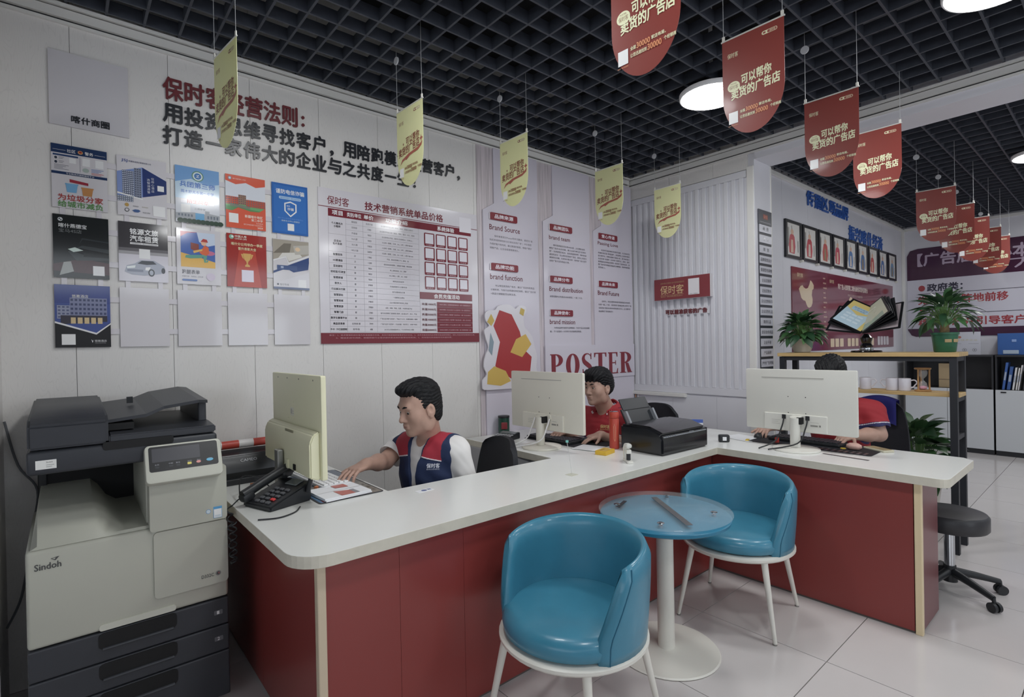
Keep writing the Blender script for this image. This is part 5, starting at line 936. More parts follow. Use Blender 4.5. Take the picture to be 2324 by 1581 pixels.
# ================================================================ hanging banners
STR = .40
def banner(kind, first):
    bw, bh = .25, .415; red = kind == 'red'
    t = thing('hanging_banner', first, 'banner', (0, 0, 0), 0, 'red hanging banners' if red else 'yellow hanging banners')
    fr = Frame((0, bw/2, 0), (0, -1, 0)); fr = Frame((0, bw/2, -bh), (0, -1, 0))
    outline = [(0, bh), (0, bh*.42)] + [(bw/2-bw/2*math.cos(a), bh*.42-bh*.42*math.sin(a)) for a in np.linspace(0, PI, 25)[1:-1]] + [(bw, bh*.42), (bw, bh)]
    c = '#84403a' if red else '#d0c799'; ink = '#cfc59a' if red else '#6d3a2b'; ink2 = '#b9764a' if red else '#6d3a2b'
    bm = BM(); slab(bm, fr, outline, -.0008, .0008); obj('sheet', bm, mat('banner_'+kind, c, .33, k=1.55 if red else 1.75, coat=.2, transl=.3), t)
    S = lambda u, v: (u*bw, bh-v*bh)
    def tx(s, u0, v0, u1, v1, col, b=.02, sk=.0): a = S(u0, v1); q = S(u1, v0); return ('t', s, a[0], a[1], q[0], q[1], col, b, sk)
    sh = [tx('保时客', .09, .145, .27, .195, ink, .0), ('rr',)+S(.66, .10)+S(.90, .065)+(ink, .007), ('rr',)+S(.745, .096)+S(.892, .069)+(c, .005), tx('保时客', .78, .073, .87, .092, ink, 0), ('e',)+S(.70, .082)+(.006, .004, c)]
    sh = [x if x[0] != 'rr' else ('rr', x[1], x[2], x[3], x[4], x[5], x[6]) for x in sh]
    if red:
        sh += [('e',)+S(.19, .49)+(.026, .022, ink), ('p', [S(.26, .52), S(.31, .55), S(.29, .49)], ink), tx('保时客', .115, .475, .265, .515, '#7a5a3c', 0), tx('POSTER', .14, .455, .24, .468, '#7a5a3c', 0), tx('可以帮你', .32, .40, .80, .50, ink, .035, .06), tx('卖货的广告店', .15, .52, .93, .625, ink, .035, .06)]
    else:
        sh += [('p', [S(.255, .425), S(.275, .445), S(.255, .465), S(.235, .445)], ink), tx('可以帮你', .36, .375, .86, .475, ink, .03, .08), tx('卖货的广告店', .07, .49, .86, .60, ink, .03, .10), ('p', [S(.93, .43), S(.945, .46), S(.99, .475), S(.945, .49), S(.93, .53), S(.915, .49), S(.87, .475), S(.915, .46)], '#8a4638'), ('p', [S(.12, .70), S(.20, .635), S(.45, .59), S(.80, .565), S(.97, .51), S(.94, .56), S(.80, .60), S(.50, .62), S(.36, .66), S(.33, .645), S(.22, .66)], '#8a4638')]
    a, q = S(.10, .86), S(.255, .745)
    sh += [('r', a[0], a[1], q[0], q[1], '#c4c2c4'), tx('全国', .29, .745, .37, .775, ink, .02), tx('30000', .385, .735, .58, .778, ink2, .03), tx('家店布局，', .60, .735, .80, .765, ink, .02), tx('让您迅速找到', .29, .80, .53, .83, ink, .02), tx('30000', .545, .787, .74, .832, ink2, .03), tx('个经销商', .775, .785, .94, .815, ink, .02), tx('快印广告印刷策划', .09, .875, .255, .887, ink2, 0)]
    art('print', t, up(fr, .0008), sh, d0=.0002, rough=.35, k=1.9)
    bm = BM(); cyl(bm, (0, -bw/2-.004, .001), (0, bw/2+.004, .001), .0035, n=8); obj('top_rail', bm, mat('rail_clear', '#a9a9a4', .3), t, True)
    for y in (-bw/2+.006, bw/2-.006):
        bm = BM(); rbox(bm, (0, y, .012), (.006, .012, .022), 0, .002); obj('clip', bm, M_wht, t)
        bm = BM(); cyl(bm, (0, y, .022), (0, y, STR), .0013, n=6); obj('string', bm, mat('string_grey', '#8e8f90', .5), t)
    bm = BM(); cyl(bm, (-.003, bw/2-.006, .285), (.003, bw/2-.006, .285), .021, n=18); obj('suction_disc', bm, mat('disc_frost', '#a9aaad', .3), t, True)
    return t
ord_ = ('nearest', 'second', 'third', 'fourth', 'fifth')
src = None
for k, (x, dz, rz) in enumerate(((.535, 0, .13), (1.405, 0, .05), (2.125, .004, .03), (3.035, .01, .02), (3.78, .004, -.02))):
    lab = ('yellow hanging banner seen almost edge-on nearest the camera', 'yellow hanging banner second from the left in front of the black lettering', 'yellow hanging banner third from the left beside the brand wall', 'yellow hanging banner fourth from the left near the wall corner', 'yellow hanging banner farthest away in front of the slat wall')[k]
    if src is None: t = src = banner('yellow', lab)
    else: t = copy_tree(src); t['label'] = lab
    t.location = (x, 2.45, 2.72+dz); t.rotation_euler = (0, 0, rz)
src = None
for k, (x, y, z, rz) in enumerate(((1.425, .995, 2.722, .06), (2.165, .995, 2.722, .03), (3.035, .995, 2.708, .03), (3.79, .995, 2.722, .02), (5.30, 1.0, 2.63, .05), (6.05, 1.0, 2.615, .03), (6.80, 1.0, 2.61, .04), (7.50, 1.0, 2.60, .0), (8.12, 1.0, 2.585, .06))):
    lab = ('red hanging banner cut off by the top edge of the picture', 'large red hanging banner beside the bright round lamp', 'red hanging banner in front of the white beam', 'red hanging banner just before the opening to the back room', 'dull red hanging banner first in the back room row', 'bright red hanging banner second in the back room row', 'red hanging banner third in the back room row', 'red hanging banner fourth in the back room row', 'red hanging banner last and lowest in the back room row')[k]
    if src is None: t = src = banner('red', lab)
    else: t = copy_tree(src); t['label'] = lab
    t.location = (x, y, z); t.rotation_euler = (0, 0, rz)
# ================================================================ gallery wall of the back room
M_blue = mat('letter_blue', '#2b4f8f', .35)
def grow(text, u0, pitch, v0, h, label):
    t = thing('wall_lettering', label, 'lettering', FG.p(u0, v0))
    for k, ch in enumerate(text): letter('character', ch, t, up(FG, .004), u0+pitch*k, v0, u0+pitch*k+pitch*.86, v0+h, M_blue, .012, .006)
grow('传播区域品牌', 5.63, .2, 2.79, .17, 'upper row of blue cut-out characters on the back room wall')
grow('振兴喀什经济', 6.825, .213, 2.585, .165, 'lower row of blue cut-out characters above the picture frames')
M_fr = mat('frame_black', '#1b1c20', .3, k=1.4); robes = ('#a63a42', '#a4343c', '#a63c34', '#a8384a', '#3f6a9c', '#3d6494', '#a33a38', '#3a5f92', '#5b7fa0')
for k in range(9):
    u = 5.105+.3965*k; t = thing('picture_frame', ('first', 'second', 'third', 'fourth', 'fifth', 'sixth', 'seventh', 'eighth', 'ninth')[k]+' black picture frame of the row, counted from the opening', 'picture', FG.p(u+.18, 2.225), group='row of black picture frames')
    for a in (rect(u, 2.225, u+.365, 2.252), rect(u, 2.553, u+.365, 2.580), rect(u, 2.252, u+.036, 2.553), rect(u+.329, 2.252, u+.365, 2.553)):
        bm = BM(); slab(bm, FG, a, .0005, .020); obj('rail', bm, M_fr, t)
    bm = BM(); slab(bm, FG, rect(u+.036, 2.252, u+.329, 2.553), .0005, .012); obj('picture', bm, mat('picture_paper', '#b3b1ad', .3), t)
    c = robes[k]; q = u+.17+.02*(k % 3-1)
    art('print', t, up(FG, .012), [('p', [(q-.06, 2.275), (q+.055, 2.27), (q+.075, 2.34), (q+.06, 2.43), (q+.01, 2.47), (q-.045, 2.44), (q-.075, 2.36)], c), ('p', [(q-.03, 2.28), (q+.03, 2.28), (q+.02, 2.40), (q-.02, 2.40)], ('#b79a84', '#b5a79a', '#7f6a4a')[k % 3]), ('e', q+.005, 2.475, .032, .026, '#b9957c'), ('l', q+.005, 2.5, q-.01, 2.53, .006, '#2c2a30'), ('r', u+.06, 2.33+.02*(k % 2), u+.068, 2.51, '#55524e'), ('r', u+.078, 2.36, u+.085, 2.51, '#77736e'), ('r', u+.28, 2.29, u+.29, 2.40, '#66625e')], d0=.0004, rough=.3)
    bm = BM(); slab(bm, FG, rect(u+.345, 2.205, u+.375, 2.226), .001, .03); obj('hanger', bm, M_wht, t)
t = thing('map_board', 'wide maroon glossy board with pale map under the picture frames', 'sign board', FG.p(6.8, 1.34))
bm = BM(); slab(bm, FG, rect(5.245, 1.34, 8.49, 2.15), .0005, .010); obj('board', bm, mat('map_maroon', '#5c2430', .1, coat=.4), t)
G = '#b5a284'; mp = [(5.40, 1.945), (5.44, 1.975), (5.49, 1.985), (5.52, 1.965), (5.57, 1.955), (5.62, 1.965), (5.66, 2.005), (5.685, 2.045), (5.72, 2.035), (5.77, 2.0), (5.765, 1.965), (5.72, 1.945), (5.735, 1.960), (5.715, 1.90), (5.735, 1.86), (5.73, 1.82), (5.70, 1.785), (5.65, 1.77), (5.61, 1.775), (5.58, 1.80), (5.55, 1.835), (5.50, 1.84), (5.455, 1.86), (5.43, 1.90)]
art('print', t, up(FG, .010), [('p', mp, G), ('p', [(5.62, 1.74), (5.66, 1.70), (5.65, 1.66), (5.61, 1.70)], G), ('t', '保时客', 5.36, 2.06, 5.50, 2.10, G, .01), ('r', 6.12, 1.345, 6.126, 2.145, '#7a4650'), ('t', '保时客', 6.2, 2.05, 6.33, 2.09, G, .01), ('t', '帮广告人找到第二增长曲线实现利润增长', 6.45, 2.0, 7.45, 2.06, '#bdb2a8', .02), ('t', '传统企业数字化升级服务商', 6.75, 1.93, 7.25, 1.96, '#a1908a'), ('e', 6.85, 1.80, .14, .09, G), ('e', 6.85, 1.86, .07, .07, G), ('t', '相信', 6.78, 1.80, 6.92, 1.86, '#5c3a30', .02)] +
    [('r', 6.02, 2.08-.05*k, 6.02+.06*(1+(k % 3)*.3), 2.095-.05*k, '#8f7466') for k in range(13)] + [('rr', 6.2+.14*k, 1.37, 6.31+.14*k, 1.46, G, .01) for k in range(3)] + [('rr', 6.72+.13*k, 1.37, 6.82+.13*k, 1.46, G, .01) for k in range(3)] + [('rr', 7.2+.12*k, 1.37, 7.29+.12*k, 1.46, G, .01) for k in range(4)] + [('rr', 7.8+.12*k, 1.37, 7.9+.12*k, 1.48, '#a9a2a6', .01) for k in range(4)] + [('rr', 5.55+.02*k, 1.37, 5.57+.02*k, 1.42, G, .005) for k in range(2)], d0=.0004, rough=.1)
# ================================================================ far wall: banner board, cabinets, things on them
def far(y): return -y
t = thing('slogan_board', 'large white and purple slogan board with red and black characters on the far wall', 'sign board', FB.p(-1.2, 1.47))
bm = BM(); slab(bm, FB, [(-2.022, 1.56), (-1.98, 1.485), (-1.93, 1.465), (.8, 1.465), (.8, 2.675), (-1.90, 2.675), (-1.985, 2.655), (-2.022, 2.58)], .0005, .012); obj('board', bm, mat('slogan_white', '#a6a5ae', .14), t)
PUR = '#3d2036'
art('print', t, up(FB, .012), [('p', [(-2.022, 2.245), (.8, 2.245), (.8, 2.675), (-1.90, 2.675), (-1.985, 2.655), (-2.022, 2.58)], PUR), ('p', [(-2.022, 1.575), (.8, 1.575), (.8, 1.465), (-1.93, 1.465), (-1.98, 1.485), (-2.022, 1.56)], PUR), ('t', '【广告店的小本', -1.90, 2.43, -.78, 2.60, '#9a8a9c', .03), ('r', -1.08, 2.40, -.55, 2.415, '#9a8a9c'), ('t', '人生', -.93, 2.30, -.6, 2.42, '#9a8a9c', .03), ('e', -1.86, 2.125, .037, .04, '#8c2f35'), ('t', '政府类：', -1.80, 2.075, -1.43, 2.180, '#2b2a3c', .035), ('r', -1.90, 2.045, .8, 2.052, '#33303c'), ('t', '党的宣传阵地前移', -1.90, 1.905, -.99, 2.015, '#8c2f35', .03), ('e', -1.86, 1.84, .03, .03, '#8c2f35'), ('t', '企业类：', -1.80, 1.79, -1.43, 1.880, '#2b2a3c', .035), ('r', -1.90, 1.765, .8, 1.772, '#33303c'), ('t', '精准客户并引导客户', -1.90, 1.61, -.84, 1.715, '#8c2f35', .03)], d0=.0004, rough=.16)
M_cabw = mat('cabinet_white', '#9c9fa2', .3); M_cabk = mat('cabinet_black', '#1f2024', .4, k=1.4)
for k in range(4):
    y1 = 1.98-.9*k; y0 = y1-.885; cxf = 8.62
    t = thing('storage_cabinet', ('white door cabinet with black open top shelf behind the rack', 'white door cabinet with black open top shelf holding books', 'white door cabinet with black open top shelf at the right edge', 'white door cabinet with black open top shelf out to the right')[k], 'cabinet', (8.8, (y0+y1)/2, 0), group='row of storage cabinets on the far wall')
    bm = BM(); box(bm, (cxf+.02, y0, 0), (8.985, y1, .055)); obj('plinth', bm, M_cabk, t)
    bm = BM(); box(bm, (cxf+.018, y0, .056), (8.985, y1, .80)); obj('body', bm, M_cabk, t)
    ym = (y0+y1)/2
    for a, b in ((y0, ym), (ym, y1)):
        bm = BM(); box(bm, (cxf, a+.002, .062), (cxf+.0175, b-.002, .80), .001, 1); dr = obj('door', bm, M_cabw, t)
        bm = BM(); box(bm, (cxf-.008, b-.10, .765), (cxf-.0003, b-.05, .78), .002); obj('handle', bm, M_cabk, dr)
    for nm, lo, hi in (('side', (cxf+.018, y0, .801), (8.985, y0+.018, 1.2)), ('side', (cxf+.018, y1-.018, .801), (8.985, y1, 1.2)), ('back', (8.965, y0+.0185, .801), (8.985, y1-.0185, 1.2)), ('top', (cxf+.01, y0, 1.2005), (8.985, y1, 1.222))):
        bm = BM(); box(bm, lo, hi); obj(nm, bm, M_cabk, t)
ZT = .801
for k, (y, w_, h_, tilt, c, lab) in enumerate(((.975, .022, .33, .12, '#2c4a80', 'tall blue folder leaning in the open shelf'), (.935, .03, .28, .12, '#2a4575', 'shorter blue folder leaning beside the tall one'), (.895, .016, .27, .12, '#a9a9a9', 'white book with red spine marks leaning in the shelf'), (.868, .012, .265, .12, '#b3b2b0', 'plain white book leaning in the shelf'), (.845, .010, .30, .12, '#b0aeb0', 'thin tall white booklet leaning in the shelf'), (.80, .03, .24, .12, '#26282c', 'dark book at the end of the leaning books'))):
    t = thing('book', lab, 'book', (8.76, y, ZT)); bm = BM(); rbox(bm, (8.76, y+h_*.5*tilt*.9, ZT+h_/2*math.cos(tilt)+.5*w_*math.sin(tilt)+.0015), (.2, w_, h_), 0, .001, rx=tilt); obj('cover', bm, mat('cover_'+c.lstrip('#'), c, .5), t)
    bm = BM(); rbox(bm, (8.6585, y+h_*.5*tilt*.9, ZT+h_/2*math.cos(tilt)+.5*w_*math.sin(tilt)+.0015), (.002, w_*.7, h_*.3), 0, 0, rx=tilt); obj('spine_label', bm, mat('spine_label', '#8d4a4a' if k == 2 else '#7f8794', .5), t)
t = thing('motorcycle_helmet', 'shiny black helmet in the open shelf at the right edge', 'helmet', (8.78, .60, ZT))
bm = BM(); bmesh.ops.create_uvsphere(bm, u_segments=28, v_segments=16, radius=.15); bmesh.ops.transform(bm, matrix=Matrix.Translation((8.78, .60, ZT+.15)) @ Matrix.Diagonal((1.1, .95, .98, 1)), verts=bm.verts); obj('shell', bm, mat('helmet_black', '#0c0d10', .06, k=1, coat=1), t, 'all')
bm = BM(); tube(bm, [(8.78-.155*math.cos(a), .60+.13*math.sin(a), ZT+.12) for a in np.linspace(-1.1, 1.1, 12)], .012, 8); obj('visor_rim', bm, M_blk, t, True)
t = thing('certificate', 'white printed certificate card standing on the cabinet behind the green pot', 'certificate', (8.9, 1.40, 1.2225)); bm = BM(); box(bm, (8.90, 1.245, 1.2225), (8.908, 1.555, 1.515)); obj('card', bm, mat('card_white', '#a9abb3', .3), t)
art('print', t, Frame((8.90, 1.555, 1.2225), (0, -1, 0)), [('e', .10, .225, .02, .016, '#a0604a'), ('t', '高新技术企业', .03, .175, .28, .20, '#a9a58c', .01), ('r', .02, .14, .12, .143, '#77787f'), ('r', .19, .14, .29, .143, '#77787f')] + [('e', u, .06, .022, .022, '#66676e') for u in (.05, .15, .25)] + [('e', u, .06, .018, .018, '#a9abb3') for u in (.05, .15, .25)] + [('e', u, .06, .007, .007, '#55565e') for u in (.05, .15, .25)], d0=.0004)
t = thing('storage_box', 'blue storage box with metal label holder on the cabinet', 'box', (8.85, .95, 1.2225)); bm = BM(); box(bm, (8.76, .60, 1.2225), (8.95, 1.07, 1.485), .005); obj('box', bm, mat('box_blue', '#274a80', .4), t)
bm = BM(); box(bm, (8.754, .88, 1.235), (8.7598, 1.02, 1.28), .002); obj('label_holder', bm, mat('holder_silver', '#8d9aa8', .3), t); bm = BM(); box(bm, (8.754, .90, 1.38), (8.7598, .94, 1.41)); obj('emblem', bm, mat('emblem_grey', '#6f86ad', .4), t)
# ================================================================ open rack behind the right counter arm
M_wood = mat('rack_wood', '#a38a5f', .45, noise=.18, nscale=6, stretch=(6, .6, 6)); M_iron = mat('rack_iron', '#1e2025', .5, k=1.4)
RX0, RX1, RY0, RY1 = 4.50, 4.79, .750, 1.885
rk = thing('shelf_rack', 'open rack with black steel posts and pale wood shelves', 'shelf', ((RX0+RX1)/2, (RY0+RY1)/2, 0))
for x in (RX0, RX1-.04):
    for y in (RY0, RY1-.04):
        bm = BM(); box(bm, (x, y, 0), (x+.04, y+.04, 1.317)); obj('post', bm, M_iron, rk)
for z, nm in ((1.32, 'top_shelf'), (1.046, 'shelf')):
    if z > 1.3:
        bm = BM(); box(bm, (RX0-.012, RY0-.012, z), (RX1+.012, RY1+.012, z+.028), .002); obj(nm, bm, M_wood, rk)
        for a, b in (((RX0+.0405, RY0+.002, z-.032), (RX1-.0405, RY0+.03, z-.001)), ((RX0+.0405, RY1-.03, z-.032), (RX1-.0405, RY1-.002, z-.001)), ((RX0+.002, RY0+.0405, z-.032), (RX0+.03, RY1-.0405, z-.001)), ((RX1-.03, RY0+.0405, z-.032), (RX1-.002, RY1-.0405, z-.001))):
            bm = BM(); box(bm, a, b); obj('frame_bar', bm, M_iron, rk)
    else:
        bm = BM(); box(bm, (RX0+.041, RY0-.006, z), (RX1-.041, RY1, z+.025), .002); obj(nm, bm, M_wood, rk)
        for y in (RY0+.002, RY1-.03):
            bm = BM(); box(bm, (RX0+.0405, y, z-.03), (RX1-.0405, y+.028, z-.001)); obj('frame_bar', bm, M_iron, rk)
bm = BM(); box(bm, (RX0+.0405, RY0+.004, .76), (RX1-.0405, RY0+.03, .79)); obj('frame_bar', bm, M_iron, rk)
bm = BM(); box(bm, (RX0+.004, 1.34, 0), (RX0+.03, 1.366, 1.045)); obj('divider_post', bm, M_iron, rk)
# plants ----------------------------------------------------------------
M_leaf = [mat('leaf_green_%d' % k, c, .38, k=1.5, noise=.25, nscale=30) for k, c in enumerate(('#2c4a2c', '#3a5c38', '#24402a', '#4b6b42'))]
def leafmesh(L, Wd, m, curl=.35):
    bm = BM(); n = 6; rows = []
    for i in range(n+1):
        s = i/n; wv = Wd*math.sin(PI*min(1, s*.92+.08))**.8*(1-s**3*.55); z = -curl*L*s*s
        rows.append([bm.verts.new((-wv/2, L*s, z+.12*wv)), bm.verts.new((0, L*s, z)), bm.verts.new((wv/2, L*s, z+.12*wv))])
    loft(bm, rows, (False, False), closed=False); me = bpy.data.meshes.new('leaf'); bm.to_mesh(me); bm.free(); me.materials.append(m)
    for p in me.polygons: p.use_smooth = True
    return me
def plant(name, label, loc, pot, n, spread, height, L, Wd, seed, top):
    t = thing(name, label, 'plant', loc, 0); pot(t); rg = random.Random(seed)
    ms = [leafmesh(L*f, Wd*f, M_leaf[k % 4], c) for k, (f, c) in enumerate(((1, .35), (.85, .2), (1.1, .5), (.75, .3)))]
    bm = BM()
    for k in range(n):
        a = 2*PI*k*.618034+rg.uniform(-.3, .3); f = (k+.5)/n; el = (1-f)*1.25+.1; r = spread*(f**.6)*rg.uniform(.75, 1.05); z = top+height*(1-f**1.6)*rg.uniform(.75, 1.05)+rg.uniform(0, .03)
        p = Vector((r*.55*math.cos(a), r*.55*math.sin(a), z))
        o = bpy.data.objects.new('leaf', rg.choice(ms)); COL.objects.link(o); o.parent = t; o.location = p
        o.rotation_euler = (el-.25-.5*f, rg.uniform(-.5, .5), a-PI/2)
        tube(bm, [(0.012*math.cos(a), .012*math.sin(a), top-.02), (p.x*.6, p.y*.6, (top+p.z)/2+.01), tuple(p)], .0022, 5)
    tag(obj('stems', bm, mat('stem_green', '#4d6a3a', .5), t), kind='stuff'); return t
def pot_white(t):
    bm = BM(); lathe(bm, [(.055, 0), (.062, .004), (.088, .095), (.092, .10), (.092, .112), (.084, .112), (.08, .10)], n=32, cap=(True, True)); obj('pot', bm, mat('pot_white', '#9d9a92', .4, noise=.05, nscale=20), t, True)
def pot_green(t):
    bm = BM(); lathe(bm, [(.058, 0), (.062, .004), (.074, .118), (.080, .120), (.080, .135), (.072, .135), (.068, .12)], n=32, cap=(True, True)); p = obj('pot', bm, mat('pot_green', '#24523c', .4), t, True)
    for a in (-2.7, -2.0):
        bm = BM(); c, s = math.cos(a)*.0705, math.sin(a)*.0705; rbox(bm, (c, s, .078), (.004, .038, .022), a, .001); obj('pot_label', bm, mat('label_gold', '#8d7a58', .5), p)
    bm = BM(); lathe(bm, [(.026, .12), (.028, .15), (.022, .20), (.024, .235)], n=12); obj('trunk', bm, mat('trunk_bark', '#6d5c40', .8, noise=.3, nscale=50, bump=.5, bscale=60), t, True)
def pot_floor(t):
    bm = BM(); lathe(bm, [(.11, 0), (.12, .005), (.15, .30), (.155, .31), (.155, .33), (.145, .33), (.14, .31)], n=32, cap=(True, True)); obj('pot', bm, mat('pot_white', '#9d9a92', .4), t, True)
plant('potted_plant', 'bushy green plant in a grey white pot on the rack top', (4.65, 1.765, 1.349), pot_white, 120, .24, .17, .105, .062, 3, .10)
plant('potted_plant', 'green leaved plant with a thick stem in a dark green pot on the rack top', (4.66, .84, 1.349), pot_green, 95, .26, .15, .125, .040, 5, .20)
plant('floor_plant', 'dark leafy plant in a floor pot behind the right counter arm', (5.02, 1.09, 0), pot_floor, 130, .38, .40, .16, .10, 9, .36)
# display book on a pedestal -------------------------------------------
t = thing('flip_book_stand', 'open black catalogue with printed pages on a turned black pedestal', 'catalogue', (4.64, 1.305, 1.349), math.radians(-90))
bm = BM(); lathe(bm, [(.10, 0), (.102, .005), (.098, .013), (.045, .016)], n=32); obj('base', bm, mat('gloss_black', '#101114', .12, k=1.2, coat=.5), t, True)
bm = BM(); lathe(bm, [(.044, .016), (.046, .022), (.044, .034), (.04, .036)], n=28); obj('collar', bm, M_chrome, t, True)
bm = BM(); lathe(bm, [(.04, .0365), (.042, .05), (.030, .068), (.038, .09), (.042, .11), (.028, .125), (.018, .14)], n=28); obj('stem', bm, mat('gloss_black', '#101114', .12, k=1.2, coat=.5), t, True)
M_pg = [mat('sleeve_black', '#17181b', .3, k=1.3)]
# tilted leaves fanning out from the spine; local x right, y away, z up
def leaf_page(ang, tilt, u0, pic, z0=.14):
    o = thing  # (leaf built as a part of the stand)
    Wd, Hd = .245, .30; ca, sa = math.cos(ang), math.sin(ang); U = Vector((ca, 0, sa)); V = Vector((0, math.cos(tilt), math.sin(tilt))); V = (V-U*V.dot(U)).normalized()
    fr = Frame(Vector((0, -.11, z0)), U, V); fr = Frame(Vector((0, -.11, z0)) if ca > 0 else Vector((0, -.11, z0))+U*Wd, U if ca > 0 else -U, V)
    bm = BM(); slab(bm, fr, rrect(u0, 0, Wd, Hd, .006) if ca > 0 else rrect(0, 0, Wd-u0, Hd, .006), -.002, .002); p = obj('page', bm, M_pg[0], t)
    if pic: art('page_print', p, up(fr, .002), pic, d0=.0004, rough=.15)
pic1 = [('r', .016, .016, .229, .284, '#b3a05a'), ('p', [(.016, .016), (.20, .016), (.20, .19), (.12, .15), (.016, .20)], '#93a9b6'), ('rr', .05, .19, .17, .235, '#8aa4b4', .01), ('t', '数据升级业', .06, .215, .16, .232, '#5a6a78'), ('t', '了标值图', .07, .195, .15, .21, '#5a6a78')] + [('rr', .045+.045*a, .06+.035*b, .082+.045*a, .078+.035*b, '#a9b7c0', .004) for a in range(3) for b in range(3)]
pic2 = [('r', .016, .016, .229, .284, '#a5a58f'), ('p', [(.016, .016), (.20, .016), (.20, .09), (.1, .06), (.016, .10)], '#7f8f80'), ('t', '县域品牌升级', .05, .205, .17, .228, '#c2c2b8', .01)] + [('r', .06, .18-.02*k, .16-.01*(k % 3), .186-.02*k, '#b9b9ae') for k in range(6)]
for k, a in enumerate((22, 30, 36, 41)): leaf_page(math.radians(a), math.radians(42), .004, pic2 if k == 3 else None)
for k, a in enumerate((150, 158)): leaf_page(math.radians(a), math.radians(42), .004, pic1 if k == 0 else None)
leaf_page(math.radians(8), math.radians(42), .004, [('r', .016, .016, .229, .284, '#8f8488')] + [('e', .05+.05*a, .06+.06*b, .016, .016, '#a39a9c') for a in range(3) for b in range(3)])
leaf_page(math.radians(172), math.radians(42), .004, [('r', .016, .016, .229, .284, '#857a80')])
# mugs, hourglass, box ---------------------------------------------------
M_mug = mat('mug_white', '#a8a6ac', .25)
def mug(label, x, y, ang):
    t = thing('mug', label, 'mug', (x, y, 1.0715), ang, 'white mugs on the rack')
    bm = BM(); lathe(bm, [(.030, 0), (.036, .002), (.037, .006), (.037, .088), (.0355, .09), (.034, .088), (.034, .008), (0, .006)], n=28, cap=(True, False)); bmesh.ops.remove_doubles(bm, verts=bm.verts, dist=.0003); obj('cup', bm, M_mug, t, True)
    bm = BM(); tube(bm, smoothpts([(.035, 0, .074), (.058, 0, .078), (.072, 0, .060), (.060, 0, .042), (.052, 0, .030), (.036, 0, .020)], 5), .0045, 8); obj('handle', bm, M_mug, t, True)
mug('white mug with a curved handle half hidden behind the right monitor', 4.61, 1.306, math.radians(-90))
mug('white mug with its handle to the left in the touching pair', 4.61, 1.138, math.radians(90))
mug('white mug with its handle to the right in the touching pair', 4.61, 1.061, math.radians(-90))
t = thing('hourglass', 'wooden hourglass with pink sand at the end of the rack shelf', 'hourglass', (4.63, .960, 1.0715))
M_hw = mat('hourglass_wood', '#8f6d45', .4, noise=.15, nscale=20)
for z in (0, .155):
    bm = BM(); lathe(bm, [(.046, z), (.049, z+.003), (.049, z+.009), (.046, z+.012)], (4.63, .960, 1.0715), 28); obj('plate', bm, M_hw, t, True)
for k in range(3):
    a = 2*PI*k/3+.5; bm = BM(); cyl(bm, (4.63+.038*math.cos(a), .960+.038*math.sin(a), 1.0835), (4.63+.038*math.cos(a), .960+.038*math.sin(a), 1.2265), .0055, n=10); obj('rod', bm, M_hw, t, True)
bm = BM(); lathe(bm, [(.008, .012), (.024, .018), (.028, .035), (.022, .058), (.006, .078), (.004, .0835), (.006, .089), (.022, .109), (.028, .132), (.024, .149), (.008, .155)], (4.63, .960, 1.0715), 24); obj('glass', bm, mat('glass_thin', (.9, .95, .96), .02, alpha=.22, spec=.8), t, 'all')
bm = BM(); lathe(bm, [(.006, .0135), (.022, .019), (.025, .033), (.0, .040)], (4.63, .960, 1.0715), 20, cap=(True, False)); bmesh.ops.remove_doubles(bm, verts=bm.verts, dist=.0003); obj('sand', bm, mat('sand_pink', '#b5788f', .8), t, 'all')
t = thing('cardboard_box', 'small brown box standing in the cabinet shelf behind the mugs', 'box', (8.78, 1.62, ZT)); bm = BM(); box(bm, (8.72, 1.52, ZT), (8.88, 1.64, ZT+.31), .002); obj('box', bm, mat('card_brown', '#86765c', .7), t); bm = BM(); box(bm, (8.718, 1.52, ZT+.10), (8.7198, 1.64, ZT+.108)); obj('flap_line', bm, mat('card_dark', '#5c5040', .7), t)
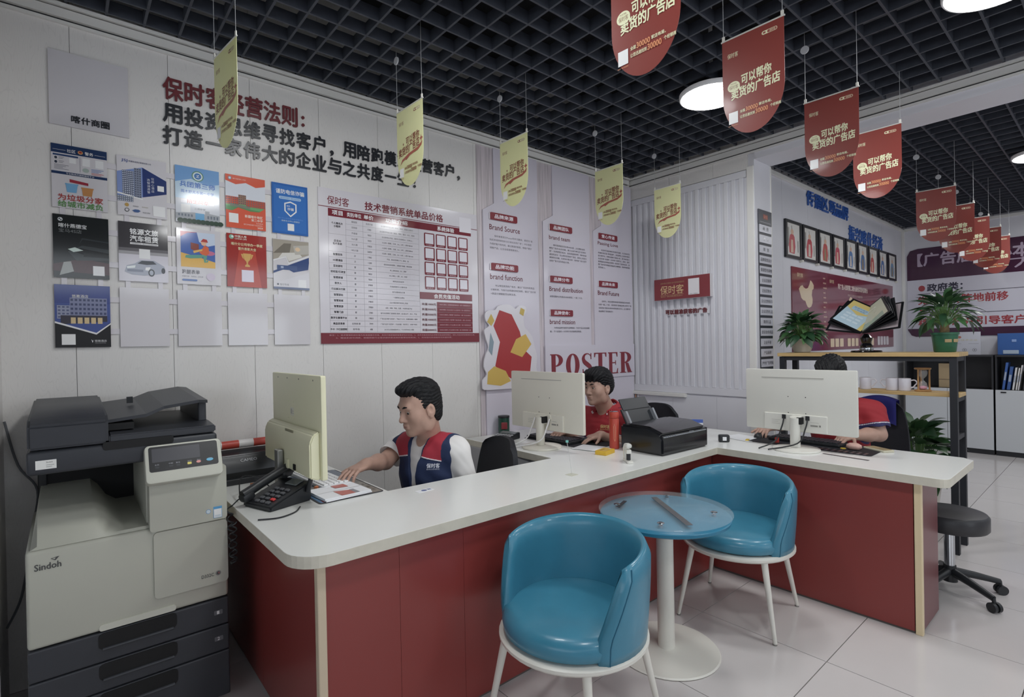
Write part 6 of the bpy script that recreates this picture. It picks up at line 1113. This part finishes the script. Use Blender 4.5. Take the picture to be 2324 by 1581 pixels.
# ================================================================ people: smooth-union bodies meshed with surface nets
class Field:
    def __init__(s, lo, hi, h):
        s.lo = np.array(lo, float); s.h = h; s.n = np.ceil((np.array(hi)-s.lo)/h).astype(int)+1
        s.F = np.full(s.n, 1.0, np.float32)
    def block(s, c0, c1, pad):
        a = np.clip(np.floor((np.minimum(c0, c1)-pad-s.lo)/s.h).astype(int), 0, s.n); b = np.clip(np.ceil((np.maximum(c0, c1)+pad-s.lo)/s.h).astype(int)+1, 0, s.n)
        if np.any(b <= a): return None
        g = np.meshgrid(*[s.lo[i]+s.h*np.arange(a[i], b[i]) for i in range(3)], indexing='ij', sparse=True)
        return (slice(a[0], b[0]), slice(a[1], b[1]), slice(a[2], b[2])), g
    def put(s, sl, d, k, op):
        A = s.F[sl]; d = d.astype(np.float32)
        if op == '+':
            hh = np.maximum(k-np.abs(A-d), 0)/max(k, 1e-6); s.F[sl] = np.minimum(A, d)-hh*hh*k*.25
        elif op == '-':
            d = -d; hh = np.maximum(k-np.abs(A-d), 0)/max(k, 1e-6); s.F[sl] = np.maximum(A, d)+hh*hh*k*.25
    def cap(s, p, q, r0, r1=None, k=.02, op='+'):
        p, q = np.array(p, float), np.array(q, float); r1 = r0 if r1 is None else r1; R = max(r0, r1)
        bl = s.block(p, q, R+k+.02 if op == '+' else R+k)
        if bl is None: return s
        sl, (X, Y, Z) = bl; d = q-p; L = max(d@d, 1e-9)
        t = np.clip(((X-p[0])*d[0]+(Y-p[1])*d[1]+(Z-p[2])*d[2])/L, 0, 1)
        s.put(sl, np.sqrt((X-p[0]-t*d[0])**2+(Y-p[1]-t*d[1])**2+(Z-p[2]-t*d[2])**2)-(r0+(r1-r0)*t), k, op); return s
    def ell(s, c, r, M=None, k=.02, op='+'):
        c = np.array(c, float); r = np.array(r, float); M = np.eye(3) if M is None else M; R = r.max()
        bl = s.block(c, c, R+k+.02 if op == '+' else R+k)
        if bl is None: return s
        sl, (X, Y, Z) = bl; x, y, z = X-c[0], Y-c[1], Z-c[2]
        a = [(x*M[0, i]+y*M[1, i]+z*M[2, i]) for i in range(3)]      # columns of M are the local axes
        q = np.sqrt((a[0]/r[0])**2+(a[1]/r[1])**2+(a[2]/r[2])**2); g = np.sqrt((a[0]/r[0]**2)**2+(a[1]/r[1]**2)**2+(a[2]/r[2]**2)**2)
        s.put(sl, q*(q-1)/np.maximum(g, 1e-6), k, op); return s
    def cut(s, fn, k=0.0, c0=None, c1=None):
        """keep only where fn(X,Y,Z) <= 0"""
        g = np.meshgrid(*[s.lo[i]+s.h*np.arange(s.n[i]) for i in range(3)], indexing='ij', sparse=True)
        s.put((slice(None),)*3, -fn(*g)+np.zeros(s.n, np.float32), k, '-'); return s
    def disp(s, fn):
        g = np.meshgrid(*[s.lo[i]+s.h*np.arange(s.n[i]) for i in range(3)], indexing='ij', sparse=True); s.F += fn(*g).astype(np.float32); return s
    def mesh(s):
        F = s.F.copy(); F[0] = F[-1] = 1; F[:, 0] = F[:, -1] = 1; F[:, :, 0] = F[:, :, -1] = 1
        I = F < 0; n = s.n; C = np.zeros(n-1, np.int8)
        for a in (0, 1):
            for b in (0, 1):
                for c in (0, 1): C += I[a:n[0]-1+a, b:n[1]-1+b, c:n[2]-1+c]
        act = np.argwhere((C > 0) & (C < 8)); idx = np.full(n-1, -1, np.int32); idx[tuple(act.T)] = np.arange(len(act))
        P = np.zeros((len(act), 3)); cnt = np.zeros(len(act)); cr = [(a, b, c) for a in (0, 1) for b in (0, 1) for c in (0, 1)]
        V = {o: F[act[:, 0]+o[0], act[:, 1]+o[1], act[:, 2]+o[2]] for o in cr}
        for o in cr:
            for ax in range(3):
                if o[ax]: continue
                q = list(o); q[ax] = 1; fa, fb = V[o], V[tuple(q)]; m = (fa < 0) != (fb < 0); t = np.where(m, fa/np.where(m, fa-fb, 1), 0)
                e = np.array(o, float)[None]+np.eye(3)[ax][None]*t[:, None]; P[m] += e[m]; cnt[m] += 1
        P = s.lo+s.h*(act+P/cnt[:, None]); Q = []
        for ax in range(3):
            u, v = (ax+1) % 3, (ax+2) % 3
            sl0 = [slice(None)]*3; sl1 = [slice(None)]*3; sl0[ax] = slice(0, n[ax]-1); sl1[ax] = slice(1, n[ax])
            A, B = I[tuple(sl0)], I[tuple(sl1)]; e = np.argwhere(A != B); e = e[(e[:, u] > 0) & (e[:, v] > 0) & (e[:, u] < n[u]-1) & (e[:, v] < n[v]-1)]
            def cell(du, dv): q = e.copy(); q[:, u] += du; q[:, v] += dv; return idx[tuple(q.T)]
            qd = np.stack([cell(-1, -1), cell(0, -1), cell(0, 0), cell(-1, 0)], 1); fl = A[tuple(e.T)]; qd[~fl] = qd[~fl][:, ::-1]; Q.append(qd)
        Q = np.concatenate(Q); Q = Q[(Q >= 0).all(1)]
        for _ in range(1):      # one light relaxation pass
            S = P.copy(); w = np.ones(len(P))
            for a, b in ((0, 1), (1, 2), (2, 3), (3, 0)):
                np.add.at(S, Q[:, a], P[Q[:, b]]); np.add.at(w, Q[:, a], 1)
            P = S/w[:, None]
        return P, Q
def netobj(name, P, Q, mats, parent, pick=None, kind=None):
    off = np.array(rootoff(parent)); me = bpy.data.meshes.new(name); me.vertices.add(len(P)); me.vertices.foreach_set('co', (P-off).astype(np.float32).ravel())
    me.loops.add(len(Q)*4); me.loops.foreach_set('vertex_index', Q.ravel().astype(np.int32)); me.polygons.add(len(Q)); me.polygons.foreach_set('loop_start', np.arange(0, len(Q)*4, 4, dtype=np.int32))
    me.polygons.foreach_set('use_smooth', np.ones(len(Q), bool))
    for m in mats: me.materials.append(m)
    if pick is not None:
        c = P[Q].mean(1); me.polygons.foreach_set('material_index', pick(c).astype(np.int32))
    me.update(calc_edges=True); o = bpy.data.objects.new(name, me); COL.objects.link(o); o.parent = parent
    if kind: o['kind'] = kind
    return o
def unit(v): v = np.array(v, float); return v/np.linalg.norm(v)
def basis(f, up_=(0, 0, 1)):
    """columns: forward, left, up"""
    f = unit(f); l = unit(np.cross(up_, f)); return np.stack([f, l, np.cross(f, l)], 1)
M_skin = mat('skin', '#94776a', .5, k=1.75, noise=.05, nscale=40); M_lip = mat('skin_lip', '#8a6359', .45, k=1.7); M_hair = mat('hair_black', '#0e0f13', .5, k=1.0, spec=.3, bump=.25, bscale=220)
M_eyew = mat('eye_white', '#a9a29c', .2); M_iris = mat('eye_iris', '#15110f', .1, k=1)
M_trs = mat('trousers_dark', '#1d2026', .8, k=1.3); M_shoe = mat('shoe_black', '#17181a', .5, k=1.3)
def add_head(F, c, B, s):
    c = np.array(c, float); W_ = lambda x, y, z: c+B@(np.array((x, y, z))*s); E = lambda p, r, k, op='+': F.ell(W_(*p), np.array(r)*s, B, k*s, op); K = lambda p, q, r0, r1, k, op='+': F.cap(W_(*p), W_(*q), r0*s, r1*s, k*s, op)
    E((-.012, 0, .052), (.098, .076, .082), .01); E((.022, 0, -.015), (.070, .063, .092), .04); E((.028, 0, -.068), (.058, .052, .044), .03); E((.070, 0, -.099), (.020, .022, .016), .025)
    for y in (-1, 1):
        E((.05, .046*y, -.018), (.030, .022, .028), .03); E((.0, .058*y, -.065), (.028, .014, .036), .03)
    K((.080, -.034, .030), (.080, .034, .030), .014, .014, .02)
    K((.086, 0, .016), (.107, 0, -.026), .0085, .0125, .012)
    for y in (-1, 1):
        E((.094, .012*y, -.031), (.012, .008, .008), .006); E((.096, .031*y, .009), (.016, .019, .012), .014, '-'); E((.0685, .031*y, .008), (.0125, .0165, .0115), .004)
        for q0, q1, rr in (((.0835, .0185, .0115), (.0862, .0305, .0182), .0038), ((.0862, .0305, .0182), (.0795, .0465, .0115), .0038), ((.0832, .020, .0045), (.0848, .031, -.0012), .0030), ((.0848, .031, -.0012), (.0795, .0455, .0055), .0030)):
            K((q0[0], q0[1]*y, q0[2]), (q1[0], q1[1]*y, q1[2]), rr, rr, .004)
    K((.090, -.017, -.054), (.090, .017, -.054), .0055, .0055, .006); K((.0945, -.007, -.0535), (.0945, .007, -.0535), .0055, .0055, .005); K((.089, -.014, -.0665), (.089, .014, -.0665), .0066, .0066, .008); K((.100, -.02, -.0600), (.100, .02, -.0600), .0022, .0022, .003, '-')
    for y in (-1, 1):
        E((-.012, .079*y, -.004), (.022, .010, .032), .005); E((-.006, .093*y, .002), (.013, .0125, .019), .004, '-'); E((-.008, .079*y, -.032), (.010, .007, .010), .006); K((.008, .078*y, .004), (.006, .078*y, -.022), .004, .005, .004)
    return W_
def add_hand(F, w, d, nrm, side, s=1.0, curls=(.35, .35, .4, .5), spread=.10, thumb=(.55, .75), tcurl=.35):
    """w wrist, d pointing direction, nrm back-of-hand normal, side +1 if the thumb lies towards cross(nrm,d)"""
    w = np.array(w, float); d = unit(d); nrm = unit(np.array(nrm)-d*np.dot(nrm, d)); t = np.cross(nrm, d)*side
    F.cap(w-d*.01*s, w+d*.02*s, .024*s, .024*s, .02)
    base = []
    for i, (o, L) in enumerate(((.030, .082), (.010, .088), (-.010, .084), (-.029, .075))):
        b = w+(t*o+d*L)*s; base.append(b); F.cap(w+(t*o*.55+d*.015)*s, b, .0145*s, .0115*s, .014*s)
    F.ell(w+d*.045*s-nrm*.004*s, np.array((.045, .038, .014))*s, np.stack([d, t, nrm], 1), .012)
    tips = []
    for i, b in enumerate(base):
        a = curls[i]; p = b; dirv = unit(d+t*(.03, .01, -.01, -.03)[i]*10*spread); ang = a*.6
        for j, L in enumerate(np.array(((.040, .024, .020), (.045, .028, .021), (.042, .026, .021), (.033, .020, .018))[i])*s):
            ang += a*(.5 if j == 0 else .9); q = p+(dirv*math.cos(ang)-nrm*math.sin(ang))*L; F.cap(p, q, (.0092, .0084, .0076)[j]*s, (.0086, .0078, .0068)[j]*s, .003); p = q
        tips.append(p)
    p = w+(d*.022+t*.022)*s; dirv = unit(d*thumb[0]+t*thumb[1]-nrm*.25)
    for j, L in enumerate((.038*s, .030*s, .024*s)):
        q = p+dirv*L; F.cap(p, q, (.0145, .0105, .0092)[j]*s, (.0108, .0095, .0075)[j]*s, .008 if j == 0 else .003); p = q; dirv = unit(dirv+d*tcurl-nrm*.08)
    return tips
def on_surface(o, origin, target):
    """first point of a mesh met when looking from origin to target"""
    from mathutils.bvhtree import BVHTree
    off = rootoff(o); bv = BVHTree.FromPolygons([v.co+off for v in o.data.vertices], [tuple(p.vertices) for p in o.data.polygons])
    h = bv.ray_cast(Vector(origin), (Vector(target)-Vector(origin)).normalized()); return h[0], h[1]
def person(label, P):
    t = thing('person', label, 'person', P['seat'], group=None)
    Bh = basis(P['look']); s = P.get('hs', 1.0); Bt = basis(P['face']); f, l = Bt[:, 0], Bt[:, 1]; z = np.array((0, 0, 1.))
    H, S, hip = np.array(P['head'], float), np.array(P['chest'], float), np.array(P['hip'], float); sw = P.get('sw', .185)
    Ls, Rs = S+l*sw+P.get('lsh', np.zeros(3)), S-l*sw+P.get('rsh', np.zeros(3)); Le, Lw, Re, Rw = (np.array(P[k], float) for k in ('le', 'lw', 're', 'rw'))
    knees = [hip+f*.42+l*.10*q+z*.03 for q in (1, -1)]; ank = [k-z*(knees[0][2]-.08)+f*.02 for k in knees]
    pts = np.array([H, S, hip, Ls, Rs, Le, Lw, Re, Rw]); lo, hi = pts.min(0)-.2, pts.max(0)+.2
    # --- body: one continuous skin
    F = Field(lo, hi, P.get('h', .0029)); W_ = add_head(F, H, Bh, s)
    neck0 = W_(-.028, 0, -.06); neck1 = S+z*.035-f*.012
    F.cap(neck0, neck1, .052*s, .058, .03); F.cap(W_(.0, 0, -.075), S+z*.01+f*.01, .04*s, .045, .03)
    F.cap(Ls*.8+S*.2, Rs*.8+S*.2, .06, .06, .04); F.cap(S-z*.05, hip+z*.05, .095, .105, .05)
    for a, b, c in ((Ls, Le, Lw), (Rs, Re, Rw)):
        F.cap(a, b, .050, .043, .03); F.cap(b, b*.6+c*.4, .043, .042, .02); F.cap(b*.6+c*.4, c, .042, .028, .02)
    for k in ('l', 'r'):
        g = P.get(k+'hand')
        if g: add_hand(F, Lw if k == 'l' else Rw, **g)
    Pv, Q = F.mesh(); Bi = np.linalg.inv(Bh)
    def pick(c):
        q = (c-H)@Bi.T/s; r = np.zeros(len(c)); hw = .019-3.2*np.abs(q[:, 2]+.060)**1.25*3; r[(q[:, 0] > .082) & (np.abs(q[:, 1]) < hw) & (q[:, 2] < -.0508) & (q[:, 2] > -.0712)] = 1; return r
    body = netobj('body', Pv, Q, [M_skin, M_lip], t, pick)
    # --- eyes, brows, hair
    for y in (-1, 1):
        bm = BM(); bmesh.ops.create_uvsphere(bm, u_segments=16, v_segments=10, radius=.0128*s); bmesh.ops.translate(bm, verts=bm.verts, vec=Vector(W_(.0750, .031*y, .0085))); e = obj('eye', bm, M_eyew, body, 'all')
        bm = BM(); bmesh.ops.create_uvsphere(bm, u_segments=12, v_segments=8, radius=.0072*s); g_ = P.get('gaze', (0, 0)); bmesh.ops.translate(bm, verts=bm.verts, vec=Vector(W_(.0822, .031*y+g_[0], .0080+g_[1]))); obj('iris', bm, M_iris, e, 'all')
        bm = BM(); tube(bm, [tuple(W_(*p)) for p in ((.0955, .013*y, .0305), (.0950, .027*y, .0355), (.0885, .041*y, .0350), (.081, .048*y, .0320))], .003*s, 8, rad=[.0036*s, .0050*s, .0042*s, .0016*s]); obj('eyebrow', bm, M_hair, body, 'all')
    st = P.get('hair', 'short'); G = Field(H-.19, H+.19, .0030)
    if st == 'short':
        G.ell(W_(-.016, 0, .064), np.array((.103, .079, .086))*s, Bh, .0); G.ell(W_(.030, 0, .112), np.array((.068, .064, .032))*s, Bh, .03); G.ell(W_(.066, .004, .106), np.array((.036, .050, .018))*s, Bh, .02); G.ell(W_(-.045, 0, .02), np.array((.073, .074, .088))*s, Bh, .02); G.ell(W_(-.050, 0, -.04), np.array((.052, .062, .05))*s, Bh, .03); G.ell(W_(.0, 0, .03), np.array((.058, .0805, .062))*s, Bh, .01)
        hz = [(-.2, -.085), (-.075, -.082), (-.036, -.055), (-.030, .012), (-.015, .026), (.008, .020), (.013, -.012), (.026, -.006), (.034, .040), (.052, .072), (.2, .084)]
    else:
        G.ell(W_(-.016, 0, .062), np.array((.110, .088, .090))*s, Bh, .0); G.ell(W_(.030, 0, .098), np.array((.078, .078, .042))*s, Bh, .03); G.ell(W_(-.05, 0, .02), np.array((.080, .086, .085))*s, Bh, .02)
        for y in (-.05, -.02, .012, .045): G.cap(W_(.05, y, .110), W_(.097, y*1.1, .050), .020*s, .010*s, .012)
        hz = [(-.2, -.085), (-.08, -.08), (-.035, -.03), (-.022, .012), (.010, .012), (.018, -.015), (.030, -.005), (.045, .028), (.07, .042), (.2, .046)]
    def loc(X, Y, Z): x, y, zz = X-H[0], Y-H[1], Z-H[2]; return [(Bi[i, 0]*x+Bi[i, 1]*y+Bi[i, 2]*zz)/s for i in range(3)]
    def hcut(X, Y, Z):
        x, y, zz = loc(X, Y, Z); return np.interp(x, [a for a, b in hz], [b for a, b in hz])+.004*np.sin(y*310+x*120)+.003*np.sin(y*830+x*500)-zz
    def taper(X, Y, Z):
        x, y, zz = loc(X, Y, Z); g = zz-np.interp(x, [a for a, b in hz], [b for a, b in hz]); return .009*np.exp(-np.clip(g, 0, 1)/.016)*np.clip((x-.02)/.03, 0, 1)
    def strands(X, Y, Z):
        x, y, zz = loc(X, Y, Z); ph = np.arctan2(y, zz-.02); return .0017*np.sin(ph*37+3*np.sin(x*45))+.0013*np.sin(ph*81+x*70)+.0010*np.sin(ph*23-x*160)
    G.disp(taper); G.disp(strands); G.cut(hcut, .006); Pv, Q = G.mesh(); netobj('hair', Pv, Q, [M_hair], t)
    # --- clothes
    clo = Field(lo, hi, .0036); m = .012
    def torso(F_, m):
        F_.cap(Ls*.86+S*.14, Rs*.86+S*.14, .062+m, None, .05); F_.ell(S-z*.13+f*.015, np.array((.115, .165, .19))+m, Bt, .05); F_.ell((S+hip)/2-z*.04, np.array((.12, .155, .20))+m, Bt, .06); F_.ell(hip+z*.03, np.array((.135, .17, .12))+m, Bt, .06)
        F_.cap(S-z*.005-f*.015, S-z*.04-f*.015, .07+m*.5, .09+m, .05)
        for a in (Ls, Rs): F_.ell(S*.45+a*.55+z*.012, np.array((.075, .09, .05))+m*.6, Bt, .04)
    def sleeves(F_, m, frac):
        for a, b in ((Ls, Le), (Rs, Re)):
            e = a+(b-a)*frac; F_.cap(a, e, .060+m, .062+m*1.2, .035)
            u = unit(b-a); F_.cap(e+u*.062, e+u*.20, .085, .085, .004, '-')
    def neckhole(F_, r, front=.05, dn=.0):
        F_.cap(S+z*(.055-dn)-f*.02, S+z*.2-f*.02, r, r, .012, '-'); F_.cap(S+z*(.035-dn)+f*front, S+z*.16+f*(front+.04), r*.62, r*.8, .02, '-')
    def wr(X, Y, Z): return .0013*np.sin(X*65+Z*30+2*np.sin(Y*21))+.0013*np.sin(Y*57-Z*41+1.3)+.0006*np.sin(Z*120+X*140)
    if P['style'] == 'vest':
        torso(clo, .006); sleeves(clo, .004, .60); neckhole(clo, .060, .055); clo.disp(wr); Pv, Q = clo.mesh(); netobj('t_shirt', Pv, Q, [mat('tshirt_white', '#b9b7b6', .8)], t)
        V = Field(lo, hi, .0034); torso(V, .020)
        for a, b in ((Ls, Le), (Rs, Re)):
            o_ = unit((a-S)*np.array((1, 1, 0))); V.cap(a+o_*.045+z*.06, a+o_*.05-z*.14, .072, .070, .012, '-'); V.cap(a, b, .062, .07, .012, '-')
        neckhole(V, .066, .05, .01)
        Bti = np.linalg.inv(Bt)
        def opening(X, Y, Z):
            x, y, q = X-S[0], Y-S[1], Z-S[2]; b = Bti[1, 0]*x+Bti[1, 1]*y+Bti[1, 2]*q; a = Bti[0, 0]*x+Bti[0, 1]*y+Bti[0, 2]*q
            return np.minimum(.018+np.clip(q+.12, 0, .3)*.20-np.abs(b+.0), a-.03)
        V.cut(opening, .006); V.disp(lambda X, Y, Z: .0012*np.sin(X*60+Z*70)+.0012*np.sin(Y*77-Z*45)); Pv, Q = V.mesh()
        def pv(c):
            q = (c-S)@Bti.T; r = np.zeros(len(c)); yk = -.030+.10*np.abs(q[:, 1])*0-.18*(np.abs(q[:, 1])-.06); r[q[:, 2] > yk+.005] = 1; r[(q[:, 2] <= yk+.005) & (q[:, 2] > yk)] = 2
            ed = (.018+np.clip(q[:, 2]+.12, 0, .3)*.20); r[(np.abs(q[:, 1]) < ed+.010) & (q[:, 0] > .0) & (r > 0)] = 0; r[(np.abs(q[:, 1]) > .152)] = 0; return r
        top = netobj('vest', Pv, Q, [mat('vest_navy', '#1a2644', .75, k=1.6, bump=.1, bscale=300), mat('vest_red', '#932a38', .7, k=1.5), mat('vest_piping', '#b3aeb2', .6)], t, pv)
        for sg in (-1, 1):
            pts = []
            for b_ in np.linspace(.048, .150, 9):
                tg = S+l*b_*sg+z*(-.030-.18*(b_-.06)+.0025); h_, n_ = on_surface(top, tg+f*.5, tg)
                if h_ is not None: pts.append(h_+n_*.0005)
            if len(pts) > 2: bm = BM(); tube(bm, pts, .0033, 6); obj('piping', bm, mat('vest_piping', '#b3aeb2', .6), top, 'all')
    else:
        torso(clo, .012); sleeves(clo, .010, .62); neckhole(clo, .060, .04); clo.disp(wr); Pv, Q = clo.mesh(); ends = [(a+(b-a)*.62, unit(b-a)) for a, b in ((Ls, Le), (Rs, Re))]
        def pp(c):
            r = np.zeros(len(c))
            for e, u in ends:
                d = (c-e)@u; near = np.linalg.norm(c-e, axis=1) < .14; r[near & (d > -.040+.0) & (d < -.034)] = 0; r[near & (d > -.016)] = 1; r[near & (d > -.012) & (d < -.0075)] = 2
            return r
        M_polo = mat('polo_red', '#8a232b', .75, k=1.4, bump=.08, bscale=400); M_nav = mat('polo_navy', '#23254a', .7); M_pw = mat('polo_white', '#b5b1b3', .7)
        top = netobj('polo_shirt', Pv, Q, [M_polo, M_nav, M_pw], t, pp)
        Cl = Field(S-.2, S+.25, .0034); C0 = S-f*.012; low = []
        for q in np.linspace(-152, 152, 39):
            a_ = math.radians(q); w_ = abs(q)/152; dv = -f*math.cos(a_)+l*math.sin(a_); u_ = C0+dv*.065+z*(.132-.048*w_); fl = max(0, (w_-.62)/.38)
            d_ = C0+dv*(.106+.022*fl)+z*(.096-.032*w_-.030*fl*(1-.35*fl)); low.append(d_); Cl.cap(u_, d_, .0055, .0045, .006)
        Pv, Q = Cl.mesh(); low = np.array(low)
        def pc(c):
            d = np.min(np.linalg.norm(c[:, None]-low[None], axis=2), 1); r = np.zeros(len(c)); r[d < .0115] = 1; fr_ = ((c-S)@f) > .03; r[(d < .0115) & fr_] = 2; return r
        netobj('collar', Pv, Q, [M_polo, M_nav, M_pw], top, pc)
        for k in range(2):
            p = S+f*(.128+.012*k)-z*(.06+.05*k); bm = BM(); bmesh.ops.create_uvsphere(bm, u_segments=10, v_segments=6, radius=.006); bmesh.ops.translate(bm, verts=bm.verts, vec=Vector(p)); obj('button', bm, M_pw, top, 'all')
    # --- trousers and shoes (below the worktop)
    T_ = Field(np.minimum(hip, np.min(ank, 0))-.25, np.maximum(hip, np.max(knees, 0))+.25, .008); T_.ell(hip-z*.01, (.15, .185, .11), Bt, .02)
    for q, (kn, an) in enumerate(zip(knees, ank)):
        hp = hip+l*.09*(1, -1)[q]; T_.cap(hp, kn, .088, .066, .03); T_.cap(kn, an+z*.02, .064, .05, .02)
    Pv, Q = T_.mesh(); netobj('trousers', Pv, Q, [M_trs], t)
    for an in ank:
        S_ = Field(an-.2, an+.2, .006); S_.cap(an*np.array((1, 1, 0))+z*.04-f*.03, an*np.array((1, 1, 0))+z*.035+f*.13, .038, .034, .01); S_.cut(lambda X, Y, Z: .004-Z, .004); Pv, Q = S_.mesh(); netobj('shoe', Pv, Q, [M_shoe], t)
    return t, top, S, Bt
def chest_mark(top, S, Bt, b, c, shapes, name='chest_mark'):
    f, l = Bt[:, 0], Bt[:, 1]; tg = S+l*b+np.array((0, 0, c)); p, n = on_surface(top, tg+f*.5, tg)
    if p is None: return
    n.normalize(); U = Vector((0, 0, 1)).cross(n).normalized(); fr = Frame(p+n*.003, U, n.cross(U)); art(name, top, fr, shapes, d0=.0006, rough=.6)
V3 = np.array
p1, top, S, Bt = person('man in a navy and red vest over a white shirt reaching across the desk', dict(seat=(1.62, 2.55, 0), look=(-1, -.02, -.20), face=(-1, -.30, 0), head=(1.418, 2.425, 1.128), hs=1.10, chest=(1.515, 2.485, .905), hip=(1.66, 2.545, .50), sw=.190, rsh=V3((-.04, .0, -.01)),
    le=(1.64, 2.33, .66), lw=(1.42, 2.37, .60), re=(1.315, 2.625, .838), rw=(1.150, 2.510, .866), style='vest', gaze=(.002, -.003),
    rhand=dict(d=(-.90, -.32, -.14), nrm=(-.12, -.08, .98), side=-1, s=.98, curls=(.22, .32, .38, .42), spread=.16), lhand=dict(d=(-1, .1, 0), nrm=(0, 0, 1), side=1)))
chest_mark(top, S, Bt, .118, -.078, [('t', '保时客', -.034, 0, .034, .024, '#b9bcc6', .01), ('t', 'BAOSHIKE', -.033, -.009, .033, -.003, '#9a9eae')])
p2, top, S, Bt = person('dark haired man in a red polo shirt behind the middle monitor', dict(seat=(3.06, 2.46, 0), look=(-1, .02, -.03), face=(-1, -.12, 0), head=(2.845, 2.425, 1.143), hs=.99, chest=(2.955, 2.435, .915), hip=(3.10, 2.46, .50), sw=.200,
    le=(2.955, 2.235, .735), lw=(2.745, 2.325, .835), re=(2.90, 2.66, .74), rw=(2.70, 2.62, .835), style='polo', hair='shaggy',
    lhand=dict(d=(-1, .35, -.12), nrm=(-.1, 0, 1), side=1, s=1.0, curls=(.25, .3, .35, .4), spread=.1), rhand=dict(d=(-1, -.1, -.1), nrm=(0, 0, 1), side=-1)))
chest_mark(top, S, Bt, .058, -.050, [('t', '保时客', -.036, 0, .036, .026, '#b59a5f', .015), ('t', 'BAOSHIKE', -.035, -.011, .035, -.004, '#b59a5f')])
p3, top, S, Bt = person('short haired man in a red polo shirt hidden behind the right monitor', dict(seat=(4.06, 1.30, 0), look=(-1, .0, -.58), face=(-1, .05, 0), head=(3.905, 1.30, 1.195), hs=1.06, chest=(4.015, 1.295, .985), hip=(4.09, 1.29, .52), sw=.205,
    le=(3.975, 1.055, .835), lw=(3.765, 1.150, .845), re=(3.93, 1.60, .86), rw=(3.735, 1.645, .850), style='polo', lsh=V3((0, 0, -.01)),
    lhand=dict(d=(-1, .35, -.18), nrm=(-.1, 0, 1), side=1, s=1.0, curls=(.3, .35, .4, .45), spread=.14), rhand=dict(d=(-1, .0, -.15), nrm=(-.1, 0, 1), side=-1, curls=(.3, .3, .35, .4))))
chest_mark(top, S, Bt, .09, -.06, [('t', '保时客', -.036, 0, .036, .026, '#b59a5f', .015)])
office_chair('black office chair of the man in the vest', 1.655, 2.545, math.radians(-90-14), (.54, .42), .90, .42)
office_chair('black mesh office chair behind the man beside the printer', 3.20, 2.46, math.radians(-90-4), (.52, .52), .975, .42)
office_chair('black office chair behind the man at the right monitor', 4.07, 1.20, math.radians(-90), (.44, .50), 1.03, .44)

# blue jacket hung over the back of the right office chair
t = thing('folded_jacket', 'blue cloth hung over the office chair at the right monitor', 'jacket', (4.42, 1.16, .88))
bm = BM(); rows = []
for i in range(13):
    a = i/12; row = []
    for k in range(13):
        y = 1.06+.24*k/12; s_ = -1+2*abs(a-.5)*2; side = -1 if a < .5 else 1; x = 4.425+side*(.040+.006*math.sin(y*60)) if abs(a-.5) > .09 else 4.425+(a-.5)*.44; z = 1.045-(.20+.03*math.sin(y*22))*max(0, abs(a-.5)-.09)/.41-.03*abs((y-1.18)/.12)**2
        row.append(bm.verts.new((x, y, z)))
    rows.append(row)
loft(bm, rows, (False, False), closed=False); bmesh.ops.solidify(bm, geom=list(bm.faces), thickness=.004); bmesh.ops.recalc_face_normals(bm, faces=bm.faces); obj('cloth', bm, mat('jacket_blue', '#26276a', .8, k=1.6), t, 'all')
